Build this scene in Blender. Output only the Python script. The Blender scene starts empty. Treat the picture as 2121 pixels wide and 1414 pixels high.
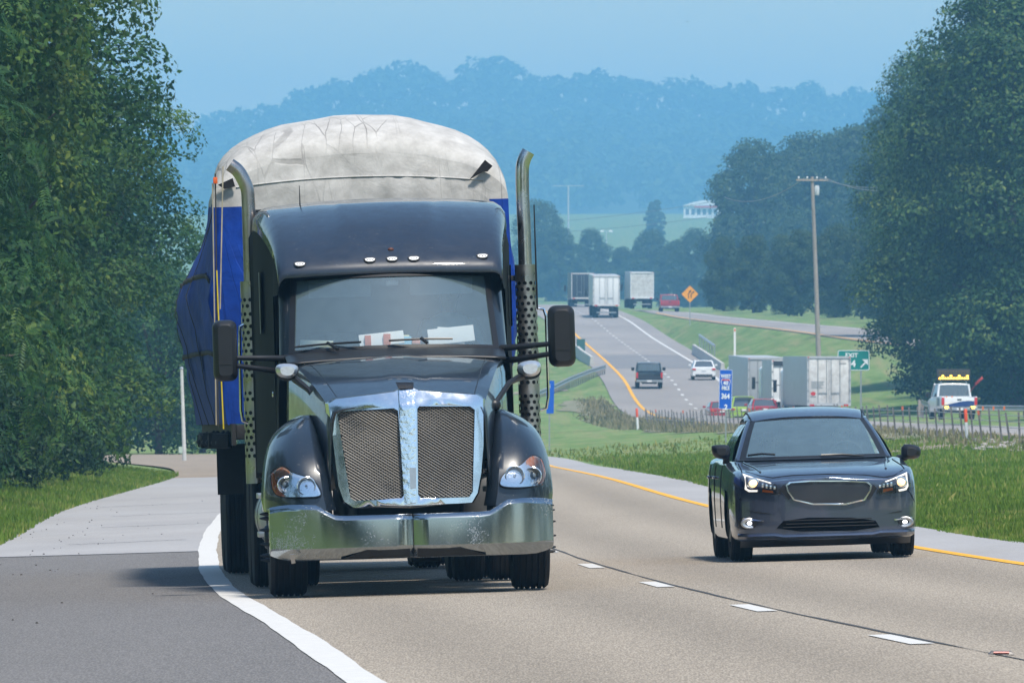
import bpy, bmesh, math, random
import numpy as np
from mathutils import Vector, Matrix
from mathutils.bvhtree import BVHTree
from mathutils.geometry import delaunay_2d_cdt

R = math.radians
PI = math.pi
scene = bpy.context.scene
COL = scene.collection

# ------------------------------------------------------------------ camera, sky, sun, exposure
F, CX, CY = 21100.0, 1060.5, 707.0        # focal length in pixels of the 2121 px wide photograph, its centre
cam_data = bpy.data.cameras.new("camera")
cam = bpy.data.objects.new("camera", cam_data)
COL.objects.link(cam)
cam_data.sensor_width = 36.0
cam_data.lens = 36.0 * F / 2121.0
cam_data.clip_start = 1.0
cam_data.clip_end = 30000.0
cam.location = (0, 0, 0)
cam.rotation_euler = (R(90), 0, 0)
cam_data.dof.use_dof = True
cam_data.dof.focus_distance = 90.0
cam_data.dof.aperture_fstop = 24.0
scene.camera = cam

SUN_EL, SUN_AZ = 62.0, 156.0                # azimuth from +Y (view direction) towards +X
world = bpy.data.worlds.new("World")
scene.world = world
world.use_nodes = True
wn, wl = world.node_tree.nodes, world.node_tree.links
wn.clear()
sky = wn.new("ShaderNodeTexSky")
sky.sky_type = 'NISHITA'
sky.sun_disc = False
sky.sun_elevation = R(SUN_EL)
sky.sun_rotation = R(SUN_AZ)
sky.altitude = 300
sky.air_density = 1.6
sky.dust_density = 0.6
sky.ozone_density = 3.0
tint = wn.new("ShaderNodeMix")
tint.data_type = 'RGBA'
tint.blend_type = 'MULTIPLY'
tint.inputs[0].default_value = 1.0
tint.inputs[7].default_value = (0.97, 1.0, 1.02, 1)
wl.new(sky.outputs[0], tint.inputs[6])
bg = wn.new("ShaderNodeBackground")
bg.inputs[1].default_value = 0.105
wl.new(tint.outputs[2], bg.inputs[0])
wo = wn.new("ShaderNodeOutputWorld")
wl.new(bg.outputs[0], wo.inputs[0])

sun_data = bpy.data.lights.new("sun", 'SUN')
sun_data.energy = 3.9
sun_data.angle = R(8)
sun_data.color = (1.0, 0.93, 0.82)
sun = bpy.data.objects.new("sun", sun_data)
COL.objects.link(sun)
sd = Vector((math.sin(R(SUN_AZ)) * math.cos(R(SUN_EL)), math.cos(R(SUN_AZ)) * math.cos(R(SUN_EL)), math.sin(R(SUN_EL))))
sun.rotation_euler = (-sd).to_track_quat('-Z', 'Y').to_euler()
sun.location = (60, -20, 120)

scene.view_settings.view_transform = 'Standard'
scene.view_settings.look = 'None'
scene.view_settings.exposure = 0.52
scene.view_settings.gamma = 1.0
scene.view_settings.use_curve_mapping = False
scene.render.engine = 'CYCLES'
cy = scene.cycles
cy.use_denoising = True
cy.max_bounces = 8
cy.diffuse_bounces = 3
cy.glossy_bounces = 4
cy.transmission_bounces = 6
cy.transparent_max_bounces = 16
cy.volume_bounces = 1
cy.use_fast_gi = False
cy.caustics_reflective = False
cy.caustics_refractive = False
cy.sample_clamp_indirect = 4.0

# ------------------------------------------------------------------ helpers
def at(px, py, d):
    return Vector(((px - CX) / F * d, d, (CY - py) / F * d))


def tag(o, label=None, cat=None, group=None, kind=None):
    if label: o['label'] = label
    if cat: o['category'] = cat
    if group: o['group'] = group
    if kind: o['kind'] = kind
    return o


def empty(name, loc=(0, 0, 0), label=None, cat=None, group=None, rz=0.0, mat=None):
    o = bpy.data.objects.new(name, None)
    o.empty_display_size = 0.3
    COL.objects.link(o)
    if mat is not None:
        o.matrix_local = mat
    else:
        o.location = loc
        o.rotation_euler = (0, 0, rz)
    return tag(o, label, cat, group)


def link(name, me, parent=None):
    o = bpy.data.objects.new(name, me)
    COL.objects.link(o)
    if parent is not None:
        o.parent = parent
    return o


def copy_tree(o, parent=None):
    c = o.copy()
    COL.objects.link(c)
    if parent is not None:
        c.parent = parent
    for ch in list(o.children):
        copy_tree(ch, c)
    return c


def pchip(xs, ys, x):
    """monotone cubic interpolation, constant slope outside"""
    xs = np.asarray(xs, float); ys = np.asarray(ys, float); x = np.asarray(x, float)
    h = np.diff(xs); dl = np.diff(ys) / h
    m = np.zeros_like(ys)
    for i in range(1, len(xs) - 1):
        if dl[i - 1] * dl[i] > 0:
            w1 = 2 * h[i] + h[i - 1]; w2 = h[i] + 2 * h[i - 1]
            m[i] = (w1 + w2) / (w1 / dl[i - 1] + w2 / dl[i])
    m[0] = dl[0]; m[-1] = dl[-1]
    i = np.clip(np.searchsorted(xs, x) - 1, 0, len(xs) - 2)
    t = (x - xs[i]) / h[i]
    lo = x < xs[0]; hi = x > xs[-1]
    t2 = np.clip(t, 0, 1)
    v = ((2 * t2**3 - 3 * t2**2 + 1) * ys[i] + (t2**3 - 2 * t2**2 + t2) * h[i] * m[i]
         + (-2 * t2**3 + 3 * t2**2) * ys[i + 1] + (t2**3 - t2**2) * h[i] * m[i + 1])
    v = np.where(lo, ys[0] + (x - xs[0]) * m[0], v)
    v = np.where(hi, ys[-1] + (x - xs[-1]) * m[-1], v)
    return v


class MB:
    """collects simple shapes and links them as ONE mesh object"""
    def __init__(s):
        s.v = []; s.f = []

    def add(s, vs, fs, M=None):
        n = len(s.v)
        if M is not None:
            vs = [M @ Vector(p) for p in vs]
        s.v += [tuple(p) for p in vs]
        s.f += [tuple(i + n for i in f) for f in fs]
        return s

    def box(s, c, size, M=None, taper=1.0, tapery=None):
        x, y, z = (a / 2 for a in size)
        ty = taper if tapery is None else tapery
        vs = [(-x, -y, -z), (x, -y, -z), (x, y, -z), (-x, y, -z),
              (-x * taper, -y * ty, z), (x * taper, -y * ty, z), (x * taper, y * ty, z), (-x * taper, y * ty, z)]
        T = Matrix.Translation(c)
        if M is not None:
            T = T @ M
        return s.add(vs, [(3, 2, 1, 0), (4, 5, 6, 7), (0, 1, 5, 4), (1, 2, 6, 5), (2, 3, 7, 6), (3, 0, 4, 7)], T)

    def tube(s, pts, r, n=10, caps=True):
        pts = [Vector(p) for p in pts]
        rs = r if isinstance(r, (list, tuple)) else [r] * len(pts)
        vs = []; up = None
        for i, p in enumerate(pts):
            t = (pts[min(i + 1, len(pts) - 1)] - pts[max(i - 1, 0)]).normalized()
            if up is None:
                up = Vector((0, 0, 1)) if abs(t.z) < .9 else Vector((1, 0, 0))
            a = t.cross(up).normalized(); up = a.cross(t).normalized()
            for k in range(n):
                an = 2 * PI * k / n
                vs.append(p + (a * math.cos(an) + up * math.sin(an)) * rs[i])
        fs = []
        for i in range(len(pts) - 1):
            for k in range(n):
                k2 = (k + 1) % n
                fs.append((i * n + k, i * n + k2, (i + 1) * n + k2, (i + 1) * n + k))
        if caps:
            fs.append(tuple(range(n - 1, -1, -1)))
            fs.append(tuple((len(pts) - 1) * n + k for k in range(n)))
        return s.add(vs, fs)

    def lathe(s, prof, n=32, M=None, closed=False):
        """prof: (radius, along) pairs round the local Z axis"""
        vs = []
        for r, z in prof:
            for k in range(n):
                a = 2 * PI * k / n
                vs.append((r * math.cos(a), r * math.sin(a), z))
        fs = []
        m = len(prof)
        for i in range(m if closed else m - 1):
            i2 = (i + 1) % m
            for k in range(n):
                k2 = (k + 1) % n
                fs.append((i * n + k, i * n + k2, i2 * n + k2, i2 * n + k))
        return s.add(vs, fs, M)

    def grid(s, P, flip=False):
        """P[i][j] points"""
        a, b = len(P), len(P[0])
        vs = [tuple(p) for row in P for p in row]
        fs = []
        for i in range(a - 1):
            for j in range(b - 1):
                q = (i * b + j, i * b + j + 1, (i + 1) * b + j + 1, (i + 1) * b + j)
                fs.append(q[::-1] if flip else q)
        return s.add(vs, fs)

    def prism(s, poly, vec, M=None):
        """closed 3-D polygon pushed along vec"""
        n = len(poly); vec = Vector(vec)
        a = [Vector(p) for p in poly]
        vs = a + [p + vec for p in a]
        fs = [tuple(range(n - 1, -1, -1)), tuple(range(n, 2 * n))]
        fs += [(i, (i + 1) % n, n + (i + 1) % n, n + i) for i in range(n)]
        return s.add(vs, fs, M)

    def ball(s, c, r, n=12, M=None):
        r3 = r if isinstance(r, (tuple, list)) else (r, r, r)
        vs = [];  m = n // 2
        for i in range(m + 1):
            th = PI * i / m
            for k in range(n):
                a = 2 * PI * k / n
                vs.append((c[0] + r3[0] * math.sin(th) * math.cos(a), c[1] + r3[1] * math.sin(th) * math.sin(a), c[2] + r3[2] * math.cos(th)))
        fs = [(i * n + k, (i + 1) * n + k, (i + 1) * n + (k + 1) % n, i * n + (k + 1) % n) for i in range(m) for k in range(n)]
        return s.add(vs, fs, M)

    def mesh(s, name, mat, smooth=40, bevel=0, weld=True):
        me = bpy.data.meshes.new(name)
        me.from_pydata(s.v, [], s.f)
        bm = bmesh.new(); bm.from_mesh(me)
        if weld:
            bmesh.ops.remove_doubles(bm, verts=bm.verts, dist=1e-5)
        bmesh.ops.recalc_face_normals(bm, faces=bm.faces)
        if bevel:
            ed = [e for e in bm.edges if len(e.link_faces) == 2 and e.calc_face_angle(0) > R(35)]
            bmesh.ops.bevel(bm, geom=ed, offset=bevel, offset_type='OFFSET', segments=2, profile=.6, affect='EDGES', clamp_overlap=True)
        bm.to_mesh(me); bm.free()
        if mat is not None:
            me.materials.append(mat)
        if smooth:
            me.shade_smooth()
            me.set_sharp_from_angle(angle=R(smooth))
        return me

    def build(s, name, mat, parent=None, smooth=40, bevel=0, weld=True):
        return link(name, s.mesh(name, mat, smooth, bevel, weld), parent)


def solidify(o, t, off=-1.0):
    m = o.modifiers.new("thickness", 'SOLIDIFY')
    m.thickness = t; m.offset = off
    return o


def np_mesh(name, V, Q, mat, smooth=False):
    """fast mesh from numpy: V (n,3), Q (m,k) faces"""
    me = bpy.data.meshes.new(name)
    n, (m, k) = len(V), Q.shape
    me.vertices.add(n); me.vertices.foreach_set("co", np.ascontiguousarray(V, np.float32).ravel())
    me.loops.add(m * k); me.loops.foreach_set("vertex_index", np.ascontiguousarray(Q, np.int32).ravel())
    me.polygons.add(m)
    me.polygons.foreach_set("loop_start", np.arange(0, m * k, k, dtype=np.int32))
    me.polygons.foreach_set("use_smooth", np.full(m, smooth, bool))
    me.update(calc_edges=True)
    me.materials.append(mat)
    return me


# ------------------------------------------------------------------ materials
def nodes_of(name):
    m = bpy.data.materials.new(name); m.use_nodes = True
    nt = m.node_tree
    return m, nt, nt.nodes["Principled BSDF"]


def mat(name, col, rough=.5, metal=0.0, coat=0.0, var=0.0, vscale=4.0, dark=None, bump=0.0, bscale=40.0, spec=.5,
        speck=0.0, sscale=300.0, speckcol=(.5, .48, .45), sthr=(.42, .62), emit=None, estr=0.0, stretch=(1, 1, 1), rvar=0.0, detail=6.0):
    m, nt, b = nodes_of(name)
    N, L = nt.nodes, nt.links
    b.inputs["Base Color"].default_value = (*col, 1)
    b.inputs["Roughness"].default_value = rough
    b.inputs["Metallic"].default_value = metal
    b.inputs["Coat Weight"].default_value = coat
    b.inputs["Coat Roughness"].default_value = .04
    b.inputs["Specular IOR Level"].default_value = spec
    if emit:
        b.inputs["Emission Color"].default_value = (*emit, 1)
        b.inputs["Emission Strength"].default_value = estr
    if var or bump or speck or rvar:
        tc = N.new("ShaderNodeTexCoord")
        mp = N.new("ShaderNodeMapping"); mp.inputs["Scale"].default_value = stretch
        L.new(tc.outputs["Object"], mp.inputs[0])
    src = None
    if var:
        n = N.new("ShaderNodeTexNoise"); n.inputs["Scale"].default_value = vscale; n.inputs["Detail"].default_value = detail
        n.inputs["Roughness"].default_value = .65
        L.new(mp.outputs[0], n.inputs[0])
        cr = N.new("ShaderNodeValToRGB")
        cr.color_ramp.elements[0].position = .32; cr.color_ramp.elements[1].position = .68
        d = dark if dark else tuple(c * (1 - var) for c in col)
        cr.color_ramp.elements[0].color = (*d, 1); cr.color_ramp.elements[1].color = (*col, 1)
        L.new(n.outputs[0], cr.inputs[0]); src = cr.outputs[0]
    if speck:
        n2 = N.new("ShaderNodeTexNoise"); n2.inputs["Scale"].default_value = sscale; n2.inputs["Detail"].default_value = 2
        L.new(mp.outputs[0], n2.inputs[0])
        r2 = N.new("ShaderNodeValToRGB"); r2.color_ramp.elements[0].position = sthr[0]; r2.color_ramp.elements[1].position = sthr[1]
        L.new(n2.outputs[0], r2.inputs[0])
        mx = N.new("ShaderNodeMix"); mx.data_type = 'RGBA'; mx.blend_type = 'MIX'
        mu = N.new("ShaderNodeMath"); mu.operation = 'MULTIPLY'; mu.inputs[1].default_value = speck
        L.new(r2.outputs[0], mu.inputs[0]); L.new(mu.outputs[0], mx.inputs[0])
        if src: L.new(src, mx.inputs[6])
        else: mx.inputs[6].default_value = (*col, 1)
        mx.inputs[7].default_value = (*speckcol, 1)
        src = mx.outputs[2]
    if src: L.new(src, b.inputs["Base Color"])
    if rvar:
        n4 = N.new("ShaderNodeTexNoise"); n4.inputs["Scale"].default_value = vscale * 2.3; n4.inputs["Detail"].default_value = 5
        L.new(mp.outputs[0], n4.inputs[0])
        mr = N.new("ShaderNodeMapRange"); mr.inputs[1].default_value = .35; mr.inputs[2].default_value = .7
        mr.inputs[3].default_value = rough; mr.inputs[4].default_value = min(1, rough + rvar)
        L.new(n4.outputs[0], mr.inputs[0]); L.new(mr.outputs[0], b.inputs["Roughness"])
    if bump:
        n3 = N.new("ShaderNodeTexNoise"); n3.inputs["Scale"].default_value = bscale; n3.inputs["Detail"].default_value = 4
        L.new(mp.outputs[0], n3.inputs[0])
        bp = N.new("ShaderNodeBump"); bp.inputs["Strength"].default_value = bump; bp.inputs["Distance"].default_value = .02
        L.new(n3.outputs[0], bp.inputs["Height"]); L.new(bp.outputs[0], b.inputs["Normal"])
    return m


def leaf_mat(name, cols, trans=.28):
    """cols: three base colours picked per leaf, tinted in patches"""
    m, nt, b = nodes_of(name)
    N, L = nt.nodes, nt.links
    g = N.new("ShaderNodeNewGeometry")
    cr = N.new("ShaderNodeValToRGB")
    e = cr.color_ramp.elements
    e[0].position = 0; e[0].color = (*cols[0], 1)
    e[1].position = 1; e[1].color = (*cols[2], 1)
    k = e.new(.55); k.color = (*cols[1], 1)
    tc = N.new("ShaderNodeTexCoord")
    n = N.new("ShaderNodeTexNoise"); n.inputs["Scale"].default_value = .55; n.inputs["Detail"].default_value = 3
    L.new(tc.outputs["Object"], n.inputs[0])
    ad = N.new("ShaderNodeMath"); ad.operation = 'MULTIPLY_ADD'; ad.inputs[1].default_value = .45
    sb = N.new("ShaderNodeMapRange"); sb.inputs[1].default_value = .3; sb.inputs[2].default_value = .7; sb.inputs[3].default_value = -.1; sb.inputs[4].default_value = .6
    L.new(n.outputs[0], sb.inputs[0])
    L.new(g.outputs["Random Per Island"], ad.inputs[0]); L.new(sb.outputs[0], ad.inputs[2])
    L.new(ad.outputs[0], cr.inputs[0])
    L.new(cr.outputs[0], b.inputs["Base Color"])
    b.inputs["Roughness"].default_value = .5
    b.inputs["Specular IOR Level"].default_value = .18
    tr = N.new("ShaderNodeBsdfTranslucent")
    L.new(cr.outputs[0], tr.inputs[0])
    mx = N.new("ShaderNodeMixShader"); mx.inputs[0].default_value = trans
    L.new(b.outputs[0], mx.inputs[1]); L.new(tr.outputs[0], mx.inputs[2])
    L.new(mx.outputs[0], N["Material Output"].inputs[0])
    return m


def glass_mat(name, tint=(.75, .82, .85), base=.08, rough=.02, film=0.0, filmcol=(.5, .55, .58)):
    """thin pane: see-through, mirror-like at grazing angles, with a pale film painting in reflected sky"""
    m, nt, b = nodes_of(name)
    N, L = nt.nodes, nt.links
    N.remove(b)
    t = N.new("ShaderNodeBsdfTransparent"); t.inputs[0].default_value = (*tint, 1)
    g = N.new("ShaderNodeBsdfGlossy"); g.inputs["Roughness"].default_value = rough; g.inputs[0].default_value = (.95, .97, 1, 1)
    lw = N.new("ShaderNodeFresnel"); lw.inputs[0].default_value = 1.5
    ad = N.new("ShaderNodeMath"); ad.operation = 'ADD'; ad.inputs[1].default_value = base; ad.use_clamp = True
    L.new(lw.outputs[0], ad.inputs[0])
    mx = N.new("ShaderNodeMixShader")
    L.new(ad.outputs[0], mx.inputs[0]); L.new(t.outputs[0], mx.inputs[1]); L.new(g.outputs[0], mx.inputs[2])
    out = mx.outputs[0]
    if film:
        d = N.new("ShaderNodeBsdfDiffuse"); d.inputs[0].default_value = (*filmcol, 1)
        tc = N.new("ShaderNodeTexCoord"); n = N.new("ShaderNodeTexNoise"); n.inputs["Scale"].default_value = 9; n.inputs["Detail"].default_value = 8
        L.new(tc.outputs["Object"], n.inputs[0])
        mr = N.new("ShaderNodeMapRange"); mr.inputs[1].default_value = .3; mr.inputs[2].default_value = .75
        mr.inputs[3].default_value = film * .88; mr.inputs[4].default_value = film * 1.12
        L.new(n.outputs[0], mr.inputs[0])
        m2 = N.new("ShaderNodeMixShader")
        L.new(mr.outputs[0], m2.inputs[0]); L.new(out, m2.inputs[1]); L.new(d.outputs[0], m2.inputs[2]); out = m2.outputs[0]
    L.new(out, N["Material Output"].inputs[0])
    return m


M = {}
M['asphalt'] = mat("lane_asphalt", (.285, .245, .200), .9, var=.27, vscale=.24, speck=.62, sscale=85, speckcol=(.46, .40, .325), bump=.5, bscale=60, spec=.25, stretch=(1, .07, 1))
nt_ = M['asphalt'].node_tree                # darker wheel paths, laid along the lanes by the road's own UVs
bs_ = nt_.nodes["Principled BSDF"]; src_ = bs_.inputs["Base Color"].links[0].from_socket
uv_ = nt_.nodes.new("ShaderNodeUVMap"); sx_ = nt_.nodes.new("ShaderNodeSeparateXYZ"); nt_.links.new(uv_.outputs[0], sx_.inputs[0])
m1_ = nt_.nodes.new("ShaderNodeMath"); m1_.operation = 'MULTIPLY'; m1_.inputs[1].default_value = 8 * PI; nt_.links.new(sx_.outputs[0], m1_.inputs[0])
m2_ = nt_.nodes.new("ShaderNodeMath"); m2_.operation = 'COSINE'; nt_.links.new(m1_.outputs[0], m2_.inputs[0])
m3_ = nt_.nodes.new("ShaderNodeMapRange"); m3_.inputs[1].default_value = -1; m3_.inputs[3].default_value = .86; m3_.inputs[4].default_value = 1.05; nt_.links.new(m2_.outputs[0], m3_.inputs[0])
m4_ = nt_.nodes.new("ShaderNodeMix"); m4_.data_type = 'RGBA'; m4_.blend_type = 'MULTIPLY'; m4_.inputs[0].default_value = 1
nt_.links.new(src_, m4_.inputs[6]); nt_.links.new(m3_.outputs[0], m4_.inputs[7]); nt_.links.new(m4_.outputs[2], bs_.inputs["Base Color"])
M['asphalt_dark'] = mat("fresh_asphalt", (.135, .128, .126), .85, var=.25, vscale=.5, speck=.6, sscale=85, speckcol=(.25, .238, .232), bump=.3, bscale=60, spec=.3, stretch=(1, .07, 1))
M['concrete_road'] = mat("old_shoulder_pavement", (.36, .355, .36), .9, var=.16, vscale=.4, speck=.3, sscale=18, speckcol=(.28, .27, .27), bump=.2, bscale=50, spec=.2, stretch=(1, .25, 1))
M['asphalt_far'] = mat("far_asphalt", (.30, .275, .26), .9, var=.22, vscale=.12, spec=.2, stretch=(1, .2, 1))
M['white_paint'] = mat("white_road_paint", (.64, .63, .61), .7, var=.18, vscale=9, speck=.25, sscale=60, speckcol=(.5, .48, .46))
M['yellow_paint'] = mat("yellow_road_paint", (.80, .40, .015), .7, var=.15, vscale=9)
M['soil'] = mat("bare_soil", (.31, .25, .19), .95, var=.4, vscale=1.5, bump=.4, bscale=12)
M['tar'] = mat("tar_seal", (.05, .047, .046), .7, var=.3, vscale=12)
M['steel'] = mat("galvanised_steel", (.42, .45, .47), .45, .7, var=.25, vscale=6)
M['concrete'] = mat("pale_concrete", (.52, .50, .47), .85, var=.25, vscale=2.5, bump=.2)
M['wood_pole'] = mat("weathered_pole_wood", (.36, .31, .27), .85, var=.35, vscale=3, stretch=(6, 6, .6))
M['bark'] = mat("bark", (.09, .075, .06), .9, var=.4, vscale=5, bump=.5, bscale=20)
M['black'] = mat("black_plastic", (.012, .012, .014), .42, var=.3, vscale=8)
M['sideblack'] = mat("reflectionless_black", (.009, .010, .012), .65, var=.3, vscale=3, spec=.06)  # dull copy of the truck black, standing in for dark reflections on cab sides
M['rubber'] = mat("tyre_rubber", (.016, .016, .017), .78, var=.3, vscale=9, spec=.3)
M['under'] = mat("grimy_chassis", (.02, .02, .021), .7, var=.4, vscale=7)
M['chrome'] = mat("dusty_chrome", (.74, .76, .78), .10, 1.0, rvar=.12, vscale=5, speck=.5, sscale=70, sthr=(.66, .72), speckcol=(.35, .34, .33))
M['satin'] = mat("satin_chrome", (.82, .83, .85), .38, .9, bump=.2, bscale=30)
M['foil'] = mat("crumpled_chrome", (.85, .86, .88), .16, 1.0, bump=.35, bscale=18)
M['alu'] = mat("brushed_aluminium", (.55, .56, .57), .35, .9, var=.25, vscale=5)
M['amber'] = mat("amber_lens", (.75, .16, .015), .2, coat=.6)
M['red_lens'] = mat("red_lens", (.5, .015, .015), .25, coat=.5)
M['white_pl'] = mat("white_plastic", (.78, .79, .80), .4, var=.08, vscale=6)
# ------------------------------------------------------------------ the lie of the land: tables along the distance d (= world Y)
ROWS = np.concatenate([np.arange(-80, 40, 20), np.arange(40, 150, 2.5), np.arange(150, 700, 5), np.arange(700, 1400, 10),
                       np.arange(1400, 4000, 50), np.arange(4000, 9001, 500)]).astype(float)


def table(ds, vs):
    s = pchip(ds, vs, ROWS)
    return lambda d: np.interp(d, ROWS, s)


CROSS = table([-80, 200, 320, 500, 9000], [.03, .03, .012, 0, 0])
EBZ = table([-80, 110, 157, 200, 260, 285, 330, 420, 520, 700, 900, 1300, 1900, 2300, 3000, 4500, 5200, 9000],
            [-.62, -2.31, -2.61, -2.84, -3.30, -3.51, -3.80, -4.6, -5.3, -4.8, -2.0, 3.6, 6, 12, 26, 56, 60, 60])
XW = table([-80, 20, 40, 55, 70, 98, 124, 143, 180, 250, 330, 420, 520, 700, 900, 1300, 3000, 9000],
           [5.5, 1.3, .1, -.68, -1.40, -2.80, -3.66, -4.15, -4.85, -5.8, -6.9, -9.2, -13, -22, -36, -70, -220, -700])
XD = table([-80, 20, 40, 55, 63.6, 75.8, 88, 100, 112, 124, 143, 180, 250, 330, 420, 520, 700, 900, 1300, 3000, 9000],
           [9.3, 4.85, 3.70, 2.93, 2.46, 1.82, 1.27, .80, .42, .06, -.40, -1.15, -2.1, -3.2, -5.5, -9.3, -18.3, -32.3, -66.3, -216, -696])
XY = lambda d: XD(d) + 3.66
XS = lambda d: XY(d) + 1.25
PL = table([-80, 40, 100, 138, 179, 215, 260, 300, 330, 360, 420, 520, 700, 900, 1300, 3000, 9000],
           [-1.5, -4.2, -6.1, -6.93, -7.95, -8.3, -8.8, -10, -12.5, -15, -18, -23, -33, -48, -84, -240, -720])
FENX = table([-80, 100, 200, 300, 355, 400, 450, 540, 600, 700, 800, 1000, 1300, 3000, 9000],
             [30, 22, 18, 14.8, 13.3, 12.3, 11, 8.7, 7.2, 4, 1, -6, -14, -60, -200])
FENZ = table([-80, 100, 200, 300, 355, 400, 450, 540, 600, 700, 800, 1000, 1300, 1900, 2300, 3000, 4500, 5200, 9000],
             [-.3, -1.55, -2.45, -3.02, -3.22, -3.5, -3.88, -4.66, -4.9, -3.9, -2.9, 1.2, 3.6, 6, 12, 26, 56, 60, 60])
WBX = table([-80, 0, 200, 300, 400, 450, 500, 540, 560, 590, 620, 670, 703, 747, 824, 877, 973, 1080, 1300, 1500, 3000, 9000],
            [170, 150, 95, 62, 37, 28, 21.4, 17.8, 16.2, 14.5, 13.3, 12.3, 12.0, 11.8, 11.3, 10.9, 9.9, 8.2, 3.5, -2, -50, -160])
WBZ = table([-80, 300, 400, 500, 550, 600, 640, 670, 703, 747, 824, 877, 973, 1080, 1200, 1300, 1500, 1900, 2300, 3000, 4500, 5200, 9000],
            [0, -3.2, -4.0, -4.35, -4.55, -4.72, -4.75, -4.55, -4.0, -2.95, -1.80, -1.10, .35, 2.55, 4.1, 4.7, 5.2, 6.2, 12, 26, 56, 60, 60])
WBL = lambda d: WBX(d) - 3.5 - 1.6
WBR = lambda d: WBX(d) + 3.5 + np.interp(d, [400, 520, 600, 660, 720, 860, 1000, 1100, 9000], [6, 6.5, 4.6, 2.6, 1.9, 1.7, 1.7, 1.5, 1.5])
RS = 1.12
_rt = lambda ds, vs: table([-80 if d < 0 else d * RS for d in ds], [v * RS for v in vs])
RX = _rt([-80, 400, 500, 600, 640, 660, 680, 720, 770, 850, 950, 1020, 1100, 1200, 1500, 3000, 8000],
         [260, 110, 85, 56, 41, 32.5, 28.8, 25.8, 23.4, 20.4, 17.6, 15.8, 13.6, 10, 0, -42, -130])
RZ = _rt([-80, 400, 560, 620, 660, 700, 750, 850, 950, 1000, 1100, 1300, 1500, 1750, 2050, 2680, 4000, 4650, 8000],
         [4, 1, -.8, -.7, -.4, .15, .75, 1.55, 2.3, 2.75, 3.4, 4.0, 4.6, 6.0, 11, 23, 50, 54, 54])
RHW = lambda d: np.interp(d, [0, 716, 762, 950, 1120, 1250, 1400, 9000], [4, 6.5, 4.6, 3.8, 2.7, .6, .3, .3])
RL = lambda d: np.maximum(RX(d) - RHW(d), WBR(d) + .3)
RR = lambda d: np.maximum(RX(d) + RHW(d), WBR(d) + .6)


def eb_z(x, d): return EBZ(d) + CROSS(d) * x
def wb_z(x, d): return WBZ(d) + 0 * x
def rp_z(x, d): return RZ(d) + 0 * x


def knots(d):
    """cross-section of the ground at distance d: (x, z) from left to right"""
    pl, xs, fx, wl_, wr, rl, rr = (float(f(d)) for f in (PL, XS, FENX, WBL, WBR, RL, RR))
    ez, wz, rz, fz = float(EBZ(d)), float(WBZ(d)), float(RZ(d)), float(FENZ(d))
    c = float(CROSS(d))
    fx = min(max(fx, xs + .8), wl_ - .8)
    far = min(1, max(0, (d - 1300) / 600))
    k = [(pl - 400 - .5 * abs(d), ez + 14 + far * 20), (pl - 60, ez + 6 + 6 * far), (pl - 18, ez + 1.2), (pl - 3.2, ez + c * pl + .32), (pl - 1.6, ez + c * pl + .14), (pl - .25, ez + c * pl - .02),
         (pl, ez + c * pl - .06), (xs, ez + c * xs - .06), (xs + .5, ez + c * xs - .02), ((xs + fx) / 2, (ez + c * xs + fz) / 2 - .12), (fx, fz), ((fx + wl_) / 2, (fz + wz) / 2 - .1), (wl_ - .2, wz - .03),
         (wl_, wz - .06), (wr, wz - .06), (wr + .25, wz - .03), ((wr * .5 + rl * .5), wz * .45 + rz * .55), (rl - .25, rz - .03),
         (rl, rz - .06), (rr, rz - .06), (rr + .4, rz), (rr + 12, rz + .3 * (1 - far)), (rr + 60, rz + 2 * (1 - far)), (rr + 500 + .5 * abs(d), rz + 16 - 10 * far)]
    # keep the order
    out = [k[0]]
    for x, z in k[1:]:
        out.append((max(x, out[-1][0] + .02), z))
    return out


SUBS = [6, 5, 5, 4, 3, 1, 1, 2, 4, 4, 4, 3, 1, 1, 1, 4, 4, 1, 1, 1, 4, 6, 6]
_KN = [knots(d) for d in ROWS]


def ground_z(x, d):
    i = int(np.clip(np.searchsorted(ROWS, d) - 1, 0, len(ROWS) - 2))
    t = min(1, max(0, (d - ROWS[i]) / (ROWS[i + 1] - ROWS[i])))
    z = []
    for k in (_KN[i], _KN[i + 1]):
        z.append(np.interp(x, [p[0] for p in k], [p[1] for p in k]))
    return float(z[0] * (1 - t) + z[1] * t)


V = []; NC = sum(SUBS) + 1
for kn in _KN:
    row = []
    for j in range(len(kn) - 1):
        for s in range(SUBS[j]):
            t = s / SUBS[j]
            row.append((kn[j][0] * (1 - t) + kn[j + 1][0] * t, kn[j][1] * (1 - t) + kn[j + 1][1] * t))
    row.append(kn[-1])
    V.append(row)
V = np.array([[(x, d, z) for x, z in row] for row, d in zip(V, ROWS)])
nr = len(ROWS)
idx = np.arange(nr * NC).reshape(nr, NC)
Q = np.stack([idx[:-1, :-1], idx[:-1, 1:], idx[1:, 1:], idx[1:, :-1]], -1).reshape(-1, 4)


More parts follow.
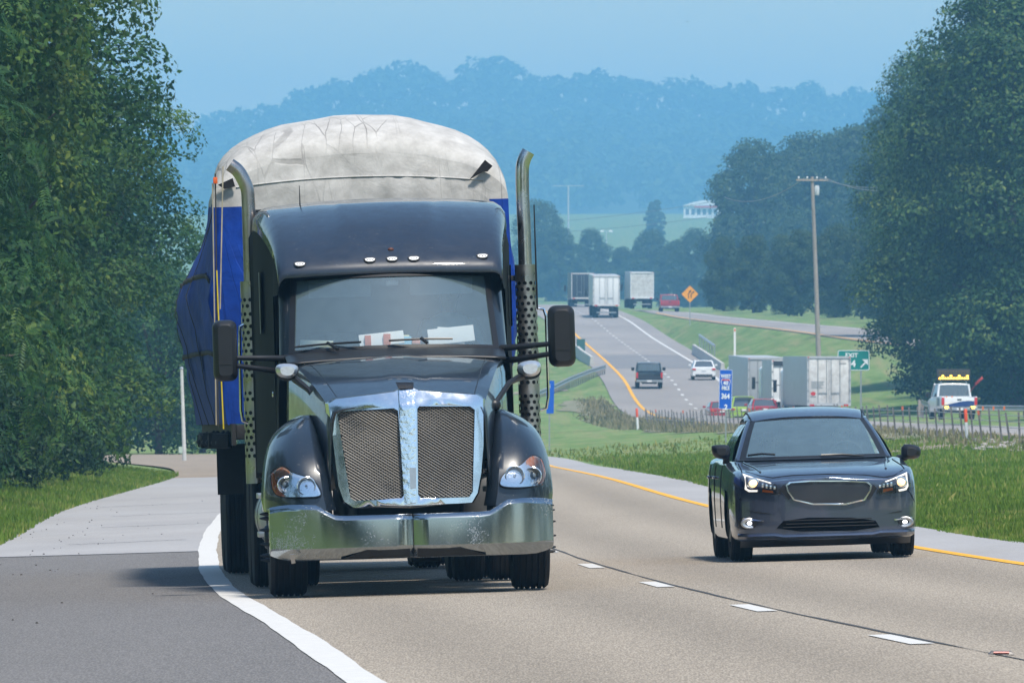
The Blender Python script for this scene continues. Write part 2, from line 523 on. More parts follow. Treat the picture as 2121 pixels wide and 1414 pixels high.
def ground_mat():
    m, nt, b = nodes_of("meadow_ground")
    N, L = nt.nodes, nt.links
    tc = N.new("ShaderNodeTexCoord")
    mp = N.new("ShaderNodeMapping"); mp.inputs["Scale"].default_value = (1, .22, 1)
    L.new(tc.outputs["Object"], mp.inputs[0])
    n = N.new("ShaderNodeTexNoise"); n.inputs["Scale"].default_value = .5; n.inputs["Detail"].default_value = 9; n.inputs["Roughness"].default_value = .7
    L.new(mp.outputs[0], n.inputs[0])
    cr = N.new("ShaderNodeValToRGB"); e = cr.color_ramp.elements
    e[0].position = .30; e[0].color = (.085, .15, .04, 1)
    e[1].position = .80; e[1].color = (.33, .28, .16, 1)
    k = e.new(.55); k.color = (.16, .235, .08, 1)
    L.new(n.outputs[0], cr.inputs[0])
    mp2 = N.new("ShaderNodeMapping"); mp2.inputs["Scale"].default_value = (1, .035, 1)
    L.new(tc.outputs["Object"], mp2.inputs[0])
    n6 = N.new("ShaderNodeTexNoise"); n6.inputs["Scale"].default_value = .9; n6.inputs["Detail"].default_value = 8; n6.inputs["Roughness"].default_value = .7
    L.new(mp2.outputs[0], n6.inputs[0])
    mr6 = N.new("ShaderNodeMapRange"); mr6.inputs[1].default_value = .48; mr6.inputs[2].default_value = .68; mr6.inputs[4].default_value = .75
    L.new(n6.outputs[0], mr6.inputs[0])
    mx6 = N.new("ShaderNodeMix"); mx6.data_type = 'RGBA'; mx6.inputs[7].default_value = (.26, .235, .12, 1)
    L.new(mr6.outputs[0], mx6.inputs[0]); L.new(cr.outputs[0], mx6.inputs[6])
    L.new(mx6.outputs[2], b.inputs["Base Color"])
    n2 = N.new("ShaderNodeTexNoise"); n2.inputs["Scale"].default_value = 9; n2.inputs["Detail"].default_value = 5
    L.new(tc.outputs["Object"], n2.inputs[0])
    bp = N.new("ShaderNodeBump"); bp.inputs["Strength"].default_value = .6; bp.inputs["Distance"].default_value = .15
    L.new(n2.outputs[0], bp.inputs["Height"]); L.new(bp.outputs[0], b.inputs["Normal"])
    b.inputs["Roughness"].default_value = .95
    b.inputs["Specular IOR Level"].default_value = .1
    return m


M['ground'] = ground_mat()
ground = link("ground", np_mesh("ground", V.reshape(-1, 3), Q, M['ground'], True))
tag(ground, kind='structure')


def ribbon(name, fl, fr, zf, d0, d1, m, parent=None, off=0.0, nx=2, kind='structure', extra=None):
    ds = [d0] + [r for r in ROWS if d0 < r < d1] + [d1]
    if extra:
        ds = sorted(set(ds) | set(np.arange(d0, d1, extra)))
    P = []
    for d in ds:
        a, b = float(fl(d)), float(fr(d))
        P.append([(a + (b - a) * t, d, float(zf(a + (b - a) * t, d)) + off) for t in np.linspace(0, 1, nx)])
    mb = MB(); mb.grid(P)
    o = mb.build(name, m, parent, smooth=60, weld=False)
    if m is M['asphalt']:
        uvl = o.data.uv_layers.new(name="UVMap")
        for lp in o.data.loops:
            uvl.data[lp.index].uv = ((lp.vertex_index % nx) / (nx - 1), ds[lp.vertex_index // nx] * .1)
    if parent is None:
        tag(o, kind=kind)
    return o


# the eastbound road towards the camera
road = ribbon("eastbound_road", XW, XY, eb_z, -80, 700, M['asphalt'], nx=5)
shoulder = ribbon("road_shoulder", lambda d: XY(d), XS, eb_z, -80, 700, M['concrete_road'], nx=2)
ramp_new = ribbon("slip_road", PL, lambda d: XW(d), eb_z, -80, 121.5, M['asphalt_dark'], nx=4)
ramp_old = ribbon("slip_road_old_pavement", PL, lambda d: XW(d), eb_z, 121.5, 262, M['concrete_road'], nx=4)
gravel = ribbon("gravel_track", PL, lambda d: XW(d), eb_z, 262, 420, M['soil'], nx=4)


def wob(seed, amp, wl):
    rr_ = random.Random(seed); ph = [rr_.random() * 6.28 for _ in range(4)]
    return lambda d: amp * (math.sin(d / wl + ph[0]) + .6 * math.sin(d / wl * 2.3 + ph[1]) + .4 * math.sin(d / wl * 5.1 + ph[2]))


w1, w2 = wob(1, .007, 3), wob(2, .007, 2.5)
ribbon("edge_line", lambda d: XW(d) - .15 + w1(d), lambda d: XW(d) + .07 + w2(d), eb_z, -60, 420, M['white_paint'], road, .006, extra=1.0)
ribbon("yellow_line", lambda d: XY(d) - .06 + w2(d) * .5, lambda d: XY(d) + .08 + w1(d) * .5, eb_z, -60, 560, M['yellow_paint'], road, .006, extra=2.0)
ribbon("tar_seam", lambda d: XD(d) + .105 + w1(d), lambda d: XD(d) + .135 + w2(d), eb_z, 30, 330, M['tar'], road, .004, extra=.8)
DASH0 = 57.4 + .6
for k in range(-2, 24):
    c = DASH0 + 6.0 + (k) * 12.2
    if c < 20: continue
    ribbon("lane_dash", lambda d: XD(d) - .075, lambda d: XD(d) + .075, eb_z, c - 1.5, c + 1.5, M['white_paint'], road, .006)
# joint between the new and the old pavement, cracks
ribbon("pavement_joint", PL, XW, eb_z, 121.3, 121.75, M['tar'], ramp_new, .003)
rc = random.Random(5)
mb = MB()
for k in range(5):
    d = 128 + k * 17 + rc.random() * 6
    a, b = float(PL(d)) + .3 + rc.random(), float(XW(d)) - .5 * rc.random()
    P = []; n = 26
    for i in range(n + 1):
        t = i / n; x = a + (b - a) * t; dd = d + rc.uniform(-.25, .25) + 2.0 * t
        P.append((x, dd))
    for i in range(n):
        (x0, d0), (x1, d1) = P[i], P[i + 1]
        w = .05
        mb.add([(x0, d0 - w, float(eb_z(x0, d0)) + .004), (x1, d1 - w, float(eb_z(x1, d1)) + .004), (x1, d1 + w, float(eb_z(x1, d1)) + .004), (x0, d0 + w, float(eb_z(x0, d0)) + .004)], [(0, 1, 2, 3)])
mb.build("pavement_crack", M['tar'], ramp_old, smooth=0)
# crumbs of gravel on the slip road
mb = MB()
for k in range(110):
    d = rc.uniform(72, 190); x = rc.uniform(float(PL(d)) + .05, float(PL(d)) + (float(XW(d)) - float(PL(d))) * rc.random() ** .6 - .2)
    s = rc.uniform(.006, .02)
    mb.box((x, d, float(eb_z(x, d)) + s * .35), (s, s * 1.3, s * .8), Matrix.Rotation(rc.random() * 3, 4, 'Z'), taper=.6)
tag(mb.build("loose_gravel", mat("dark_stones", (.10, .095, .09), .9, var=.5, vscale=30), smooth=0), kind='stuff')

# the westbound road on the far side of the median
wroad = ribbon("westbound_road", WBL, WBR, wb_z, 300, 1500, M['asphalt_far'], nx=5)
ribbon("far_yellow_line", lambda d: WBX(d) - 3.62, lambda d: WBX(d) - 3.38, wb_z, 380, 1300, M['yellow_paint'], wroad, .02)
ribbon("far_edge_line", lambda d: WBX(d) + 3.36, lambda d: WBX(d) + 3.62, wb_z, 560, 1300, M['white_paint'], wroad, .02)
for k in range(64):
    c = 470 + k * 12.2
    ribbon("far_lane_dash", lambda d: WBX(d) - .10, lambda d: WBX(d) + .10, wb_z, c - 1.9, c + 1.9, M['white_paint'], wroad, .02)
ribbon("resurfaced_patch", lambda d: WBX(d) - 3.3, lambda d: WBX(d) + 3.3, wb_z, 800, 872, mat("resurfaced_asphalt", (.21, .20, .20), .9, var=.2, vscale=.2), wroad, .008)
ramp = ribbon("entry_ramp", RL, RR, rp_z, 450, 1250, M['asphalt_far'], nx=3)
ribbon("ramp_yellow_line", lambda d: RL(d) + .35, lambda d: RL(d) + .62, rp_z, 690, 1130, M['yellow_paint'], ramp, .02)
ribbon("ramp_white_line", lambda d: RR(d) - 1.3, lambda d: RR(d) - 1.0, rp_z, 690, 1130, M['white_paint'], ramp, .02)

# ------------------------------------------------------------------ grass and weeds
def blades(n, xs, ds, h, wd, rng, lean=.35):
    """n upright blades: two triangles each (a bent strip)"""
    z = np.array([ground_z(x, d) for x, d in zip(xs, ds)])
    B = np.stack([xs, ds, z], 1)
    a = rng.uniform(0, 2 * PI, n)
    dirv = np.stack([np.cos(a), np.sin(a), 0 * a], 1)
    ln = rng.uniform(0, lean, n)[:, None] * h[:, None]
    a2 = rng.uniform(0, 2 * PI, n)
    off = np.stack([np.cos(a2), np.sin(a2), 0 * a2], 1) * ln
    up = np.zeros((n, 3)); up[:, 2] = h
    w = (wd * rng.uniform(.6, 1.3, n))[:, None]
    p0, p1 = B - dirv * w, B + dirv * w
    mid = B + up * .6 + off * .35
    p2 = mid + dirv * w * .7
    p3 = B + up + off
    V = np.stack([p0, p1, p2, p3], 1).reshape(-1, 3)
    Q = np.arange(n * 4).reshape(n, 4)
    return V, Q


M['grass'] = leaf_mat("grass_blades", [(.085, .165, .02), (.16, .25, .035), (.36, .34, .11)], .35)
M['weed'] = leaf_mat("dry_weeds", [(.13, .14, .06), (.26, .23, .13), (.38, .33, .21)], .25)
M['straw'] = leaf_mat("straw_and_seed_heads", [(.13, .20, .03), (.22, .25, .06), (.36, .32, .11)], .3)
rng = np.random.default_rng(3)


def scatter(n, d0, d1, fx0, fx1, rng, power=1.0):
    d = d0 + (d1 - d0) * rng.random(n) ** power
    a, b = fx0(d), fx1(d)
    ok = b > a
    d = d[ok]; a = a[ok]; b = b[ok]
    return a + (b - a) * rng.random(len(d)), d


# median verge: dense by the kerb, thinner beyond
gx, gd = scatter(90000, 98, 250, lambda d: XS(d) - .08, lambda d: np.minimum(XS(d) + 3.2, .052 * d + .8), rng, 1.3)
hx, hd = scatter(60000, 105, 330, lambda d: XS(d) + .3, lambda d: .052 * d + 1.0, rng, 1.2)
xs_, ds_ = np.concatenate([gx, hx]), np.concatenate([gd, hd])
hh = (rng.uniform(.06, .15, len(xs_)) * (1 + .5 * np.sin(xs_ * 2.1) * np.sin(ds_ * .37)))
hh = np.where(xs_ - XS(ds_) < .25, hh * .8, hh)
Va, Qa = blades(len(xs_), xs_, ds_, hh, .013 + .00004 * ds_, rng)
tag(link("grass", np_mesh("median_grass", Va, Qa, M['grass'])), kind='stuff')
gx, gd = scatter(5000, 100, 420, lambda d: XS(d) + .2, lambda d: np.minimum(.052 * d + 1, FENX(d) - 1), rng, 1.0)
hh = rng.uniform(.08, .26, len(gx)) * (rng.random(len(gx)) ** .7)
Va, Qa = blades(len(gx), gx, gd, hh, .016 + .00006 * gd, rng, .7)
tag(link("dry_stalks", np_mesh("dry_stalks", Va, Qa, M['straw'])), kind='stuff')
# verge below the trees on the left
gx, gd = scatter(52000, 120, 275, lambda d: PL(d) - 3.2, lambda d: PL(d) + .12, rng, 1.1)
hh = rng.uniform(.08, .2, len(gx))
Va, Qa = blades(len(gx), gx, gd, hh, .014 + .00004 * gd, rng)
tag(link("verge_grass", np_mesh("verge_grass", Va, Qa, M['grass'])), kind='stuff')
# weeds along the cable fence
gx, gd = scatter(9000, 255, 620, lambda d: FENX(d) - 1.6, lambda d: FENX(d) + 2.6, rng, .9)
hh = rng.uniform(.08, .40, len(gx)) * np.interp(gd, [255, 340, 560, 620], [.8, .8, 1.2, 1.4]) * (.35 + .65 * (np.sin(gx * 1.9 + gd * .11) * np.sin(gd * .23) > -.25))
Va, Qa = blades(len(gx), gx, gd, hh, .03 + 0 * gd, rng, .6)
tag(link("weeds", np_mesh("fence_weeds", Va, Qa, M['weed'])), kind='stuff')
gx, gd = scatter(4000, 560, 700, lambda d: np.maximum(FENX(d) - 2.2, .006 * d), lambda d: WBL(d) - .4, rng, 1)
hh = rng.uniform(.10, .60, len(gx)) * (.2 + .9 * rng.random(len(gx)) ** 2) * np.clip((gx - .006 * gd) / 1.2, .15, 1)
Va, Qa = blades(len(gx), gx, gd, hh, .06 + 0 * gd, rng, .6)
tag(link("tall_weeds", np_mesh("tall_weeds", Va, Qa, M['weed'])), kind='stuff')
# scrubby strip under the cable fence
wa, wb_ = wob(21, .5, 7), wob(22, .6, 6)
M['scrub'] = mat("dry_scrub", (.27, .22, .16), .95, var=.6, vscale=1.3, dark=(.11, .14, .06), bump=.6, bscale=8)
scr = ribbon("scrub_strip", lambda d: FENX(d) - 1.5 - wa(d), lambda d: FENX(d) + 2.2 + wb_(d), lambda x, d: ground_z(x, d), 250, 690, M['scrub'], None, .035, nx=9, extra=2.0)
# bare soil and stones by the fence
def soil_patch(name, x0, d0, rx, rd, seed):
    r_ = random.Random(seed); n = 28; c = []
    for i in range(n):
        a = 2 * PI * i / n; k = .75 + .35 * r_.random()
        x, d = x0 + rx * k * math.cos(a), d0 + rd * k * math.sin(a)
        c.append((x, d, ground_z(x, d) + .03))
    mb = MB(); mb.add(c + [(x0, d0, ground_z(x0, d0) + .05)], [(i, (i + 1) % n, n) for i in range(n)])
    return tag(mb.build(name, M['soil'], smooth=60), kind='structure')
soil_patch("bare_soil", 12.6, 303, 2.6, 9, 1)
soil_patch("bare_soil", 8.1, 205, .55, 5, 2)
soil_patch("bare_soil", 1.9, 735, 2.4, 6, 3)
mb = MB()
for k in range(70):
    d = rc.uniform(285, 318); x = rc.uniform(.0445, .0515) * d
    s = rc.uniform(.05, .16)
    mb.ball((x, d, ground_z(x, d) + s * .25), (s, s * .9, s * .55), 6)
tag(mb.build("rubble", mat("pale_rubble", (.42, .38, .36), .9, var=.4, vscale=8), smooth=0), kind='stuff')

# ------------------------------------------------------------------ trees
def crown_mesh(name, lobes, n, size, m, seed, aspect=.55, pinnate=0, up=.35, droop=.3, holes=.25, jit=0.0):
    rg = np.random.default_rng(seed)
    C = np.array([l[:3] for l in lobes]); RR_ = np.array([l[3:6] for l in lobes])
    A = (RR_[:, 0] * RR_[:, 2]); A = A / A.sum()
    li = rg.choice(len(lobes), n, p=A)
    dv = rg.normal(size=(n, 3)); dv /= np.linalg.norm(dv, axis=1)[:, None]
    dv[:, 2] = np.where(dv[:, 2] < -.5, -dv[:, 2], dv[:, 2])
    rad = .66 + (.40 + jit) * rg.random(n) ** (.7 + jit)
    P = C[li] + dv * RR_[li] * rad[:, None]
    # drop what lies deep inside a neighbouring lobe, and leave gaps
    keep = np.ones(n, bool)
    for k in range(len(lobes)):
        q = ((P - C[k]) / RR_[k]); keep &= ~(((q ** 2).sum(1) < .36) & (li != k))
    s = 2.4 / (RR_.mean())
    gap = (np.sin(P[:, 0] * s * 1.7 + 1.3 * np.sin(P[:, 2] * s)) + np.sin(P[:, 1] * s * 1.9 + 2.1 * np.sin(P[:, 0] * s * .7)) + np.sin(P[:, 2] * s * 2.3 + P[:, 0] * s * .8))
    keep &= ~((gap < -1.5) & (rg.random(n) < holes * 3))
    P, dv = P[keep], dv[keep]; n = len(P)
    nrm = dv + np.array([0, 0, up]) + rg.normal(size=(n, 3)) * .55
    nrm /= np.linalg.norm(nrm, axis=1)[:, None]
    ax = rg.normal(size=(n, 3)) + dv * .6 + np.array([0, 0, -droop])
    ax -= nrm * (ax * nrm).sum(1)[:, None]
    ax /= np.linalg.norm(ax, axis=1)[:, None] + 1e-9
    bx = np.cross(nrm, ax)
    if pinnate:
        k = pinnate
        t = np.linspace(.1, 1, k)
        Lr = size * 3.2 * rg.uniform(.7, 1.25, n)
        out = []
        for side in (-1, 1):
            for ti in t:
                base = P + ax * (Lr * ti)[:, None] - np.array([0, 0, 1]) * (Lr * .35 * ti * ti)[:, None]
                la = bx * side * .9 + ax * .45 + nrm * -.12
                ll = (size * (1.15 - .5 * abs(ti - .45)) * rg.uniform(.85, 1.1, n))[:, None]
                tip = base + la * ll
                wv = ax * ll * .17
                out.append(np.stack([base, base + la * ll * .45 + wv, tip, base + la * ll * .45 - wv], 1))
        V = np.concatenate(out, 0).reshape(-1, 3)
        n = n * 2 * k
    else:
        L_ = (size * rg.uniform(.6, 1.3, n))[:, None]
        W_ = L_ * aspect
        fold = nrm * W_ * .18
        V = np.stack([P - ax * L_ * .5, P + bx * W_ * .5 - fold + ax * L_ * .08, P + ax * L_ * .5 - nrm * L_ * .12, P - bx * W_ * .5 - fold + ax * L_ * .08], 1).reshape(-1, 3)
    Q = np.arange(n * 4).reshape(n, 4)
    return np_mesh(name, V, Q, m)


def make_lobes(H, Rr, z0, n, seed, shape='round', r=(.24, .36), squash=.85):
    rg = random.Random(seed); out = []
    for i in range(n):
        t = (i + rg.random()) / n
        z = z0 + (H - z0) * t
        if shape == 'round': pr = math.sqrt(max(.05, 1 - (2 * t - .95) ** 2))
        elif shape == 'wall': pr = (.95 if t < .8 else .95 * math.sqrt(max(.05, 1 - ((t - .8) / .22) ** 2)))
        elif shape == 'cone': pr = 1.02 - .92 * t
        else: pr = math.sqrt(max(.08, 1 - (1.75 * t - .75) ** 2))
        a = i * 2.39996 + rg.uniform(-.4, .4)
        rr_ = Rr * pr * math.sqrt(rg.uniform(.15, 1)) * .78
        q = Rr * rg.uniform(*r)
        out.append((rr_ * math.cos(a), rr_ * math.sin(a), z, q, q, q * squash))
    return out


def trunk_mesh(name, H, r, lobes, seed, nl=16, z_split=.3):
    rg = random.Random(seed); mb = MB()
    pts = []; x = y = 0
    for i in range(9):
        t = i / 8; pts.append((x, y, -.4 + (H * .86 + .4) * t)); x += rg.uniform(-.12, .12) * H * .05; y += rg.uniform(-.12, .12) * H * .05
    mb.tube(pts, [r * (1.35 if i == 0 else 1) * (1 - .85 * i / 8) for i in range(9)], 9)
    for l in rg.sample(lobes, min(nl, len(lobes))):
        zb = max(H * .12, l[2] * rg.uniform(.45, .75))
        f = min(1, max(0, zb / (H * .86)))
        p0 = Vector(pts[int(f * 8)]); p0.z = zb
        p1 = Vector(l[:3]); m_ = p0.lerp(p1, .5) + Vector((0, 0, rg.uniform(-.1, .25) * (p1 - p0).length * .5))
        q = r * (1 - .8 * f) * .55
        mb.tube([p0, m_, p1, p1 + (p1 - m_) * .35], [q, q * .7, q * .42, q * .15], 6)
    return mb.mesh(name, M['bark'], 60)


L_A = leaf_mat("leaves_green", [(.014, .050, .020), (.038, .102, .028), (.125, .195, .036)], .3)
L_B = leaf_mat("leaves_yellow_green", [(.018, .056, .018), (.055, .118, .025), (.17, .215, .036)], .32)
L_C = leaf_mat("leaves_dark", [(.012, .036, .019), (.027, .064, .026), (.07, .115, .035)], .25)
L_R = leaf_mat("leaves_sunlit", [(.012, .042, .020), (.046, .105, .030), (.17, .225, .045)], .28)
L_H = leaf_mat("leaves_far", [(.022, .052, .022), (.045, .085, .03), (.09, .12, .04)], .2)


def tree_kind(H, Rr, z0, n_l, n, size, m, seed, shape, tr=.2, **kw):
    lobes = make_lobes(H, Rr, z0, n_l, seed, shape, kw.pop('r', (.24, .36)))
    return (crown_mesh("crown", lobes, n, size, m, seed, **kw), trunk_mesh("trunk", H, tr, lobes, seed))


def plant_tree(kind, x, d, s, rz, label, group, name="tree", cat="tree", dz=0.0, sz=None):
    e = empty(name, (x, d, ground_z(x, d) + dz), label, cat, group, rz)
    e.scale = (s, s, sz if sz else s)
    link("crown", kind[0], e); link("trunk", kind[1], e)
    return e


KA = tree_kind(13, 4.6, .3, 70, 95000, .165, L_A, 11, 'wall', r=(.24, .38))
KP = tree_kind(12.5, 4.4, 1.0, 52, 8500, .11, L_A, 12, 'wall', pinnate=9, r=(.28, .42), droop=.7)
KB = tree_kind(12, 4.4, .2, 66, 95000, .145, L_B, 13, 'wall', r=(.22, .36))
KS = tree_kind(2.6, 1.9, .05, 22, 14000, .12, L_C, 14, 'round', tr=.04, r=(.28, .42))
gl = 'trees in the wood beside the slip road'
plant_tree(KA, -12.3, 142, 1.0, .4, "near broadleaf tree at the left edge of the picture beside the slip road", gl)
plant_tree(KB, -12.2, 160, 1.0, 2.1, "yellowish green tree second in the row of wood on the left", gl)
plant_tree(KP, -11.8, 176, 1.05, 1.2, "tree with feathery fern-like leaves high in the wood on the left", gl)
plant_tree(KA, -12.6, 190, 1.05, 3.9, "dark broadleaf tree behind the feathery-leaved tree on the left", gl)
plant_tree(KB, -12.3, 209, 1.10, 4.4, "yellowish green tree leaning over the slip road verge", gl)
plant_tree(KB, -12.9, 224, 1.1, 5.2, "pale green tree in the middle of the wood beside the slip road", gl)
plant_tree(KA, -13.2, 246, 1.08, 1.0, "broadleaf tree next to the bend of the slip road", gl, sz=.95)
plant_tree(KB, -13.2, 268, 1.02, 2.9, "tree at the wood's far end, its crown against the sky left of the load", gl, sz=.80)
KO = tree_kind(12, 4.4, 5.0, 50, 60000, .15, L_A, 15, 'wall', r=(.24, .38))
plant_tree(KO, -13.0, 292, 1.0, .2, "tree at the end of the wood overhanging the gravel track beside the tarp", gl, sz=.86)
plant_tree(KA, -18.5, 205, 1.25, 5.5, "taller tree deeper in the wood behind the feathery-leaved trees", gl)
plant_tree(KB, -19, 250, 1.25, .7, "taller tree deeper in the wood beyond the bend of the slip road", gl)
gs = 'shrubs at the foot of the wood'
for i, (dd, lab) in enumerate([(138, "dark shrub at the foot of the wood nearest the left picture edge"), (151, "dark shrub second along the foot of the wood"), (166, "dark shrub at the wood's foot below the feathery-leaved tree"),
                               (182, "low dark shrub halfway along the foot of the wood"), (199, "dark shrub spilling onto the verge grass midway along the wood"), (217, "shrub at the wood's foot before the bend of the slip road"),
                               (236, "shrub at the wood's foot beside the end of the old pavement"), (256, "farthest shrub at the wood's foot beside the gravel track")]):
    plant_tree(KS, float(PL(dd)) - 1.95 - .25 * (i % 2), dd, .70 + .10 * (i % 3), i * 1.7, lab, gs, "shrub", "shrub")
KF = tree_kind(15, 6.5, .8, 46, 26000, .34, L_A, 21, 'round', tr=.3)
gr = 'trees behind the end of the slip road'
for i, (px, d, s, lab) in enumerate([(330, 420, .5, "hazy tree behind the white pole at the end of the slip road"), (420, 455, .48, "hazy pale tree between the white pole and the blue tarp"), (500, 500, .5, "hazy tree hidden mostly by the blue tarp beyond the slip road"),
                                     (250, 445, .75, "hazy tree rising behind the wood left of the white pole"), (380, 530, .5, "small hazy tree farthest behind the white pole")]):
    p = at(px, 900, d); plant_tree(KF, p.x, d, s, i * 1.1, lab, gr)
# the big trees on the right beyond the westbound road
KR = tree_kind(24, 9.0, 1.0, 95, 120000, .31, L_R, 31, 'round', tr=.42, r=(.13, .31), jit=.35, holes=.33)
KR2 = tree_kind(21, 7.5, .5, 85, 100000, .29, L_R, 32, 'ovoid', tr=.35, r=(.13, .31), jit=.35, holes=.33)
gg = 'large trees beyond the work truck'
plant_tree(KR, 30.9, 622, 1.05, .3, "big dark tree hanging over the road above the work truck", gg)
plant_tree(KR2, 27.9, 643, .84, 2.0, "rounded tree with sunlit yellow-green top left of the big dark tree", gg)
plant_tree(KR2, 34.6, 636, 1.10, 4.1, "tall dark tree at the right picture edge behind the guardrail", gg)
plant_tree(KR, 37.8, 661, 1.17, 1.4, "tallest tree cut off by the top right corner of the picture", gg)
plant_tree(KR2, 31.2, 566, .42, 3.0, "low dark bushy tree right behind the guardrail", gg)
plant_tree(KR2, 31.5, 693, 1.03, .9, "tree peeping out above and left of the big dark tree", gg)
plant_tree(KR2, 33.2, 800, .98, 2.6, "hazy tree filling the gap between the grove and the big dark trees", gg)
KM = tree_kind(19, 7.5, .6, 62, 52000, .42, L_H, 41, 'round', tr=.35, r=(.13, .32), jit=.35, holes=.33)
KM2 = tree_kind(17, 6.0, .4, 50, 45000, .40, L_H, 42, 'ovoid', tr=.3, r=(.13, .32), jit=.35, holes=.33)
gm = 'hazy trees behind the utility pole'
for i, (k, px, d, s, lab) in enumerate([(KM, 1560, 960, .74, "hazy tree at the left end of the grove behind the utility pole"), (KM2, 1610, 985, .80, "hazy tree in the grove just left of the utility pole"),
                                        (KM, 1668, 1000, .80, "tall hazy tree in the grove directly behind the utility pole"), (KM, 1738, 985, .80, "hazy tree in the grove right of the utility pole"),
                                        (KM2, 1795, 960, .92, "hazy tree between the utility pole and the big dark trees"), (KM, 1855, 1010, .95, "highest hazy tree close behind the big dark trees"),
                                        (KM2, 1535, 1060, .52, "small hazy tree at the grove's left foot above the orange sign"), (KM, 1885, 900, .82, "hazy tree half covered by the big dark trees"),
                                        (KM2, 1640, 940, .45, "low hazy tree in front of the grove beside the entry ramp"), (KM2, 1755, 915, .48, "low hazy tree in front of the grove at the entry ramp bend")]):
    d *= 1.6; s *= 1.6; p = at(px, 640, d); plant_tree(k, p.x, d, s, i * 1.9, lab, gm)
ge = 'low trees along the far side of the entry ramp'
for i, (px, d, s, lab) in enumerate([(1500, 1150, .40, "low hazy tree along the entry ramp just right of the orange merge sign"), (1560, 1110, .46, "low hazy tree along the entry ramp, second right of the merge sign"), (1625, 1080, .40, "low hazy tree along the entry ramp left of the utility pole's foot"),
                                     (1660, 1050, .48, "low hazy tree along the entry ramp touching the utility pole's left side"), (1730, 1010, .44, "low hazy tree along the entry ramp just right of the utility pole's foot"), (1785, 980, .46, "low hazy tree along the entry ramp halfway to the big dark trees"), (1850, 930, .50, "low hazy tree along the entry ramp at the foot of the big dark trees"), (1905, 900, .5, "low hazy tree partly behind the big dark tree's lowest branches")]):
    p = at(px, 640, d); plant_tree((KM, KM2)[i % 2], p.x, d, s, i * 1.3, lab, ge)
gd_ = 'far trees beyond the westbound traffic'
for i, (k, px, d, s, lab) in enumerate([(KM, 1440, 1250, .42, "far hazy tree above the red pickup"), (KM2, 1395, 1300, .42, "far hazy tree behind the white box trailer on the crest"), (KM, 1345, 1380, .42, "far low tree behind the three trailers on the crest"),
                                        (KM2, 1290, 1400, .36, "far low bush-like tree between the dark and white trailers"), (KM, 1225, 1400, .42, "far hazy tree above the dark trailer"), (KM2, 1160, 1380, .50, "far hazy tree just right of the truck mirror"),
                                        (KM, 1120, 1420, .58, "far hazy tree touching the right exhaust stack"), (KM2, 1490, 1200, .34, "far hazy tree above the orange merge sign")]):
    d *= 1.5; s *= 1.7; p = at(px, 610, d); plant_tree(k, p.x, d, s, i * 2.3, lab, gd_, dz=-.5)
KC = tree_kind(18, 4.6, .3, 40, 9000, .8, L_H, 51, 'ovoid', tr=.3)
p = at(1356, 520, 3100); plant_tree(KC, p.x, 3100, .80, 0, "lone hazy egg-shaped tree in the far field", None)

# wooded ridge on the horizon: one mass
crest = pchip([-600, 100, 430, 520, 625, 700, 780, 880, 950, 1020, 1080, 1200, 1300, 1420, 1500, 1640, 1760, 1900, 2121, 2800],
              [330, 300, 275, 240, 215, 195, 175, 180, 185, 165, 185, 182, 190, 192, 203, 198, 212, 205, 200, 260], np.arange(-600, 2801, 20))
rg = np.random.default_rng(8)
lob = []
rmb_rows = []
RK = 2.30          # how much farther the ridge stands than first measured
ridge_d = np.linspace(2450, 3250, 9)
for d in list(ridge_d) + [3500, 4200]:
    row = []
    for px, cy_ in zip(np.arange(-600, 2801, 20), crest):
        zc = (CY - cy_) / F * 3250 - 13
        t = np.clip((d - 2400) / 850, 0, 1)
        z = 26 + (zc - 26) * t ** .9 - max(0, d - 3250) * .05
        row.append((RK * (px - CX) / F * d * (1 if d <= 3250 else 3250 / d), RK * d, RK * z))
    rmb_rows.append(row)
mb = MB(); mb.grid(rmb_rows)
tag(mb.build("wooded_hill", mat("forest_floor", (.05, .08, .03), .95, var=.4, vscale=.05), smooth=180), kind='structure')
Vs = []
for k in range(1500):
    i = rg.integers(0, 9); j = rg.integers(20, 155)
    p = np.array(rmb_rows[i][j]); q = np.array(rmb_rows[min(i + 1, 9)][j + 1]); c = p + (q - p) * rg.random(3)
    c[2] = p[2] + (q[2] - p[2]) * .5
    r_ = rg.uniform(8, 15)
    lob.append((c[0], c[1], c[2] + r_ * .7, r_, r_, r_ * rg.uniform(.8, 1.2)))
for px, py, w in [(780, 150, 7), (840, 140, 9), (880, 150, 7), (930, 172, 6), (990, 128, 8), (1030, 122, 8), (1055, 135, 6), (700, 180, 8), (650, 186, 7), (600, 210, 6), (1110, 165, 8), (1150, 164, 7), (1205, 158, 6), (1240, 166, 6), (1290, 166, 4),
                  (1330, 178, 5), (1415, 172, 4), (1450, 182, 5), (1500, 187, 4), (1560, 188, 4), (1640, 185, 4), (1690, 192, 3), (1760, 198, 4), (1810, 194, 4), (1870, 186, 5), (560, 225, 6), (520, 232, 6), (470, 262, 7), (440, 290, 8)]:
    for u in range(3):
        c = RK * at(px + rg.uniform(-8, 8), py + w * 4 + rg.uniform(0, 12) + u * 22, 3245 - u * 3); lob.append((c.x, c.y, c.z, w * RK, w * RK, w * .95 * RK))
for k in range(150):
    px = 300 + k * 11 + rg.uniform(-4, 4); cy_ = np.interp(px, np.arange(-600, 2801, 20), crest)
    w = rg.uniform(3, 6); w *= RK; c = RK * at(px, cy_ + rg.uniform(8, 30), 3240 + rg.uniform(-20, 0)); lob.append((c.x, c.y, c.z, w, w, w * rg.uniform(.8, 1.5)))
me = crown_mesh("far_wood", lob, 160000, 5.2, L_H, 77, aspect=.75)
tag(link("far_wood", me), kind='stuff')

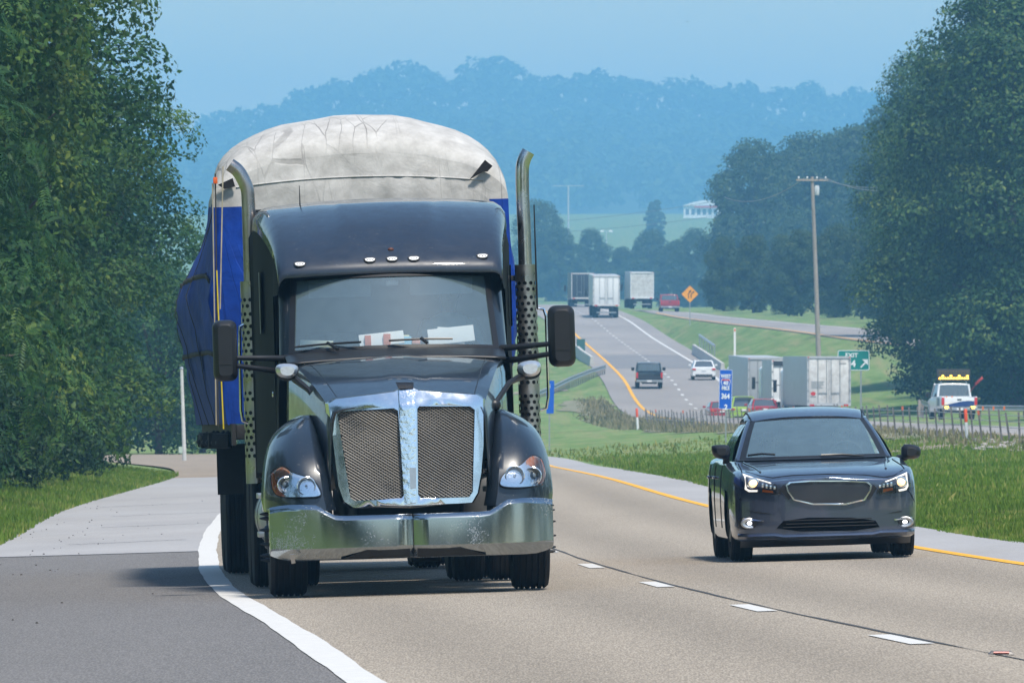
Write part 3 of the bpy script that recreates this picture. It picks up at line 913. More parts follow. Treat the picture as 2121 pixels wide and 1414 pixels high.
# woods on the camera's side of the bend: out of the picture, added to be mirrored dark in chrome, paint and glass
rg2 = random.Random(12); lob2 = []
for k in range(330):
    side = rg2.choice((-1, 1, 0))
    if side: y = rg2.uniform(-230, 126 if side < 0 else 230); x = side * rg2.uniform(20, 46) + (0 if side < 0 else 38)
    else: y = rg2.uniform(-230, -150); x = rg2.uniform(-60, 90)
    r_ = rg2.uniform(4, 7); lob2.append((x, y, ground_z(x, max(y, -79)) + rg2.uniform(.5, 2.2) * r_ , r_, r_, r_ * 1.1))
tag(link("roadside_wood", crown_mesh("roadside_wood", lob2, 110000, 1.3, L_C, 78, aspect=.75)), kind='stuff')

# ------------------------------------------------------------------ haze (closed box of even air, the sky outside it)
hz = MB(); hz.box((0, 4300, 105), (4400, 9600, 260))
haze_m, hnt, hb = nodes_of("haze_air")
hnt.nodes.remove(hb)
pv = hnt.nodes.new("ShaderNodeVolumePrincipled")
pv.inputs["Color"].default_value = (.25, .60, 1.0, 1)
pv.inputs["Density"].default_value = 0.00023
pv.inputs["Anisotropy"].default_value = .0
hnt.links.new(pv.outputs[0], hnt.nodes["Material Output"].inputs["Volume"])
haze = tag(hz.build("haze", haze_m, smooth=0), kind='stuff')
haze.display_type = 'WIRE'
# ------------------------------------------------------------------ tools for vehicles
class Frame:
    """local frame of a vehicle: x right in the picture, y away from the camera, z up"""
    def __init__(s, x, d, z, yaw, roll, pitch, sc=1.0):
        s.M = Matrix.Translation((x, d, z)) @ Matrix.Rotation(yaw, 4, 'Z') @ Matrix.Rotation(-roll, 4, 'Y') @ Matrix.Rotation(pitch, 4, 'X') @ Matrix.Scale(sc, 4)
        s.O = s.M.translation.copy()
        s.e = [s.M.to_3x3().col[i].copy() for i in range(3)]

    def pl(s, px, py, y):
        """the local point at depth y that the photograph shows at (px, py)"""
        kx, kz = (px - CX) / F, (CY - py) / F
        P = s.O + s.e[1] * y
        # (P + x ex + z ez).x = kx * (...).y   and   .z = kz * .y
        a = [[s.e[0].x - kx * s.e[0].y, s.e[2].x - kx * s.e[2].y], [s.e[0].z - kz * s.e[0].y, s.e[2].z - kz * s.e[2].y]]
        b = [kx * P.y - P.x, kz * P.y - P.z]
        det = a[0][0] * a[1][1] - a[0][1] * a[1][0]
        return Vector(((b[0] * a[1][1] - a[0][1] * b[1]) / det, y, (a[0][0] * b[1] - a[1][0] * b[0]) / det))

    def pts(s, lst, y):
        return [(s.pl(px, py, y).x, s.pl(px, py, y).z) for px, py in lst]


def smooth_poly(pts, it=2):
    """round the corners of a closed outline"""
    for _ in range(it):
        out = []
        n = len(pts)
        for i in range(n):
            a, b = pts[i], pts[(i + 1) % n]
            out.append((a[0] * .75 + b[0] * .25, a[1] * .75 + b[1] * .25)); out.append((a[0] * .25 + b[0] * .75, a[1] * .25 + b[1] * .75))
        pts = out
    return pts


def inside(p, poly):
    c = False; n = len(poly)
    for i in range(n):
        (x0, y0), (x1, y1) = poly[i], poly[i - 1]
        if (y0 > p[1]) != (y1 > p[1]) and p[0] < (x1 - x0) * (p[1] - y0) / (y1 - y0) + x0:
            c = not c
    return c


def fill(poly, step=.04, holes=()):
    """triangulate an outline (with holes) with inner points: ([(x,z)], [tri], n outline points)"""
    def inset_ok(p, pl_):
        return all((p[0] - q[0]) ** 2 + (p[1] - q[1]) ** 2 > (step * .45) ** 2 for q in pl_)
    vs = [Vector(p) for p in poly]; fs = [list(range(len(poly)))]
    for h in holes:
        n0 = len(vs); vs += [Vector(p) for p in h]; fs.append(list(range(n0, n0 + len(h))))
    bd = [tuple(v) for v in vs]
    xs = [p[0] for p in poly]; zs = [p[1] for p in poly]
    x = min(xs) + step / 2
    while x < max(xs):
        z = min(zs) + step / 2
        while z < max(zs):
            if inside((x, z), poly) and not any(inside((x, z), h) for h in holes) and inset_ok((x, z), bd):
                vs.append(Vector((x, z)))
            z += step
        x += step
    r = delaunay_2d_cdt(vs, [], fs, 1, 1e-6)
    pv_ = [tuple(v) for v in r[0]]; tf = []
    for f in r[2]:
        c = (sum(pv_[i][0] for i in f) / len(f), sum(pv_[i][1] for i in f) / len(f))
        if not any(inside(c, h) for h in holes):
            tf.append(tuple(f))
    return pv_, tf


def patch(mb, poly, yf, step=.04, thick=0.0, holes=(), dy=0.0):
    """a front-facing panel: outline in (x, z), depth from yf(x, z); optional rim going back by thick"""
    vs, fs = fill(poly, step, holes)
    mb.add([(x, yf(x, z) + dy, z) for x, z in vs], fs)
    if thick:
        for lp in [poly] + list(holes):
            n = len(lp)
            a = [(x, yf(x, z) + dy, z) for x, z in lp]; b = [(x, yf(x, z) + dy + thick, z) for x, z in lp]
            mb.add(a + b, [(i, (i + 1) % n, n + (i + 1) % n, n + i) for i in range(n)])
    return mb


def bvh_y(o_or_me, default=0.0):
    """depth function of a mesh seen from the front"""
    me = o_or_me
    bv = BVHTree.FromPolygons([v.co for v in me.vertices], [tuple(p.vertices) for p in me.polygons])

    def f(x, z):
        h = bv.ray_cast(Vector((x, -6, z)), Vector((0, 1, 0)))
        if h[0] is None:
            h = bv.find_nearest(Vector((x, default, z)))
        return h[0].y
    return f


def ring_poly(cx, cz, rx, rz=None, n=24):
    rz = rz or rx
    return [(cx + rx * math.cos(2 * PI * i / n), cz + rz * math.sin(2 * PI * i / n)) for i in range(n)]


def rrect(cx, cz, w, h, r=.3, n=4):
    r *= min(w, h); out = []
    for sx, sz, a0 in ((1, 1, 0), (-1, 1, 90), (-1, -1, 180), (1, -1, 270)):
        for k in range(n + 1):
            a = R(a0 + 90 * k / n); out.append((cx + sx * (w / 2 - r) + r * math.cos(a), cz + sz * (h / 2 - r) + r * math.sin(a)))
    return out


RX90 = Matrix.Rotation(R(90), 4, 'Y')       # lathe axis Z -> local X


def wheel(parent, x, y, r, w, rim, side, lugs=0, style='car', hub=None, groove=4, zoff=0.0):
    """part 'wheel' (the rim) with sub-part 'tyre'; side = +1 when the outside looks to +x"""
    T = Matrix.Translation((x, y, r + zoff)) @ RX90
    if side < 0:
        T = T @ Matrix.Rotation(PI, 4, 'X')
    rr = r * (.62 if style == 'truck' else .68)
    h = w / 2
    rm = MB()
    rm.lathe([(rr * .98, -h * .9), (rr, h * .55), (rr * .93, h * .75), (rr * .80, h * .62), (rr * .55, h * (.25 if style == 'truck' else .55)), (rr * .42, h * .30), (rr * .40, h * .62), (rr * .30, h * .8), (0.001, h * .82)], 28, T)
    if style == 'car':
        for k in range(5):
            a = 2 * PI * k / 5
            rm.box((0, 0, 0), (rr * .22, rr * .85, h * .3), T @ Matrix.Rotation(a, 4, 'Z') @ Matrix.Translation((0, rr * .5, h * .72)))
    for k in range(lugs):
        a = 2 * PI * k / lugs
        TT = T @ Matrix.Rotation(a, 4, 'Z') @ Matrix.Translation((rr * .62, 0, h * .5))
        rm.lathe([(.026, 0), (.028, .05), (.020, .09), (.006, .145), (.001, .147)], 8, TT)
    wo_ = rm.build("wheel", rim, parent)
    ty = MB()
    pr = [(rr * .97, -h * .85), (r * .86, -h * .98), (r * .95, -h * .93), (r * .985, -h * .8)]
    for k in range(groove):
        c = h * (-.62 + 1.24 * k / max(1, groove - 1)); g = h * .055
        pr += [(r, c - g * 2), (r, c - g), (r * .972, c - g * .8), (r * .972, c + g * .8), (r, c + g), (r, c + g * 2)]
    pr += [(r * .985, h * .8), (r * .95, h * .93), (r * .86, h * .98), (rr * .97, h * .85)]
    ty.lathe(pr, 40, T)
    t = ty.build("tyre", M['rubber'], wo_, smooth=30)
    return wo_


def loft(mb, stations, cap0=True, cap1=True):
    """stations: list of equal-length closed loops"""
    n = len(stations[0])
    vs = [p for s in stations for p in s]
    fs = [(i * n + k, i * n + (k + 1) % n, (i + 1) * n + (k + 1) % n, (i + 1) * n + k) for i in range(len(stations) - 1) for k in range(n)]
    if cap0: fs.append(tuple(range(n)))
    if cap1: fs.append(tuple((len(stations) - 1) * n + k for k in range(n - 1, -1, -1)))
    return mb.add(vs, fs)


def text_mesh(body, size, m, parent, M4, name="lettering", bold=.012, sx=1.0):
    cu = bpy.data.curves.new("text", 'FONT')
    cu.body = body; cu.size = size; cu.align_x = 'CENTER'; cu.align_y = 'CENTER'
    cu.offset = bold * size; cu.extrude = .004
    tmp = bpy.data.objects.new("text", cu); COL.objects.link(tmp)
    bpy.context.view_layer.update()
    me = bpy.data.meshes.new_from_object(tmp.evaluated_get(bpy.context.evaluated_depsgraph_get()))
    bpy.data.objects.remove(tmp); bpy.data.curves.remove(cu)
    me.transform(M4 @ Matrix.Diagonal((sx, 1, 1, 1)))
    me.materials.clear(); me.materials.append(m)
    return link(name, me, parent)


FACE = Matrix.Rotation(R(90), 4, 'X')        # text plane XY -> XZ, facing the camera (-Y)

# ------------------------------------------------------------------ seated people
SKIN = mat("skin", (.50, .31, .22), .55, var=.1, vscale=20)
HAIR = mat("dark_hair", (.03, .022, .018), .6, var=.3, vscale=30)


def person(loc, parent_M, label, shirt, face=-1, s=1.0, wheel_at=None):
    """someone sitting and looking towards -y; body one skinned surface, clothes and hair its children"""
    Vt, E, Rd = [], [], []

    def v(p, r, prev=None):
        Vt.append(Vector(p) * s); Rd.append(r * s)
        if prev is not None: E.append((prev, len(Vt) - 1))
        return len(Vt) - 1
    pel = v((0, 0, 0), .15); sp = v((0, .03, .2), .135, pel); ch = v((0, .04, .40), .155, sp); nk = v((0, .03, .56), .06, ch); nk2 = v((0, .01, .62), .058, nk)
    hd = v((0, -.01, .70), .088, nk2); hd2 = v((0, 0, .78), .098, hd); v((0, .01, .85), .065, hd2)
    for sx in (-1, 1):
        th = v((sx * .10, -.1, -.02), .10, pel); kn = v((sx * .14, -.46, .05), .068, th); an = v((sx * .14, -.62, -.35), .045, kn); v((sx * .14, -.78, -.39), .04, an)
        sh = v((sx * .19, .03, .46), .068, ch); el = v((sx * .25, -.16, .22), .047, sh)
        hand = Vector((sx * .15, -.40, .36)); wr = v(tuple(hand + Vector((sx * .02, .05, -.02))), .030, el); pm = v(tuple(hand), .032, wr)
        for k in range(4):
            o_ = Vector((sx * (.018 - .012 * k), -.05, .02 - .012 * k))
            f1 = v(tuple(hand + o_), .010, pm); f2 = v(tuple(hand + o_ + Vector((-sx * .02, -.025 + .003 * k, -.012))), .009, f1); v(tuple(hand + o_ + Vector((-sx * .03, -.008, -.03))), .007, f2)
        t1 = v(tuple(hand + Vector((-sx * .03, -.01, .03))), .011, pm); v(tuple(hand + Vector((-sx * .045, -.035, .035))), .008, t1)
    me = bpy.data.meshes.new("person"); me.from_pydata([tuple(p) for p in Vt], E, []); me.materials.append(SKIN)
    o = bpy.data.objects.new("person", me); COL.objects.link(o)
    o.matrix_local = parent_M @ Matrix.Translation(loc)
    sk = o.modifiers.new("skin", 'SKIN')
    for i, sv in enumerate(me.skin_vertices[0].data):
        sv.radius = (Rd[i], Rd[i]); sv.use_root = (i == 0)
    o.modifiers.new("smooth", 'SUBSURF').levels = 1
    tag(o, label, "person")
    # shirt: a slightly larger torso and sleeves
    mb = MB()
    loft(mb, [[(a * math.cos(t) * s, (.035 + b * math.sin(t)) * s, z * s) for t in np.linspace(0, 2 * PI, 17)[:-1]] for a, b, z in ((.175, .155, -.05), (.172, .15, .12), (.195, .16, .32), (.215, .15, .44), (.17, .12, .53), (.075, .07, .575))])
    for sx in (-1, 1):
        mb.tube([Vector((sx * .17, .03, .47)) * s, Vector((sx * .225, -.06, .34)) * s, Vector((sx * .252, -.16, .225)) * s], [.085 * s, .075 * s, .062 * s], 10)
    mb.build("shirt", shirt, o)
    mb = MB(); mb.ball((0, .015 * s, .79 * s), (.104 * s, .108 * s, .098 * s), 14)
    hm = mb.build("hair", HAIR, o)
    bm = bmesh.new(); bm.from_mesh(hm.data)
    bmesh.ops.delete(bm, geom=[f for f in bm.faces if f.calc_center_median().z < .80 * s and f.calc_center_median().y < .02 * s], context='FACES'); bm.to_mesh(hm.data); bm.free()
    mb = MB()
    mb.tube([(0, -.105 * s, .755 * s), (0, -.125 * s, .715 * s)], [.010 * s, .018 * s], 6)
    for sx in (-1, 1):
        mb.ball((sx * .1 * s, .01 * s, .74 * s), (.014 * s, .024 * s, .034 * s), 8)
    mb.build("nose_and_ears", SKIN, o)
    mb = MB()
    for sx in (-1, 1): mb.ball((sx * .034 * s, -.09 * s, .765 * s), (.013 * s, .008 * s, .009 * s), 8)
    mb.build("eyes", M['black'], o)
    mb = MB(); mb.ball((0, -.093 * s, .682 * s), (.026 * s, .008 * s, .007 * s), 8)
    mb.build("mouth", mat("lips", (.36, .14, .12), .5), o)
    return o


# ------------------------------------------------------------------ the black semi truck
TK = Frame(-.886, 88.0, float(eb_z(-.886, 88.0)) + .006, .050, .030, -.0089)
pl = TK.pl
truck = empty("semi_truck", mat=TK.M, label="black semi truck with chrome grille and bumper driving towards the camera in the near lane", cat="semi truck")
M['tpaint'] = mat("black_truck_paint", (.010, .016, .026), .28, coat=.8, speck=.35, sscale=55, sthr=(.69, .73), speckcol=(.25, .25, .24), var=.2, vscale=2, rvar=.12)
M['tpaint2'] = mat("black_truck_paint_dusty", (.013, .020, .036), .34, coat=.8, speck=.35, sscale=50, sthr=(.70, .74), speckcol=(.28, .28, .27), var=.2, vscale=3, rvar=.15)


def dirty_chrome():
    m, nt, b = nodes_of("bug_spattered_chrome")
    N, L = nt.nodes, nt.links
    tc = N.new("ShaderNodeTexCoord")
    n = N.new("ShaderNodeTexNoise"); n.inputs["Scale"].default_value = 60; n.inputs["Detail"].default_value = 9; n.inputs["Roughness"].default_value = .75
    n2 = N.new("ShaderNodeTexNoise"); n2.inputs["Scale"].default_value = 3.2; n2.inputs["Detail"].default_value = 4
    L.new(tc.outputs["Object"], n.inputs[0]); L.new(tc.outputs["Object"], n2.inputs[0])
    ad = N.new("ShaderNodeMath"); ad.operation = 'MULTIPLY_ADD'; ad.inputs[1].default_value = .6; L.new(n2.outputs[0], ad.inputs[0]); L.new(n.outputs[0], ad.inputs[2])
    mr = N.new("ShaderNodeMapRange"); mr.inputs[1].default_value = .88; mr.inputs[2].default_value = 1.12; L.new(ad.outputs[0], mr.inputs[0])
    cr = N.new("ShaderNodeMix"); cr.data_type = 'RGBA'; cr.inputs[6].default_value = (.37, .41, .44, 1); cr.inputs[7].default_value = (.26, .27, .27, 1)
    L.new(mr.outputs[0], cr.inputs[0]); L.new(cr.outputs[2], b.inputs["Base Color"])
    me_ = N.new("ShaderNodeMapRange"); me_.inputs[3].default_value = 1.0; me_.inputs[4].default_value = .2; L.new(mr.outputs[0], me_.inputs[0]); L.new(me_.outputs[0], b.inputs["Metallic"])
    ro = N.new("ShaderNodeMapRange"); ro.inputs[3].default_value = .13; ro.inputs[4].default_value = .6; L.new(mr.outputs[0], ro.inputs[0]); L.new(ro.outputs[0], b.inputs["Roughness"])
    bp = N.new("ShaderNodeBump"); bp.inputs["Strength"].default_value = .05; L.new(n2.outputs[0], bp.inputs["Height"]); L.new(bp.outputs[0], b.inputs["Normal"])
    return m


M['bumper'] = dirty_chrome()
# bumper, in two halves that meet at the middle
def bump_half(sx):
    xs = [0.004, .15, .3, .45, .58, .66, .74, .82, .95, 1.06, 1.14, 1.19, 1.21, 1.215, 1.215]
    P = []
    for i, x in enumerate(xs):
        k = (x / 1.21)
        y0 = -1.26 + .34 * k ** 3.2
        if i == len(xs) - 1: y0 += .35
        if i == len(xs) - 2: y0 += .04
        t = float(np.clip((x - .62) / .24, 0, 1)); t = t * t * (3 - 2 * t)
        zt = .688 + .105 * t
        zt -= .02 * max(0, (x - 1.1) / .11)
        zb = .312 + .05 * max(0, (x - 1.0) / .21) ** 2
        row = [(y0 + .10, zt - .01), (y0 + .045, zt), (y0 + .018, zt - .018), (y0 + .002, zt - .040), (y0 + .001, zt - .055), (y0 - .002, .54), (y0 - .006, .425), (y0 - .006, .415), (y0 + .004, .40), (y0 + .075, zb + .015), (y0 + .10, zb), (y0 + .16, zb)]
        P.append([(sx * x, a, b) for a, b in row])
    mb = MB(); mb.grid(P, flip=sx < 0)
    o = mb.build("bumper", M['bumper'], truck, smooth=28); solidify(o, .012)
    return o
for sx in (-1, 1): bump_half(sx)
mb = MB()
for x0, x1 in ((-.62, -.03), (.03, .62)):
    a = [(x0 + (0 if x0 > 0 else .22), .392), (x1 - (0 if x0 < 0 else .22), .392), (x1, .318), (x0, .318)]
    patch(mb, a, lambda x, z: -1.26 + .34 * (abs(x) / 1.21) ** 3.2 + .012 + (.40 - z) * .72, .06, .03, dy=-.008)
mb.build("air_dam_shade", M['under'], truck)  # dark sheets proud of the bumper, painting the shade of its lower recess
mb = MB(); mb.box((-1.03, -1.09, .335), (.035, .012, .085), Matrix.Rotation(R(-10), 4, 'Y') @ Matrix.Rotation(R(25), 4, 'X'))
mb.build("marker_plate", M['alu'], truck)
# frame, axle and engine pan below the bumper
mb = MB()
mb.box((0, 0, .52), (2.0, .14, .13)); mb.box((0, .6, .62), (.9, 2.2, .26)); mb.box((.18, .9, .33), (.26, .5, .16)); mb.box((0, 3.2, .72), (.86, 6.6, .3)); mb.box((0, -.7, .55), (1.9, .5, .2))
mb.tube([(-.9, 5.35, .52), (.9, 5.35, .52)], .12); mb.tube([(-.9, 6.7, .52), (.9, 6.7, .52)], .12); mb.ball((0, 5.35, .52), .24); mb.ball((0, 6.7, .52), .24)
mb.build("chassis", M['under'], truck, bevel=.02)

# grille surround
def gy(x, z): return -1.02 + .10 * (z - .7) + .12 * (abs(x) / .66) ** 2.4 + .30 * max(0, z - 1.60)
g_out = TK.pts([(682, 836), (697, 826), (818, 811), (829, 805), (858, 803), (868, 808), (990, 817), (1003, 826), (1003, 921), (998, 978), (990, 1020), (978, 1040), (855, 1051), (733, 1051), (713, 1037), (702, 1006)], -1.0)
g_r = TK.pts([(865, 846), (869, 841), (975, 841), (985, 848), (980, 1018), (972, 1029), (872, 1031), (866, 1024)], -1.0)
g_l = TK.pts([(701, 860), (708, 852), (816, 845), (825, 850), (838, 1024), (832, 1031), (734, 1037), (726, 1030)], -1.0)
cx_ = sum(p[0] for p in g_out) / len(g_out)
GY = lambda x, z: gy(x - cx_, z)
mb = MB()
patch(mb, g_out, GY, .05, .13, holes=(g_r, g_l))
grille = mb.build("grille_surround", M['chrome'], truck, smooth=35)
# outer flange leaning back to the hood
mb = MB()
n = len(g_out); cz_ = 1.2
big = [(cx_ + (x - cx_) * 1.035, cz_ + (z - cz_) * 1.012) for x, z in g_out]
mb.add([(x, GY(x, z) + .012, z) for x, z in g_out] + [(x, GY(x, z) + .14, z) for x, z in big], [(i, (i + 1) % n, n + (i + 1) % n, n + i) for i in range(n)])
mb.build("grille_flange", M['chrome'], truck)
# middle bar with torn chrome foil
bar = TK.pts([(826, 806), (861, 805), (863, 845), (862, 1040), (838, 1045), (828, 880)], -1.06)
mb = MB(); patch(mb, bar, lambda x, z: GY(x, z) - .035 + .5 * (x - cx_ - .0) ** 2, .02, .06)
cb = mb.build("grille_bar", M['foil'], truck, smooth=50)
mb = MB(); patch(mb, TK.pts([(849, 968), (862, 968), (862, 1010), (850, 1012)], -1.06), lambda x, z: GY(x, z) - .045, .05, .02)
mb.build("bare_strip", M['alu'], cb)
mb = MB(); patch(mb, TK.pts([(821, 791), (858, 791), (857, 804), (826, 805)], -.97), lambda x, z: -1.0 + (z - 1.68) * 1.2, .05, .03)
mb.build("emblem_plate", M['black'], truck)
# woven mesh: two families of slanting wires, real strips
def weave(holes, name):
    for hole in holes:
        mb = MB()
        x0, x1 = min(p[0] for p in hole), max(p[0] for p in hole); z0, z1 = min(p[1] for p in hole), max(p[1] for p in hole)
        st = .0345; w = .0058
        for fam in (-1, 1):
            ang = R(33) * fam
            dx, dz = math.cos(ang), math.sin(ang); nx_, nz_ = -dz, dx
            diag = (x1 - x0) + (z1 - z0)
            k = -diag
            while k < diag:
                # march along the wire in short bits, keep those inside
                run = []; t = -diag
                while t < diag:
                    px_, pz_ = (x0 + x1) / 2 + dx * t + nx_ * k, (z0 + z1) / 2 + dz * t + nz_ * k
                    if inside((px_, pz_), hole): run.append((px_, pz_))
                    t += .03
                if len(run) > 1:
                    (ax, az), (bx, bz) = run[0], run[-1]
                    ax -= dx * .015; az -= dz * .015; bx += dx * .015; bz += dz * .015
                    ya, yb = GY(ax, az) + .03 + .003 * fam, GY(bx, bz) + .03 + .003 * fam
                    mb.add([(ax - nx_ * w, ya, az - nz_ * w), (bx - nx_ * w, yb, bz - nz_ * w), (bx + nx_ * w, yb, bz + nz_ * w), (ax + nx_ * w, ya, az + nz_ * w),
                            (ax, ya - .006, az), (bx, yb - .006, bz)], [(0, 1, 5, 4), (4, 5, 2, 3), (0, 3, 2, 1)])
                k += st * .62
        o = mb.build(name, mat("mesh_wire", (.26, .245, .225), .5, .6, var=.25, vscale=3), truck, smooth=0, weld=False)
        tag(o, kind='stuff')
        mb = MB(); patch(mb, hole, GY, .1, dy=.11); mb.build("radiator", mat("radiator_core", (.012, .012, .012), .8, var=.4, vscale=20), truck)
weave((g_r, g_l), "grille_mesh")

# hood
def hood_station(t):
    y = -.83 + 2.28 * t
    w = .655 + .30 * t ** .85
    zt = 1.635 + .42 * (1 - (1 - t) ** 1.6)
    out = []
    for u in np.linspace(-1, 1, 33):
        a = abs(u)
        if a < .72:
            f = a / .72; x = f * (w - .05); z = zt - .055 * f ** 2 + .022 * max(0, 1 - (x / .17) ** 4) * (1 - .6 * t)
        elif a < .80:
            f = (a - .72) / .08; x = w - .05 + .05 * math.sin(f * PI / 2); z = zt - .055 - .06 * (1 - math.cos(f * PI / 2))
        else:
            f = (a - .80) / .2; x = w + .03 * f; z = zt - .115 - f * (.62 + .25 * t)
        out.append((math.copysign(x, u), y - (.07 * (1 - (x / w) ** 2) * (1 - t)), z))
    return out
mb = MB(); mb.grid([hood_station(t) for t in np.linspace(0, 1, 18)])
hood = mb.build("hood", M['tpaint'], truck, smooth=32); solidify(hood, .01, 0)
# seams between hood top and sides
mb = MB()
for sx in (-1, 1):
    P = []
    for t in np.linspace(.02, .98, 14):
        s_ = hood_station(t); q = s_[27] if sx > 0 else s_[5]
        P.append((q[0] * .93, q[1], q[2] + .012))
    mb.tube(P, .005, 5)
mb.build("hood_seam", M['black'], hood)
# cowl between hood and windscreen
mb = MB()
P = []
for t in np.linspace(0, 1, 7):
    P.append([(u * (.955 + .015 * t), 1.17 + .42 * t + .25 * abs(u) ** 2.2 * t, 2.045 + .085 * t - .035 * u * u) for u in np.linspace(-1, 1, 17)])
mb.grid(P); solidify(mb.build("cowl", M['black'], truck), .02)

# fenders
def fender(sx):
    outer = [(.735, 1.225), (.85, 1.235), (1.0, 1.225), (1.15, 1.205), (1.30, 1.165), (1.40, 1.11), (1.48, 1.02), (1.535, .93), (1.56, .86)]
    inner = [(.735, .64), (.85, .665), (1.0, .685), (1.15, .715), (1.30, .745), (1.40, .765), (1.48, .785), (1.535, .80), (1.56, .82)]
    P = []
    for z in np.linspace(.735, 1.555, 20):
        xo = float(pchip([a for a, _ in outer], [b for _, b in outer], z)); xi = float(np.interp(z, [a for a, _ in inner], [b for _, b in inner]))
        v = (z - .735) / .82
        yb = -.98 + .16 * v + .75 * v ** 3.2
        row = [(sx * (xi - .0), yb + .45, z)]
        for u in np.linspace(0, 1, 15):
            x = xi + (xo - xi) * u
            row.append((sx * x, yb + .05 * (1 - u) + .02 * u + .42 * u ** 4 + (.10 * max(0, .12 - u) / .12), z))
        row.append((sx * (xo + .012), yb + .60, z)); row.append((sx * (xo + .012), max(yb + .75, .35), z))
        P.append(row)
    # over the wheel, going back and down
    last = P[-1]
    for k, (dy_, dz_) in enumerate(((.22, -.01), (.5, -.06), (.8, -.2), (1.05, -.42))):
        P.append([(p[0], p[1] + dy_, p[2] + dz_) for p in last])
    mb = MB(); mb.grid(P, flip=sx > 0)
    o = mb.build("fender", M['tpaint'], truck, smooth=40)
    return o
fend = {sx: fender(sx) for sx in (-1, 1)}
M['lens'] = glass_mat("headlamp_lens", (.93, .95, .96), .02, .03)
M['reflector'] = mat("lamp_reflector", (.82, .84, .86), .12, .85, bump=.15, bscale=30)
def headlamp(sx):
    fy = bvh_y(fend[sx].data, -.8)
    if sx > 0:
        out = [(1033, 1006), (1036, 990), (1045, 977), (1070, 966), (1085, 957), (1095, 946), (1108, 941), (1124, 947), (1131, 967), (1133, 986), (1126, 1003), (1101, 1008), (1060, 1010)]
        side = [(1119, 1005), (1127, 985), (1125, 960), (1122, 947), (1130, 958), (1133.5, 986), (1127, 1003)]
        turn = [(1087, 959), (1097, 947), (1109, 943), (1121, 949), (1124, 964), (1105, 966)]
        b1, b2 = (1066, 984, 20), (1104, 985, 18)
    else:
        out = [(561, 985), (566, 974), (584, 963), (595, 967), (606, 978), (630, 984), (652, 995), (664, 1015), (665, 1028), (630, 1030), (585, 1030), (566, 1022)]
        side = [(562, 988), (567, 976), (571, 995), (581, 1016), (592, 1028), (583, 1030), (567, 1022)]
        turn = [(570, 988), (572, 974), (584, 965), (594, 968), (603, 980), (588, 990)]
        b1, b2 = (634, 1006, 19), (592, 1004, 17)
    y0 = -.85
    o_ = smooth_poly(TK.pts(out, y0), 2)
    mb = MB(); patch(mb, o_, fy, .03, .05, dy=-.016); L = mb.build("headlamp", M['reflector'], truck, smooth=35)
    mb = MB(); patch(mb, smooth_poly(TK.pts(side, y0), 1), fy, .03, .03, dy=-.024); mb.build("side_marker", M['amber'], L)
    mb = MB(); patch(mb, smooth_poly(TK.pts(turn, y0), 1), fy, .03, .02, dy=-.018); mb.build("turn_signal", mat("turn_reflector", (.62, .50, .44), .25, .5, var=.75, vscale=26, dark=(.62, .16, .02)), L)
    for (bx, by, br), proj in ((b1, 0), (b2, 1)):
        c = pl(bx, by, y0); r_ = br / 243
        yy = fy(c.x, c.z) - .008
        mb = MB()
        Tm = Matrix.Translation((c.x, yy, c.z)) @ Matrix.Rotation(R(90), 4, 'X')
        mb.lathe([(r_ * 1.02, -.01), (r_ * 1.05, .022), (r_ * .96, .026), (r_ * .90, .012), (r_ * .6, -.012), (r_ * .25, -.03), (.001, -.032)], 28, Tm)
        bw = mb.build("reflector_bowl", M['reflector'], L)
        mb = MB()
        if proj: mb.ball((c.x, yy - .006, c.z), (r_ * .42, .03, r_ * .42), 14)
        else: mb.tube([(c.x, yy + .02, c.z), (c.x, yy - .03, c.z)], [.016, .010], 8)
        mb.build("bulb", M['lens'] if not proj else mat("projector_lens", (.10, .13, .16), .05, coat=1), L)
    mb = MB(); n = len(o_)
    mb.tube([(x, fy(x, z) - .02, z) for x, z in o_ + [o_[0]]], .006, 5); mb.build("lamp_gasket", M['black'], L)
    mb = MB(); patch(mb, o_, fy, .03, dy=-.045); mb.build("lens_cover", M['lens'], L)
    return L
for sx in (-1, 1): headlamp(sx)

# cab and sleeper shell
def cab_station(y, w, zt, zb, crown=.05, rad=.2):
    out = []
    k_ = max(0, min(1, (y - 2.05) / 1.2)); rad = .09 + .11 * k_; crown = .02 + .03 * k_
    for u in np.linspace(-1, 1, 45):
        a = abs(u)
        if a < .55:
            f = a / .55; x = f * (w - rad * .8); z = zt - crown * f * f + .03 * max(0, min(1, (.46 - x) / .05)) * max(0, min(1, (y - 2.2) / .5)) * max(0, min(1, (3.8 - y) / .5))
        elif a < .72:
            f = (a - .55) / .17; x = w - rad * .8 + rad * .8 * math.sin(f * PI / 2); z = zt - crown - rad * .75 * (1 - math.cos(f * PI / 2))
        else:
            f = (a - .72) / .28; x = w + .02 * f; z = (zt - crown - rad * .75) * (1 - f) + zb * f
        yy = y + .10 * abs(x / w) ** 3 * max(0, min(1, (3.4 - y) / 1.2))
        out.append((math.copysign(x, u), yy, z))
    return out
ys = np.linspace(0, 1, 26)
cst = [(2.03, .985, 2.79), (2.10, .992, 2.88), (2.3, 1.005, 3.02), (2.6, 1.025, 3.17), (3.0, 1.06, 3.315), (3.4, 1.095, 3.415), (3.9, 1.125, 3.475), (4.5, 1.14, 3.50), (5.3, 1.15, 3.50)]
Ys = np.concatenate([np.linspace(2.03, 2.6, 8), np.linspace(2.7, 5.3, 18)])
W_ = pchip([c[0] for c in cst], [c[1] for c in cst], Ys); Z_ = pchip([c[0] for c in cst], [c[2] for c in cst], Ys)
stns = [cab_station(y, w, z, 2.62 if y < 2.5 else 1.05) for y, w, z in zip(Ys, W_, Z_)]
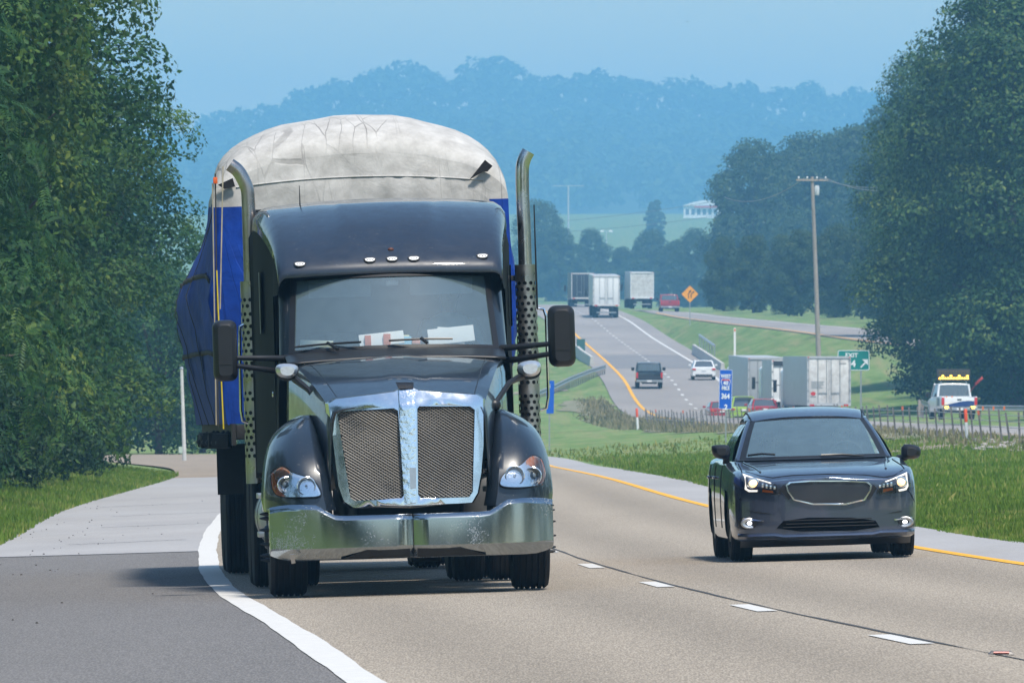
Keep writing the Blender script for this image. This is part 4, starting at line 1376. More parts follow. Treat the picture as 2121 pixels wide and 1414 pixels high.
for cols in (slice(0, 7), slice(38, 45)):
    mb = MB(); mb.grid([s_[cols] for s_ in stns]); mb.build("sleeper_side", M['sideblack'], truck, smooth=50)
mb = MB(); mb.grid([s_[6:39] for s_ in stns])
cab = mb.build("sleeper_roof", M['tpaint2'], truck, smooth=50); solidify(cab, .01, 0)
cab_y = bvh_y(cab.data, 2.2)
mb = MB(); mb.box((0, 5.28, 2.25), (2.2, .04, 2.4)); mb.box((0, 4.1, 1.06), (2.2, 2.4, .06)); mb.box((0, 3.2, 2.2), (2.0, .05, 2.2)); mb.build("cab_wall", M['black'], truck)
# windscreen and its surround
def ws(u, v):
    # u -1..1 across, v 0..1 up
    w = .925 + (.875 - .925) * v
    zb = 2.125 - .03 * u * u; zt = 2.785 - .02 * u * u
    y = 1.58 + .46 * v + .26 * abs(u) ** 2.3
    return (u * w, y, zb + (zt - zb) * v)
mb = MB(); mb.grid([[ws(u * .955, .035 + .93 * v) for u in np.linspace(-1, 1, 25)] for v in np.linspace(0, 1, 11)])
M['wglass'] = glass_mat("windscreen_glass", (.90, .95, .97), .13, .03, film=.17, filmcol=(.36, .52, .58))  # teal film paints the sky's reflection into the pane
mb.build("windscreen", M['wglass'], truck, smooth=60)
loop = [ws(u, 0) for u in np.linspace(-1, 1, 21)] + [ws(1, v) for v in np.linspace(.1, .9, 9)] + [ws(u, 1) for u in np.linspace(1, -1, 21)] + [ws(-1, v) for v in np.linspace(.9, .1, 9)]
inn = [ws(u * .95, .04 + .92 * v) for u, v in [(u, 0) for u in np.linspace(-1, 1, 21)] + [(1, v) for v in np.linspace(.1, .9, 9)] + [(u, 1) for u in np.linspace(1, -1, 21)] + [(-1, v) for v in np.linspace(.9, .1, 9)]]
n = len(loop)
mb = MB(); mb.add([(p[0], p[1] - .012, p[2]) for p in inn] + [(p[0] * 1.005, p[1] - .004, p[2]) for p in loop] + [(p[0] * 1.01, p[1] + .05, p[2]) for p in loop],
                  [(i, (i + 1) % n, n + (i + 1) % n, n + i) for i in range(n)] + [(n + i, n + (i + 1) % n, 2 * n + (i + 1) % n, 2 * n + i) for i in range(n)])
mb.build("windscreen_seal", M['black'], truck)
# pillars, doors, side glass
for sx in (-1, 1):
    mb = MB()
    P = []
    for v in np.linspace(-.02, 1.05, 8):
        a = ws(sx, v); b = (sx * (.985 + .02 * (1 - v)), a[1] + .16, a[2]); P.append([a, ((a[0] + b[0]) / 2 + sx * .02, (a[1] + b[1]) / 2 - .02, a[2]), b, (b[0] - sx * .05, b[1] + .08, b[2])])
    mb.grid(P, flip=sx < 0); mb.build("pillar", M['tpaint'], truck)
    mb = MB()
    mb.grid([[(sx * (1.0 + .035 * math.sin(v * PI)), y, z) for y in np.linspace(1.75, 3.2, 7)] for v, z in zip(np.linspace(0, 1, 9), np.linspace(1.0, 2.08, 9))], flip=sx < 0)
    d_ = mb.build("door", M['sideblack'], truck)
    mb = MB(); mb.box((sx * 1.045, 2.9, 1.75), (.03, .2, .05)); mb.build("door_handle", M['chrome'], d_, bevel=.01)
    mb = MB(); mb.grid([[(sx * (1.0 - .06 * v), 2.05 + .12 * v + t * (1.1 - .12 * v), 2.08 + .62 * v) for t in np.linspace(0, 1, 5)] for v in np.linspace(0, 1, 5)], flip=sx < 0)
    mb.build("side_window", glass_mat("side_glass", (.25, .3, .32), .10), d_)
    # fairing behind the door
    mb = MB()
    P = [[(sx * (1.06 + .16 * t), 3.9 + 1.5 * t, z - .25 * t * t * (1 if z > 3 else 0)) for t in np.linspace(0, 1, 5)] for z in np.linspace(1.0, 3.32, 10)]
    mb.grid(P, flip=sx < 0); solidify(mb.build("side_fairing", M['sideblack'], truck), .03)
    # sleeper window
    mb = MB(); mb.grid([[(sx * 1.13, 3.35 + .3 * t, 2.3 + .55 * v) for t in np.linspace(0, 1, 4)] for v in np.linspace(0, 1, 4)], flip=sx < 0); mb.build("sleeper_window", M['black'], truck)
    # steps, tank, lower skirt
    mb = MB(); mb.lathe([(.001, 0), (.26, 0), (.315, .03), (.33, .10), (.33, 1.45), (.001, 1.46)], 32, Matrix.Translation((sx * .90, 2.25, .66)) @ Matrix.Rotation(R(-90), 4, 'X'))
    tk_ = mb.build("fuel_tank", M['alu'], truck)
    for yy in (2.5, 3.3):
        mb = MB(); mb.lathe([(.334, 0), (.337, .005), (.337, .07), (.334, .075)], 32, Matrix.Translation((sx * .90, yy, .66)) @ Matrix.Rotation(R(-90), 4, 'X'))
        mb.build("tank_strap", M['under'], tk_)
    mb = MB(); mb.box((sx * 1.0, 1.75, .86), (.5, .45, .05)); mb.box((sx * 1.02, 1.75, .52), (.46, .45, .05)); mb.box((sx * .86, 1.75, .7), (.1, .45, .5)); mb.build("step", M['alu'], truck, bevel=.01)
    mb = MB(); mb.box((sx * 1.14, 2.02, 1.0), (.10, .05, .06)); mb.build("marker_light", M['amber'], truck, bevel=.01)
    # inner wheel arch
    mb = MB(); mb.grid([[(x, .62 * math.sin(a) * 1.05, .54 + .68 * math.cos(a)) for x in np.linspace(sx * .72, sx * 1.2, 3)] for a in np.linspace(R(-75), R(95), 14)], flip=sx > 0); mb.build("wheel_arch", M['under'], truck)

# roof lamps, antennas
mb = MB()
for px, py in ((621, 547), (766, 538), (812, 536), (857, 535), (999, 530)):
    c = pl(px, py, 2.16); c.y = cab_y(c.x, c.z)
    c = pl(px, py, c.y); yy = cab_y(c.x, c.z)
    mb = MB(); q = [(c.x - .058, c.z + .022), (c.x + .058, c.z + .022), (c.x + .04, c.z - .022), (c.x - .04, c.z - .022)]
    patch(mb, smooth_poly(q, 1), lambda x, z: yy + (z - c.z) * .9, .05, .04, dy=-.035)
    h = mb.build("roof_marker", M['black'], truck)
    mb = MB(); q = [(c.x - .048, c.z + .016), (c.x + .048, c.z + .016), (c.x + .034, c.z - .014), (c.x - .034, c.z - .014)]
    patch(mb, smooth_poly(q, 1), lambda x, z: yy + (z - c.z) * .9, .05, .03, dy=-.043)
    lo = mb.build("marker_lens", M['white_pl'], h)
    mb = MB()
    for k in range(-1, 2): mb.ball((c.x + k * .024, yy - .045, c.z), (.006, .004, .006), 6)
    mb.build("marker_bulb", M['black'], h)
c = pl(809, 517, 2.3); mb = MB(); mb.ball((c.x, cab_y(c.x, c.z) - .01, c.z), (.028, .02, .018), 10); mb.build("roof_horn_stub", mat("rusty_stub", (.10, .03, .02), .6), truck)
mb = MB(); c = pl(621, 412, 3.9); mb.tube([(c.x, 3.9, c.z - .1), (c.x, 3.92, c.z + .12)], [.008, .003], 6); mb.build("roof_antenna", M['black'], truck)
mb = MB(); a = pl(1113, 640, 2.5); b = pl(1106, 424, 2.5); mb.tube([a, b], [.010, .006], 6); mb.build("antenna", M['black'], truck)

# wipers
for x0, x1, pv_ in (((610, 715), (748, 706), (690, 712)), ((806, 704), (938, 701), (885, 700))) and [((612, 718), (748, 708), (700, 716)), ((806, 705), (938, 701), (885, 703))]:
    a, b, c = pl(*x0, 1.5), pl(*x1, 1.5), pl(*pv_, 1.42)
    ya = 1.52
    mb = MB(); mb.tube([(a.x, 1.56 + .22 * (a.x / .93) ** 2, a.z), ((a.x + b.x) / 2, 1.52 + .2 * (a.x / .93) ** 2, (a.z + b.z) / 2 + .006), (b.x, 1.55, b.z)], .011, 6); w_ = mb.build("wiper", M['black'], truck)
    mb = MB(); mb.tube([((a.x + b.x) / 2, 1.5 + .2 * (a.x / .93) ** 2, (a.z + b.z) / 2 + .015), (c.x, 1.46, c.z - .03)], .014, 6); mb.build("wiper_arm", M['black'], w_)

# mirrors
for sx in (-1, 1):
    (mx0, mz0, mx1, mz1) = (443, 662, 490, 790) if sx < 0 else (1138, 631, 1190, 760)
    a, b = pl(mx0, mz1, 1.55), pl(mx1, mz0, 1.55)
    c = (a + b) / 2; w, h = abs(b.x - a.x), abs(b.z - a.z)
    mb = MB()
    sts = []
    for t, kx, kz in ((0, .55, .82), (.03, .82, .93), (.07, .97, .985), (.14, 1, 1), (.2, .98, .99)):
        sts.append([(x, 1.47 + t, z) for x, z in rrect(c.x, c.z, w * kx, h * kz, .30)])
    loft(mb, sts)
    mo = mb.build("mirror", M['black'], truck)
    mb = MB(); mb.add([(x, 1.675, z) for x, z in rrect(c.x, c.z, w * .88, h * .92, .3)], [tuple(range(20))]); mb.build("mirror_glass", M['chrome'], mo)
    mb = MB(); mb.box((c.x, 1.468, c.z - h * .22), (w * .55, .01, .006)); mb.build("mirror_groove", M['under'], mo)
    for (p0, p1) in (((481, 741), (598, 742)), ((486, 757), (575, 768))) if sx < 0 else (((1150, 711), (1050, 720)), ((1150, 731), (1062, 745))):
        A, B = pl(*p0, 1.55), pl(*p1, 1.75)
        mb = MB(); mb.tube([A, A.lerp(B, .5), B, (B.x - sx * .05, 1.9, B.z)], [.022, .026, .03, .03], 10); mb.build("mirror_arm", M['black'], truck)
    # hood mirror on its bracket
    q = [(569, 752), (620, 753), (616, 776), (600, 785), (573, 779)] if sx < 0 else [(1069, 750), (1120, 744), (1122, 770), (1105, 781), (1078, 778)]
    poly = smooth_poly(TK.pts(q, .35), 2); ctr = (sum(p[0] for p in poly) / len(poly), sum(p[1] for p in poly) / len(poly))
    mb = MB(); sts = []
    for t, k in ((0, .62), (.035, .85), (.08, .97), (.13, 1.0)):
        sts.append([(ctr[0] + (x - ctr[0]) * k, .30 + t, ctr[1] + (z - ctr[1]) * k) for x, z in poly])
    loft(mb, sts); hm = mb.build("hood_mirror", M['satin'], truck)
    mb = MB(); sts = [[(ctr[0] + (x - ctr[0]) * k, .43 + t, ctr[1] - .022 + (z - ctr[1]) * k) for x, z in poly] for t, k in ((0, 1.03), (.1, 1.0), (.13, .8))]
    loft(mb, sts); mb.build("mirror_back", M['black'], hm)
    legs = [(610, 784), (640, 808), (668, 848)] if sx < 0 else [(1082, 778), (1055, 792), (1024, 838)]
    pts = [pl(*q_, y_) for q_, y_ in zip(legs, (.42, .2, -.05))]
    mb = MB(); mb.tube(pts, [.035, .024, .022], 8); mb.ball(pts[-1], (.06, .06, .055), 10); mb.build("mirror_bracket", M['black'], hm)
    # grab rail
    rl_ = [(562, 663), (552, 668), (551, 700), (552, 850), (556, 875), (566, 878)] if False else ([(505, 672), (497, 676), (496, 720), (499, 850), (503, 872), (514, 876)] if sx < 0 else [(1112, 638), (1126, 640), (1131, 655), (1136, 820), (1132, 845), (1120, 849)])
    P = [pl(*q_, 3.4) for q_ in rl_]
    mb = MB(); mb.tube(P, .013, 8); mb.build("grab_rail", M['chrome'], truck)

# exhaust stacks
def stack(sx):
    y = 5.05
    if sx < 0:
        cl = [(476, 341), (491, 352), (504, 372), (513, 400), (516, 440), (518, 520), (523, 700), (528, 900)]
    else:
        cl = [(1094, 314), (1086, 330), (1082, 350), (1081, 400), (1085, 480), (1089, 560), (1093, 700), (1098, 870)]
    P = [pl(a, b, y) for a, b in cl]
    xm = sum(p.x for p in P[4:]) / len(P[4:])
    for p in P[4:]: p.x = xm
    P[3].x = (P[3].x + xm) / 2
    fine = []
    t = np.linspace(0, len(P) - 1, 30); k = np.arange(len(P))
    X, Z = pchip(k, [p.x for p in P], t), pchip(k, [p.z for p in P], t)
    mb = MB(); mb.tube([(x, y, z) for x, z in zip(X, Z)], .062, 24)
    m_ = mat("steel_stack", (.60, .60, .60), .20, 1.0, var=.45, vscale=2.2, dark=(.30, .24, .20), rvar=.3, stretch=(1, 1, .5)) if sx < 0 else mat("bright_stack", (.68, .70, .73), .14, 1.0, var=.15, vscale=3, rvar=.15)
    st_ = mb.build("exhaust_stack", m_, truck, smooth=60)
    # perforated shield: a curved sheet with real holes
    z1 = pl(530, 582, y).z if sx < 0 else pl(1088, 548, y).z
    z0 = .95
    r_ = .098; half = PI * .62
    W = r_ * half * 2
    outer = [(-W / 2, z0), (W / 2, z0), (W / 2, z1), (-W / 2, z1)]
    outl = []
    for i in range(4):
        (ax, az), (bx, bz) = outer[i], outer[(i + 1) % 4]; nn = 14 if i in (0, 2) else 30
        outl += [(ax + (bx - ax) * q / nn, az + (bz - az) * q / nn) for q in range(nn)]
    holes = []; row = 0; z = z1 - .32
    rowz = []
    blocks = [(z1 - .17, 2), (z1 - .30, 11), (z1 - 1.02, 2), (z1 - 1.2, 8)]
    for zs, nrow in blocks:
        for q in range(nrow): rowz.append(zs - q * .056)
    for q, z in enumerate(rowz):
        if z < z0 + .05: continue
        for c_ in range(-2, 3):
            xx = c_ * .056 + (.028 if q % 2 else 0) - .014
            if abs(xx) < .13: holes.append(ring_poly(xx, z, .0185, n=8))
    vs, fs = fill(outl, .05, holes)
    mb = MB(); mb.add([(xm + r_ * math.sin(s_ / r_), y - r_ * math.cos(s_ / r_), z) for s_, z in vs], fs)
    sh_ = mb.build("heat_shield", mat("polished_shield", (.48, .47, .45), .25, 1.0, var=.3, vscale=3, rvar=.25), st_, smooth=60)
    mb = MB(); mb.tube([(xm, y, z0), (xm, y, z1 - .03)], .085, 20); mb.build("muffler", M['under'], st_)
    mb = MB(); mb.box((xm - sx * .2, y + .05, z1 - .12), (.35, .05, .05)); mb.build("stack_clamp", M['under'], st_, bevel=.01)
for sx in (-1, 1): stack(sx)

# wheels
M['rimsteel'] = mat("black_rim", (.02, .02, .022), .4, .5)
for sx in (-1, 1):
    wheel(truck, sx * 1.045, 0, .515, .33, M['rimsteel'], sx, lugs=10, style='truck', groove=5)
    for yy in (5.35, 6.7):
        wheel(truck, sx * 1.075, yy, .515, .29, M['rimsteel'], sx, style='truck', groove=5)
        wheel(truck, sx * .755, yy, .515, .29, M['rimsteel'], sx, style='truck', groove=5)
    mb = MB(); mb.box((sx * .92, 7.4, .65), (.62, .02, .8)); mb.build("mudflap", M['rubber'], truck)
    mb = MB()
    hub = Matrix.Translation((sx * 1.2, 0, .515)) @ RX90 @ (Matrix.Identity(4) if sx > 0 else Matrix.Rotation(PI, 4, 'X'))
    mb.lathe([(.11, -.06), (.115, .0), (.09, .035), (.001, .04)], 20, hub)
    mb.build("hub_cap", M['black'], truck)

# inside the cab
mb = MB(); mb.grid([[(u * .9, 1.75 + .5 * t + .2 * u * u * (1 - t), 2.09 - .02 * t) for u in np.linspace(-1, 1, 9)] for t in np.linspace(0, 1, 4)]); mb.box((0, 2.28, 1.9), (1.8, .06, .4))
mb.build("dashboard", mat("grey_dash", (.10, .11, .12), .7), truck)
for x in (-.5, .55):
    mb = MB(); mb.box((x, 3.0, 1.75), (.52, .5, .14)); mb.box((x, 3.22, 2.1), (.5, .14, .66), Matrix.Rotation(R(-8), 4, 'X')); mb.box((x, 3.28, 2.5), (.28, .1, .18)); mb.build("seat", mat("seat_grey", (.14, .15, .16), .8), truck, bevel=.04)
mb = MB(); sw = Matrix.Translation((.5, 2.5, 2.1)) @ Matrix.Rotation(R(55), 4, 'X')
mb.lathe([(.225 + .016 * math.cos(a), .016 * math.sin(a)) for a in np.linspace(0, 2 * PI, 9)[:-1]], 28, sw, closed=True)
for k in range(3): mb.box((0, 0, 0), (.03, .2, .012), sw @ Matrix.Rotation(2 * PI * k / 3, 4, 'Z') @ Matrix.Translation((0, .11, 0)))
mb.build("steering_wheel", M['black'], truck)
mb = MB(); mb.box((0, 3.5, 2.2), (1.7, .03, 1.2)); mb.build("sleeper_curtain", mat("grey_curtain", (.22, .25, .27), .9, var=.3, vscale=3, stretch=(6, 6, .5)), truck)
c = pl(812, 586, 2.15); mb = MB(); mb.box((c.x, 2.12, c.z), (.11, .03, .045)); mb.box((c.x, 2.14, c.z + .04), (.03, .03, .06)); mb.build("toll_tag", M['white_pl'], truck, bevel=.006)
mb = MB(); mb.box((.45, 2.24, 2.66), (.55, .02, .14)); mb.box((-.45, 2.24, 2.66), (.55, .02, .14)); mb.build("sun_visor", mat("visor_grey", (.2, .23, .25), .8), truck)
person((.55, 3.02, 1.86), TK.M, "truck driver in a light blue shirt behind the windscreen of the black semi truck", mat("light_blue_shirt", (.16, .36, .52), .85))
# things lying on the dashboard
PAP = mat("paper", (.82, .82, .80), .8, var=.06, vscale=10)
def on_dash(name, label, cat, px0, px1, py0, m, th=.012, tilt=25, hh=.12, group=None):
    a, b = pl(px0, py0, 1.85), pl(px1, py0, 1.85)
    e = MB(); w = b.x - a.x; c = (a.x + b.x) / 2
    e.box((0, 0, hh / 2), (w, th, hh))
    o = e.build(name, m, None, bevel=.003)
    o.matrix_local = TK.M @ Matrix.Translation((c, 1.86, 2.15)) @ Matrix.Rotation(R((px0 * 7) % 11 - 5.5), 4, 'Y') @ Matrix.Rotation(R(-tilt), 4, 'X')
    tag(o, label, cat, group)
on_dash("paper_stack", "stack of white papers propped on the truck dashboard before the steering wheel", "papers", 888, 984, 695, PAP, .02, 20, .15)
on_dash("loose_paper", "loose sheet of paper leaning left of the white paper stack on the truck dashboard", "papers", 905, 962, 700, mat("cream_paper", (.70, .70, .66), .8), .008, 35, .17)
on_dash("loose_paper", "yellowish sheet sticking out right of the clipboard on the truck dashboard", "papers", 815, 848, 697, mat("yellow_paper", (.62, .60, .40), .8), .008, 30, .10)
on_dash("clipboard", "white clipboard papers lying on the middle of the truck dashboard", "papers", 745, 838, 699, PAP, .015, 22, .12)
on_dash("folded_map", "pale papers in the low corner of the truck windscreen", "papers", 622, 690, 712, mat("pale_paper", (.6, .64, .5), .8), .01, 30, .07)
on_dash("blue_card", "small light blue card on the truck dashboard beside the clipboard", "card", 826, 852, 697, mat("blue_card", (.2, .45, .6), .7), .01, 25, .08)
on_dash("orange_box", "left of two small orange boxes on the truck dashboard", "box", 755, 768, 684, M['amber'], .05, 5, .09, None)
on_dash("orange_box", "right of two small orange boxes on the truck dashboard", "box", 793, 808, 682, M['amber'], .05, 5, .10, None)
on_dash("orange_wrapper", "crumpled orange wrapper at the foot of the truck windscreen", "wrapper", 853, 870, 696, mat("orange_wrap", (.6, .2, .1), .6, var=.4, vscale=30), .04, 20, .035)

# ------------------------------------------------------------------ flatbed trailer and its tarped load
TR = Frame(-.886, 88.0, float(eb_z(-.886, 88.0)) + .006, .052, .030, -.0089)
trailer = empty("flatbed_trailer", mat=TR.M @ Matrix.Translation((0, 0, 0)), label="dark flatbed trailer under the blue and white tarped load behind the black truck", cat="trailer")
mb = MB(); mb.box((0, 13.2, 1.42), (2.58, 13.0, .14)); mb.build("deck", M['under'], trailer, bevel=.02)
mb = MB()
for sx in (-1, 1): mb.box((sx * 1.31, 13.2, 1.40), (.04, 13.0, .2))
mb.build("rub_rail", M['under'], trailer)
mb = MB()
for sx in (-1, 1): mb.box((sx * .45, 13.2, 1.1), (.16, 12.6, .5))
mb.build("frame_beam", M['under'], trailer)
for sx in (-1, 1):
    for yy in (14.4, 15.7):
        wheel(trailer, sx * 1.10, yy, .515, .29, M['rimsteel'], sx, style='truck', groove=5)
        wheel(trailer, sx * .78, yy, .515, .29, M['rimsteel'], sx, style='truck', groove=5)
    mb = MB(); mb.box((sx * 1.05, 13.4, 1.05), (.55, .06, .5)); mb.build("mudguard", M['under'], trailer)
mb = MB(); mb.box((-1.0, 13.6, .92), (.07, .25, .10)); mb.build("air_tank", M['alu'], trailer, bevel=.02)
rt = random.Random(4)
for k in range(9):
    mb = MB(); x = -1.36 + rt.uniform(-.05, .04); y = 7.2 + k * 1.4
    mb.box((x, y, 1.34), (.12, .16, .13), Matrix.Rotation(rt.uniform(-.4, .4), 4, 'Z') @ Matrix.Rotation(rt.uniform(-.4, .4), 4, 'X')); mb.tube([(x - .07, y, 1.3), (x + .06, y, 1.42)], .04, 8); mb.build("strap_winch", M['under'], trailer, bevel=.015)

M['tarp_w'] = None
def tarp_mat(name, base, dirty, line=.45):
    m, nt, b = nodes_of(name)
    N, L = nt.nodes, nt.links
    tc = N.new("ShaderNodeTexCoord")
    n = N.new("ShaderNodeTexNoise"); n.inputs["Scale"].default_value = 5.0; n.inputs["Detail"].default_value = 10; n.inputs["Roughness"].default_value = .72
    L.new(tc.outputs["Object"], n.inputs[0])
    cr = N.new("ShaderNodeValToRGB"); cr.color_ramp.elements[0].position = .30; cr.color_ramp.elements[0].color = (*dirty, 1); cr.color_ramp.elements[1].position = .70; cr.color_ramp.elements[1].color = (*base, 1)
    L.new(n.outputs[0], cr.inputs[0])
    # fold creases, drawn darker in the colour: edges of stretched cells, warped
    n2 = N.new("ShaderNodeTexNoise"); n2.inputs["Scale"].default_value = 1.4; n2.inputs["Detail"].default_value = 4
    L.new(tc.outputs["Object"], n2.inputs[0])
    mxv = N.new("ShaderNodeMix"); mxv.data_type = 'RGBA'; mxv.inputs[0].default_value = .10
    L.new(tc.outputs["Object"], mxv.inputs[6]); L.new(n2.outputs[1], mxv.inputs[7])
    out = None; hsum = None
    for sc, st in ((3.2, (1, .16, .16)), (4.6, (.9, .2, .22))):
        mp = N.new("ShaderNodeMapping"); mp.inputs["Scale"].default_value = st; mp.inputs["Rotation"].default_value = (0, .35 if sc < 4 else -.55, .1)
        L.new(mxv.outputs[2], mp.inputs[0])
        vo = N.new("ShaderNodeTexVoronoi"); vo.feature = 'DISTANCE_TO_EDGE'; vo.inputs["Scale"].default_value = sc
        L.new(mp.outputs[0], vo.inputs[0])
        mr = N.new("ShaderNodeMapRange"); mr.inputs[1].default_value = .0; mr.inputs[2].default_value = .014; L.new(vo.outputs[0], mr.inputs[0])
        if hsum is None: hsum = mr.outputs[0]
        else:
            mm = N.new("ShaderNodeMath"); mm.operation = 'MULTIPLY'; L.new(hsum, mm.inputs[0]); L.new(mr.outputs[0], mm.inputs[1]); hsum = mm.outputs[0]
    n5 = N.new("ShaderNodeTexNoise"); n5.inputs["Scale"].default_value = 1.1; L.new(tc.outputs["Object"], n5.inputs[0])
    mr2 = N.new("ShaderNodeMapRange"); mr2.inputs[1].default_value = .40; mr2.inputs[2].default_value = .6; mr2.inputs[3].default_value = 1; mr2.inputs[4].default_value = 1 - line; L.new(n5.outputs[0], mr2.inputs[0])
    mxx = N.new("ShaderNodeMath"); mxx.operation = 'MAXIMUM'; L.new(hsum, mxx.inputs[0]); L.new(mr2.outputs[0], mxx.inputs[1])
    mu = N.new("ShaderNodeMix"); mu.data_type = 'RGBA'; mu.blend_type = 'MIX'; mu.inputs[6].default_value = (*[c * .45 for c in dirty], 1)
    L.new(mxx.outputs[0], mu.inputs[0]); L.new(cr.outputs[0], mu.inputs[7])
    L.new(mu.outputs[2], b.inputs["Base Color"])
    b.inputs["Roughness"].default_value = .65; b.inputs["Specular IOR Level"].default_value = .2
    hb_ = N.new("ShaderNodeMath"); hb_.operation = 'ADD'; L.new(mxx.outputs[0], hb_.inputs[0])
    n3 = N.new("ShaderNodeTexNoise"); n3.inputs["Scale"].default_value = 3.5; n3.inputs["Detail"].default_value = 6; n3.inputs["Distortion"].default_value = 1.2; L.new(tc.outputs["Object"], n3.inputs[0]); L.new(n3.outputs[0], hb_.inputs[1])
    bp = N.new("ShaderNodeBump"); bp.inputs["Strength"].default_value = .4; bp.inputs["Distance"].default_value = .03
    L.new(hb_.outputs[0], bp.inputs["Height"]); L.new(bp.outputs[0], b.inputs["Normal"])
    return m
M['tarp_w'] = tarp_mat("white_tarp", (.55, .54, .525), (.33, .32, .305), .62)
M['tarp_b'] = tarp_mat("blue_tarp", (.005, .052, .36), (.004, .028, .19), .3)
loadM = TR.M @ Matrix.Translation((-.07, 0, 0))
load = empty("tarped_load", mat=loadM, label="tall rounded load under a dirty white and blue tarp on the flatbed trailer", cat="tarped load")
def load_pt(a, y):
    """a: 0 bottom left .. 1 bottom right around the section"""
    t = (y - 6.75) / 12.3
    fr = min(1, max(0, (y - 6.75) / 1.0))
    rnd = math.sqrt(1 - (1 - fr) ** 2)
    zt = 3.98 + .38 * rnd - .05 * t
    hw = 1.36 - .02 * rnd - .17 * min(1, max(0, t * 2.2)) ** 1.2 - .05 * t
    zs = 3.52 + .24 * rnd            # shoulder
    zb = 1.5
    bul = .17 * math.sin(PI * min(1, max(0, (t - .02) / .9))) if a < .5 else .03
    side = .30
    if a < side or a > 1 - side:
        f = a / side if a < side else (1 - a) / side
        z = zb + (zs - zb) * f
        s_ = min(1, max(0, (f - .5) / .5)); s_ = s_ * s_ * (3 - 2 * s_)
        x = 1.40 + .03 * rnd + bul * math.sin(PI * f ** 1.15) ** .9 + (.020 * math.sin(f * 9 + y * 2.3) + .020 * math.sin(f * 17 - y * 4.1 + 2 * math.sin(y)) + .012 * math.sin(f * 31 + y * 7)) * math.sin(PI * f)
        x = x * (1 - s_) + (hw + .02) * s_ - .10 * (1 - f) ** 3
        return (-x if a < .5 else x, y, z)
    f = (a - side) / (1 - 2 * side)   # over the top
    u = -math.cos(PI * f)
    z = zs + (zt - zs) * math.sin(PI * f) ** .95
    x = (hw + .02) * (abs(u) ** .97) * (1 if u > 0 else -1)
    z += .006 * math.sin(x * 5 + y * 1.7) + .010 * math.sin(y * 4.2) + .007 * math.sin(x * 11 + y * 3 + 2 * math.sin(y * 1.3)) * math.sin(PI * f)
    return (x, y, z)
A_ = np.linspace(0, 1, 61)
Yl = np.concatenate([6.75 + 1.0 * (1 - np.cos(np.linspace(0, PI / 2, 10))), np.linspace(7.9, 19.0, 44)])
G = [[load_pt(a, y) for a in A_] for y in Yl]
ia, ib = 18, 42
mb = MB(); mb.grid([r_[ia:ib + 1] for r_ in G]); lw = mb.build("tarp_top", M['tarp_w'], load, smooth=80)
mb = MB(); mb.grid([r_[:ia + 1] for r_ in G]); mb.build("tarp_side", M['tarp_b'], load, smooth=80)
mb = MB(); mb.grid([r_[ib:] for r_ in G]); mb.build("tarp_side", M['tarp_b'], load, smooth=80)
# front face of the load
ring = G[0]
def front_y(x, z):
    k = max(0, 1 - (abs(x) / 1.36) ** 4) * min(1, max(0, (3.97 - z) / .3))
    return 6.75 - k * (.05 + .014 * math.sin(x * 6 + z * 3) + .016 * math.sin(x * 21 + z * 5 + 1.5 * math.sin(z * 4)) * (1.4 if x > .3 else .5))


def front_face(xa, xb):
    P = []
    for i in range(0, 31):
        l, r_ = ring[i], ring[60 - i]
        row = []
        for u in np.linspace(xa, xb, 22):
            x = l[0] + (r_[0] - l[0]) * u; z = l[2] + (r_[2] - l[2]) * u
            row.append((x, front_y(x, z), z))
        P.append(row)
    return P
mb = MB(); mb.grid(front_face(.125, .935), flip=True); mb.build("tarp_front", M['tarp_w'], load, smooth=80)
for xa, xb in ((0, .125), (.935, 1)):
    P = front_face(xa, xb)
    mb = MB(); mb.grid(P[:19], flip=True); mb.build("tarp_corner", M['tarp_b'], load, smooth=80)
    mb = MB(); mb.grid(P[18:], flip=True); mb.build("tarp_corner_top", M['tarp_w'], load, smooth=80)
# seam and ropes
mb = MB(); mb.tube([(x, front_y(x, 3.76 - .05 * x * x) - .002, 3.76 - .05 * x * x) for x in np.linspace(-1.15, 1.15, 40)], .009, 6); mb.build("tarp_seam", M['tarp_w'], load)
# black sheets put in for the shade of gaps at the upper corners
mb = MB(); c = (1.13, 6.70, 3.60)
patch(mb, [(1.02, 3.70), (1.17, 3.88), (1.24, 3.82), (1.19, 3.77), (1.15, 3.77)], lambda x, z: 6.68, .2, .02); mb.build("gap_shade", mat("gap_black", (.008, .008, .01), .9), load); mb = MB(); patch(mb, [(-1.32, 3.72), (-1.18, 3.78), (-1.16, 3.70), (-1.26, 3.68)], lambda x, z: 6.68, .2, .02)
mb.build("gap_shade", mat("gap_black", (.008, .008, .01), .9), load)
def strap_over(y, m, w, name, off=.02, straight=False):
    mb = MB(); P = []
    for a in np.linspace(0, 1, 50):
        p = load_pt(a, y); c = Vector((0, y, 2.8)); d = (Vector(p) - c).normalized()
        q = Vector(p) + d * off
        if straight and a < .3: q.x = -1.40 - .03 * (1 - a / .3) - .03; 
        P.append([(q.x, y - w / 2, q.z), (q.x, y + w / 2, q.z)])
    mb.grid(P); o = mb.build(name, m, load, smooth=60); solidify(o, .006); return o
M['strap_y'] = mat("yellow_strap", (.70, .55, .02), .7, var=.3, vscale=9)
M['strap_k'] = mat("dark_strap", (.03, .028, .025), .8)
M['strap_t'] = mat("faded_strap", (.42, .38, .28), .8, var=.4, vscale=6)
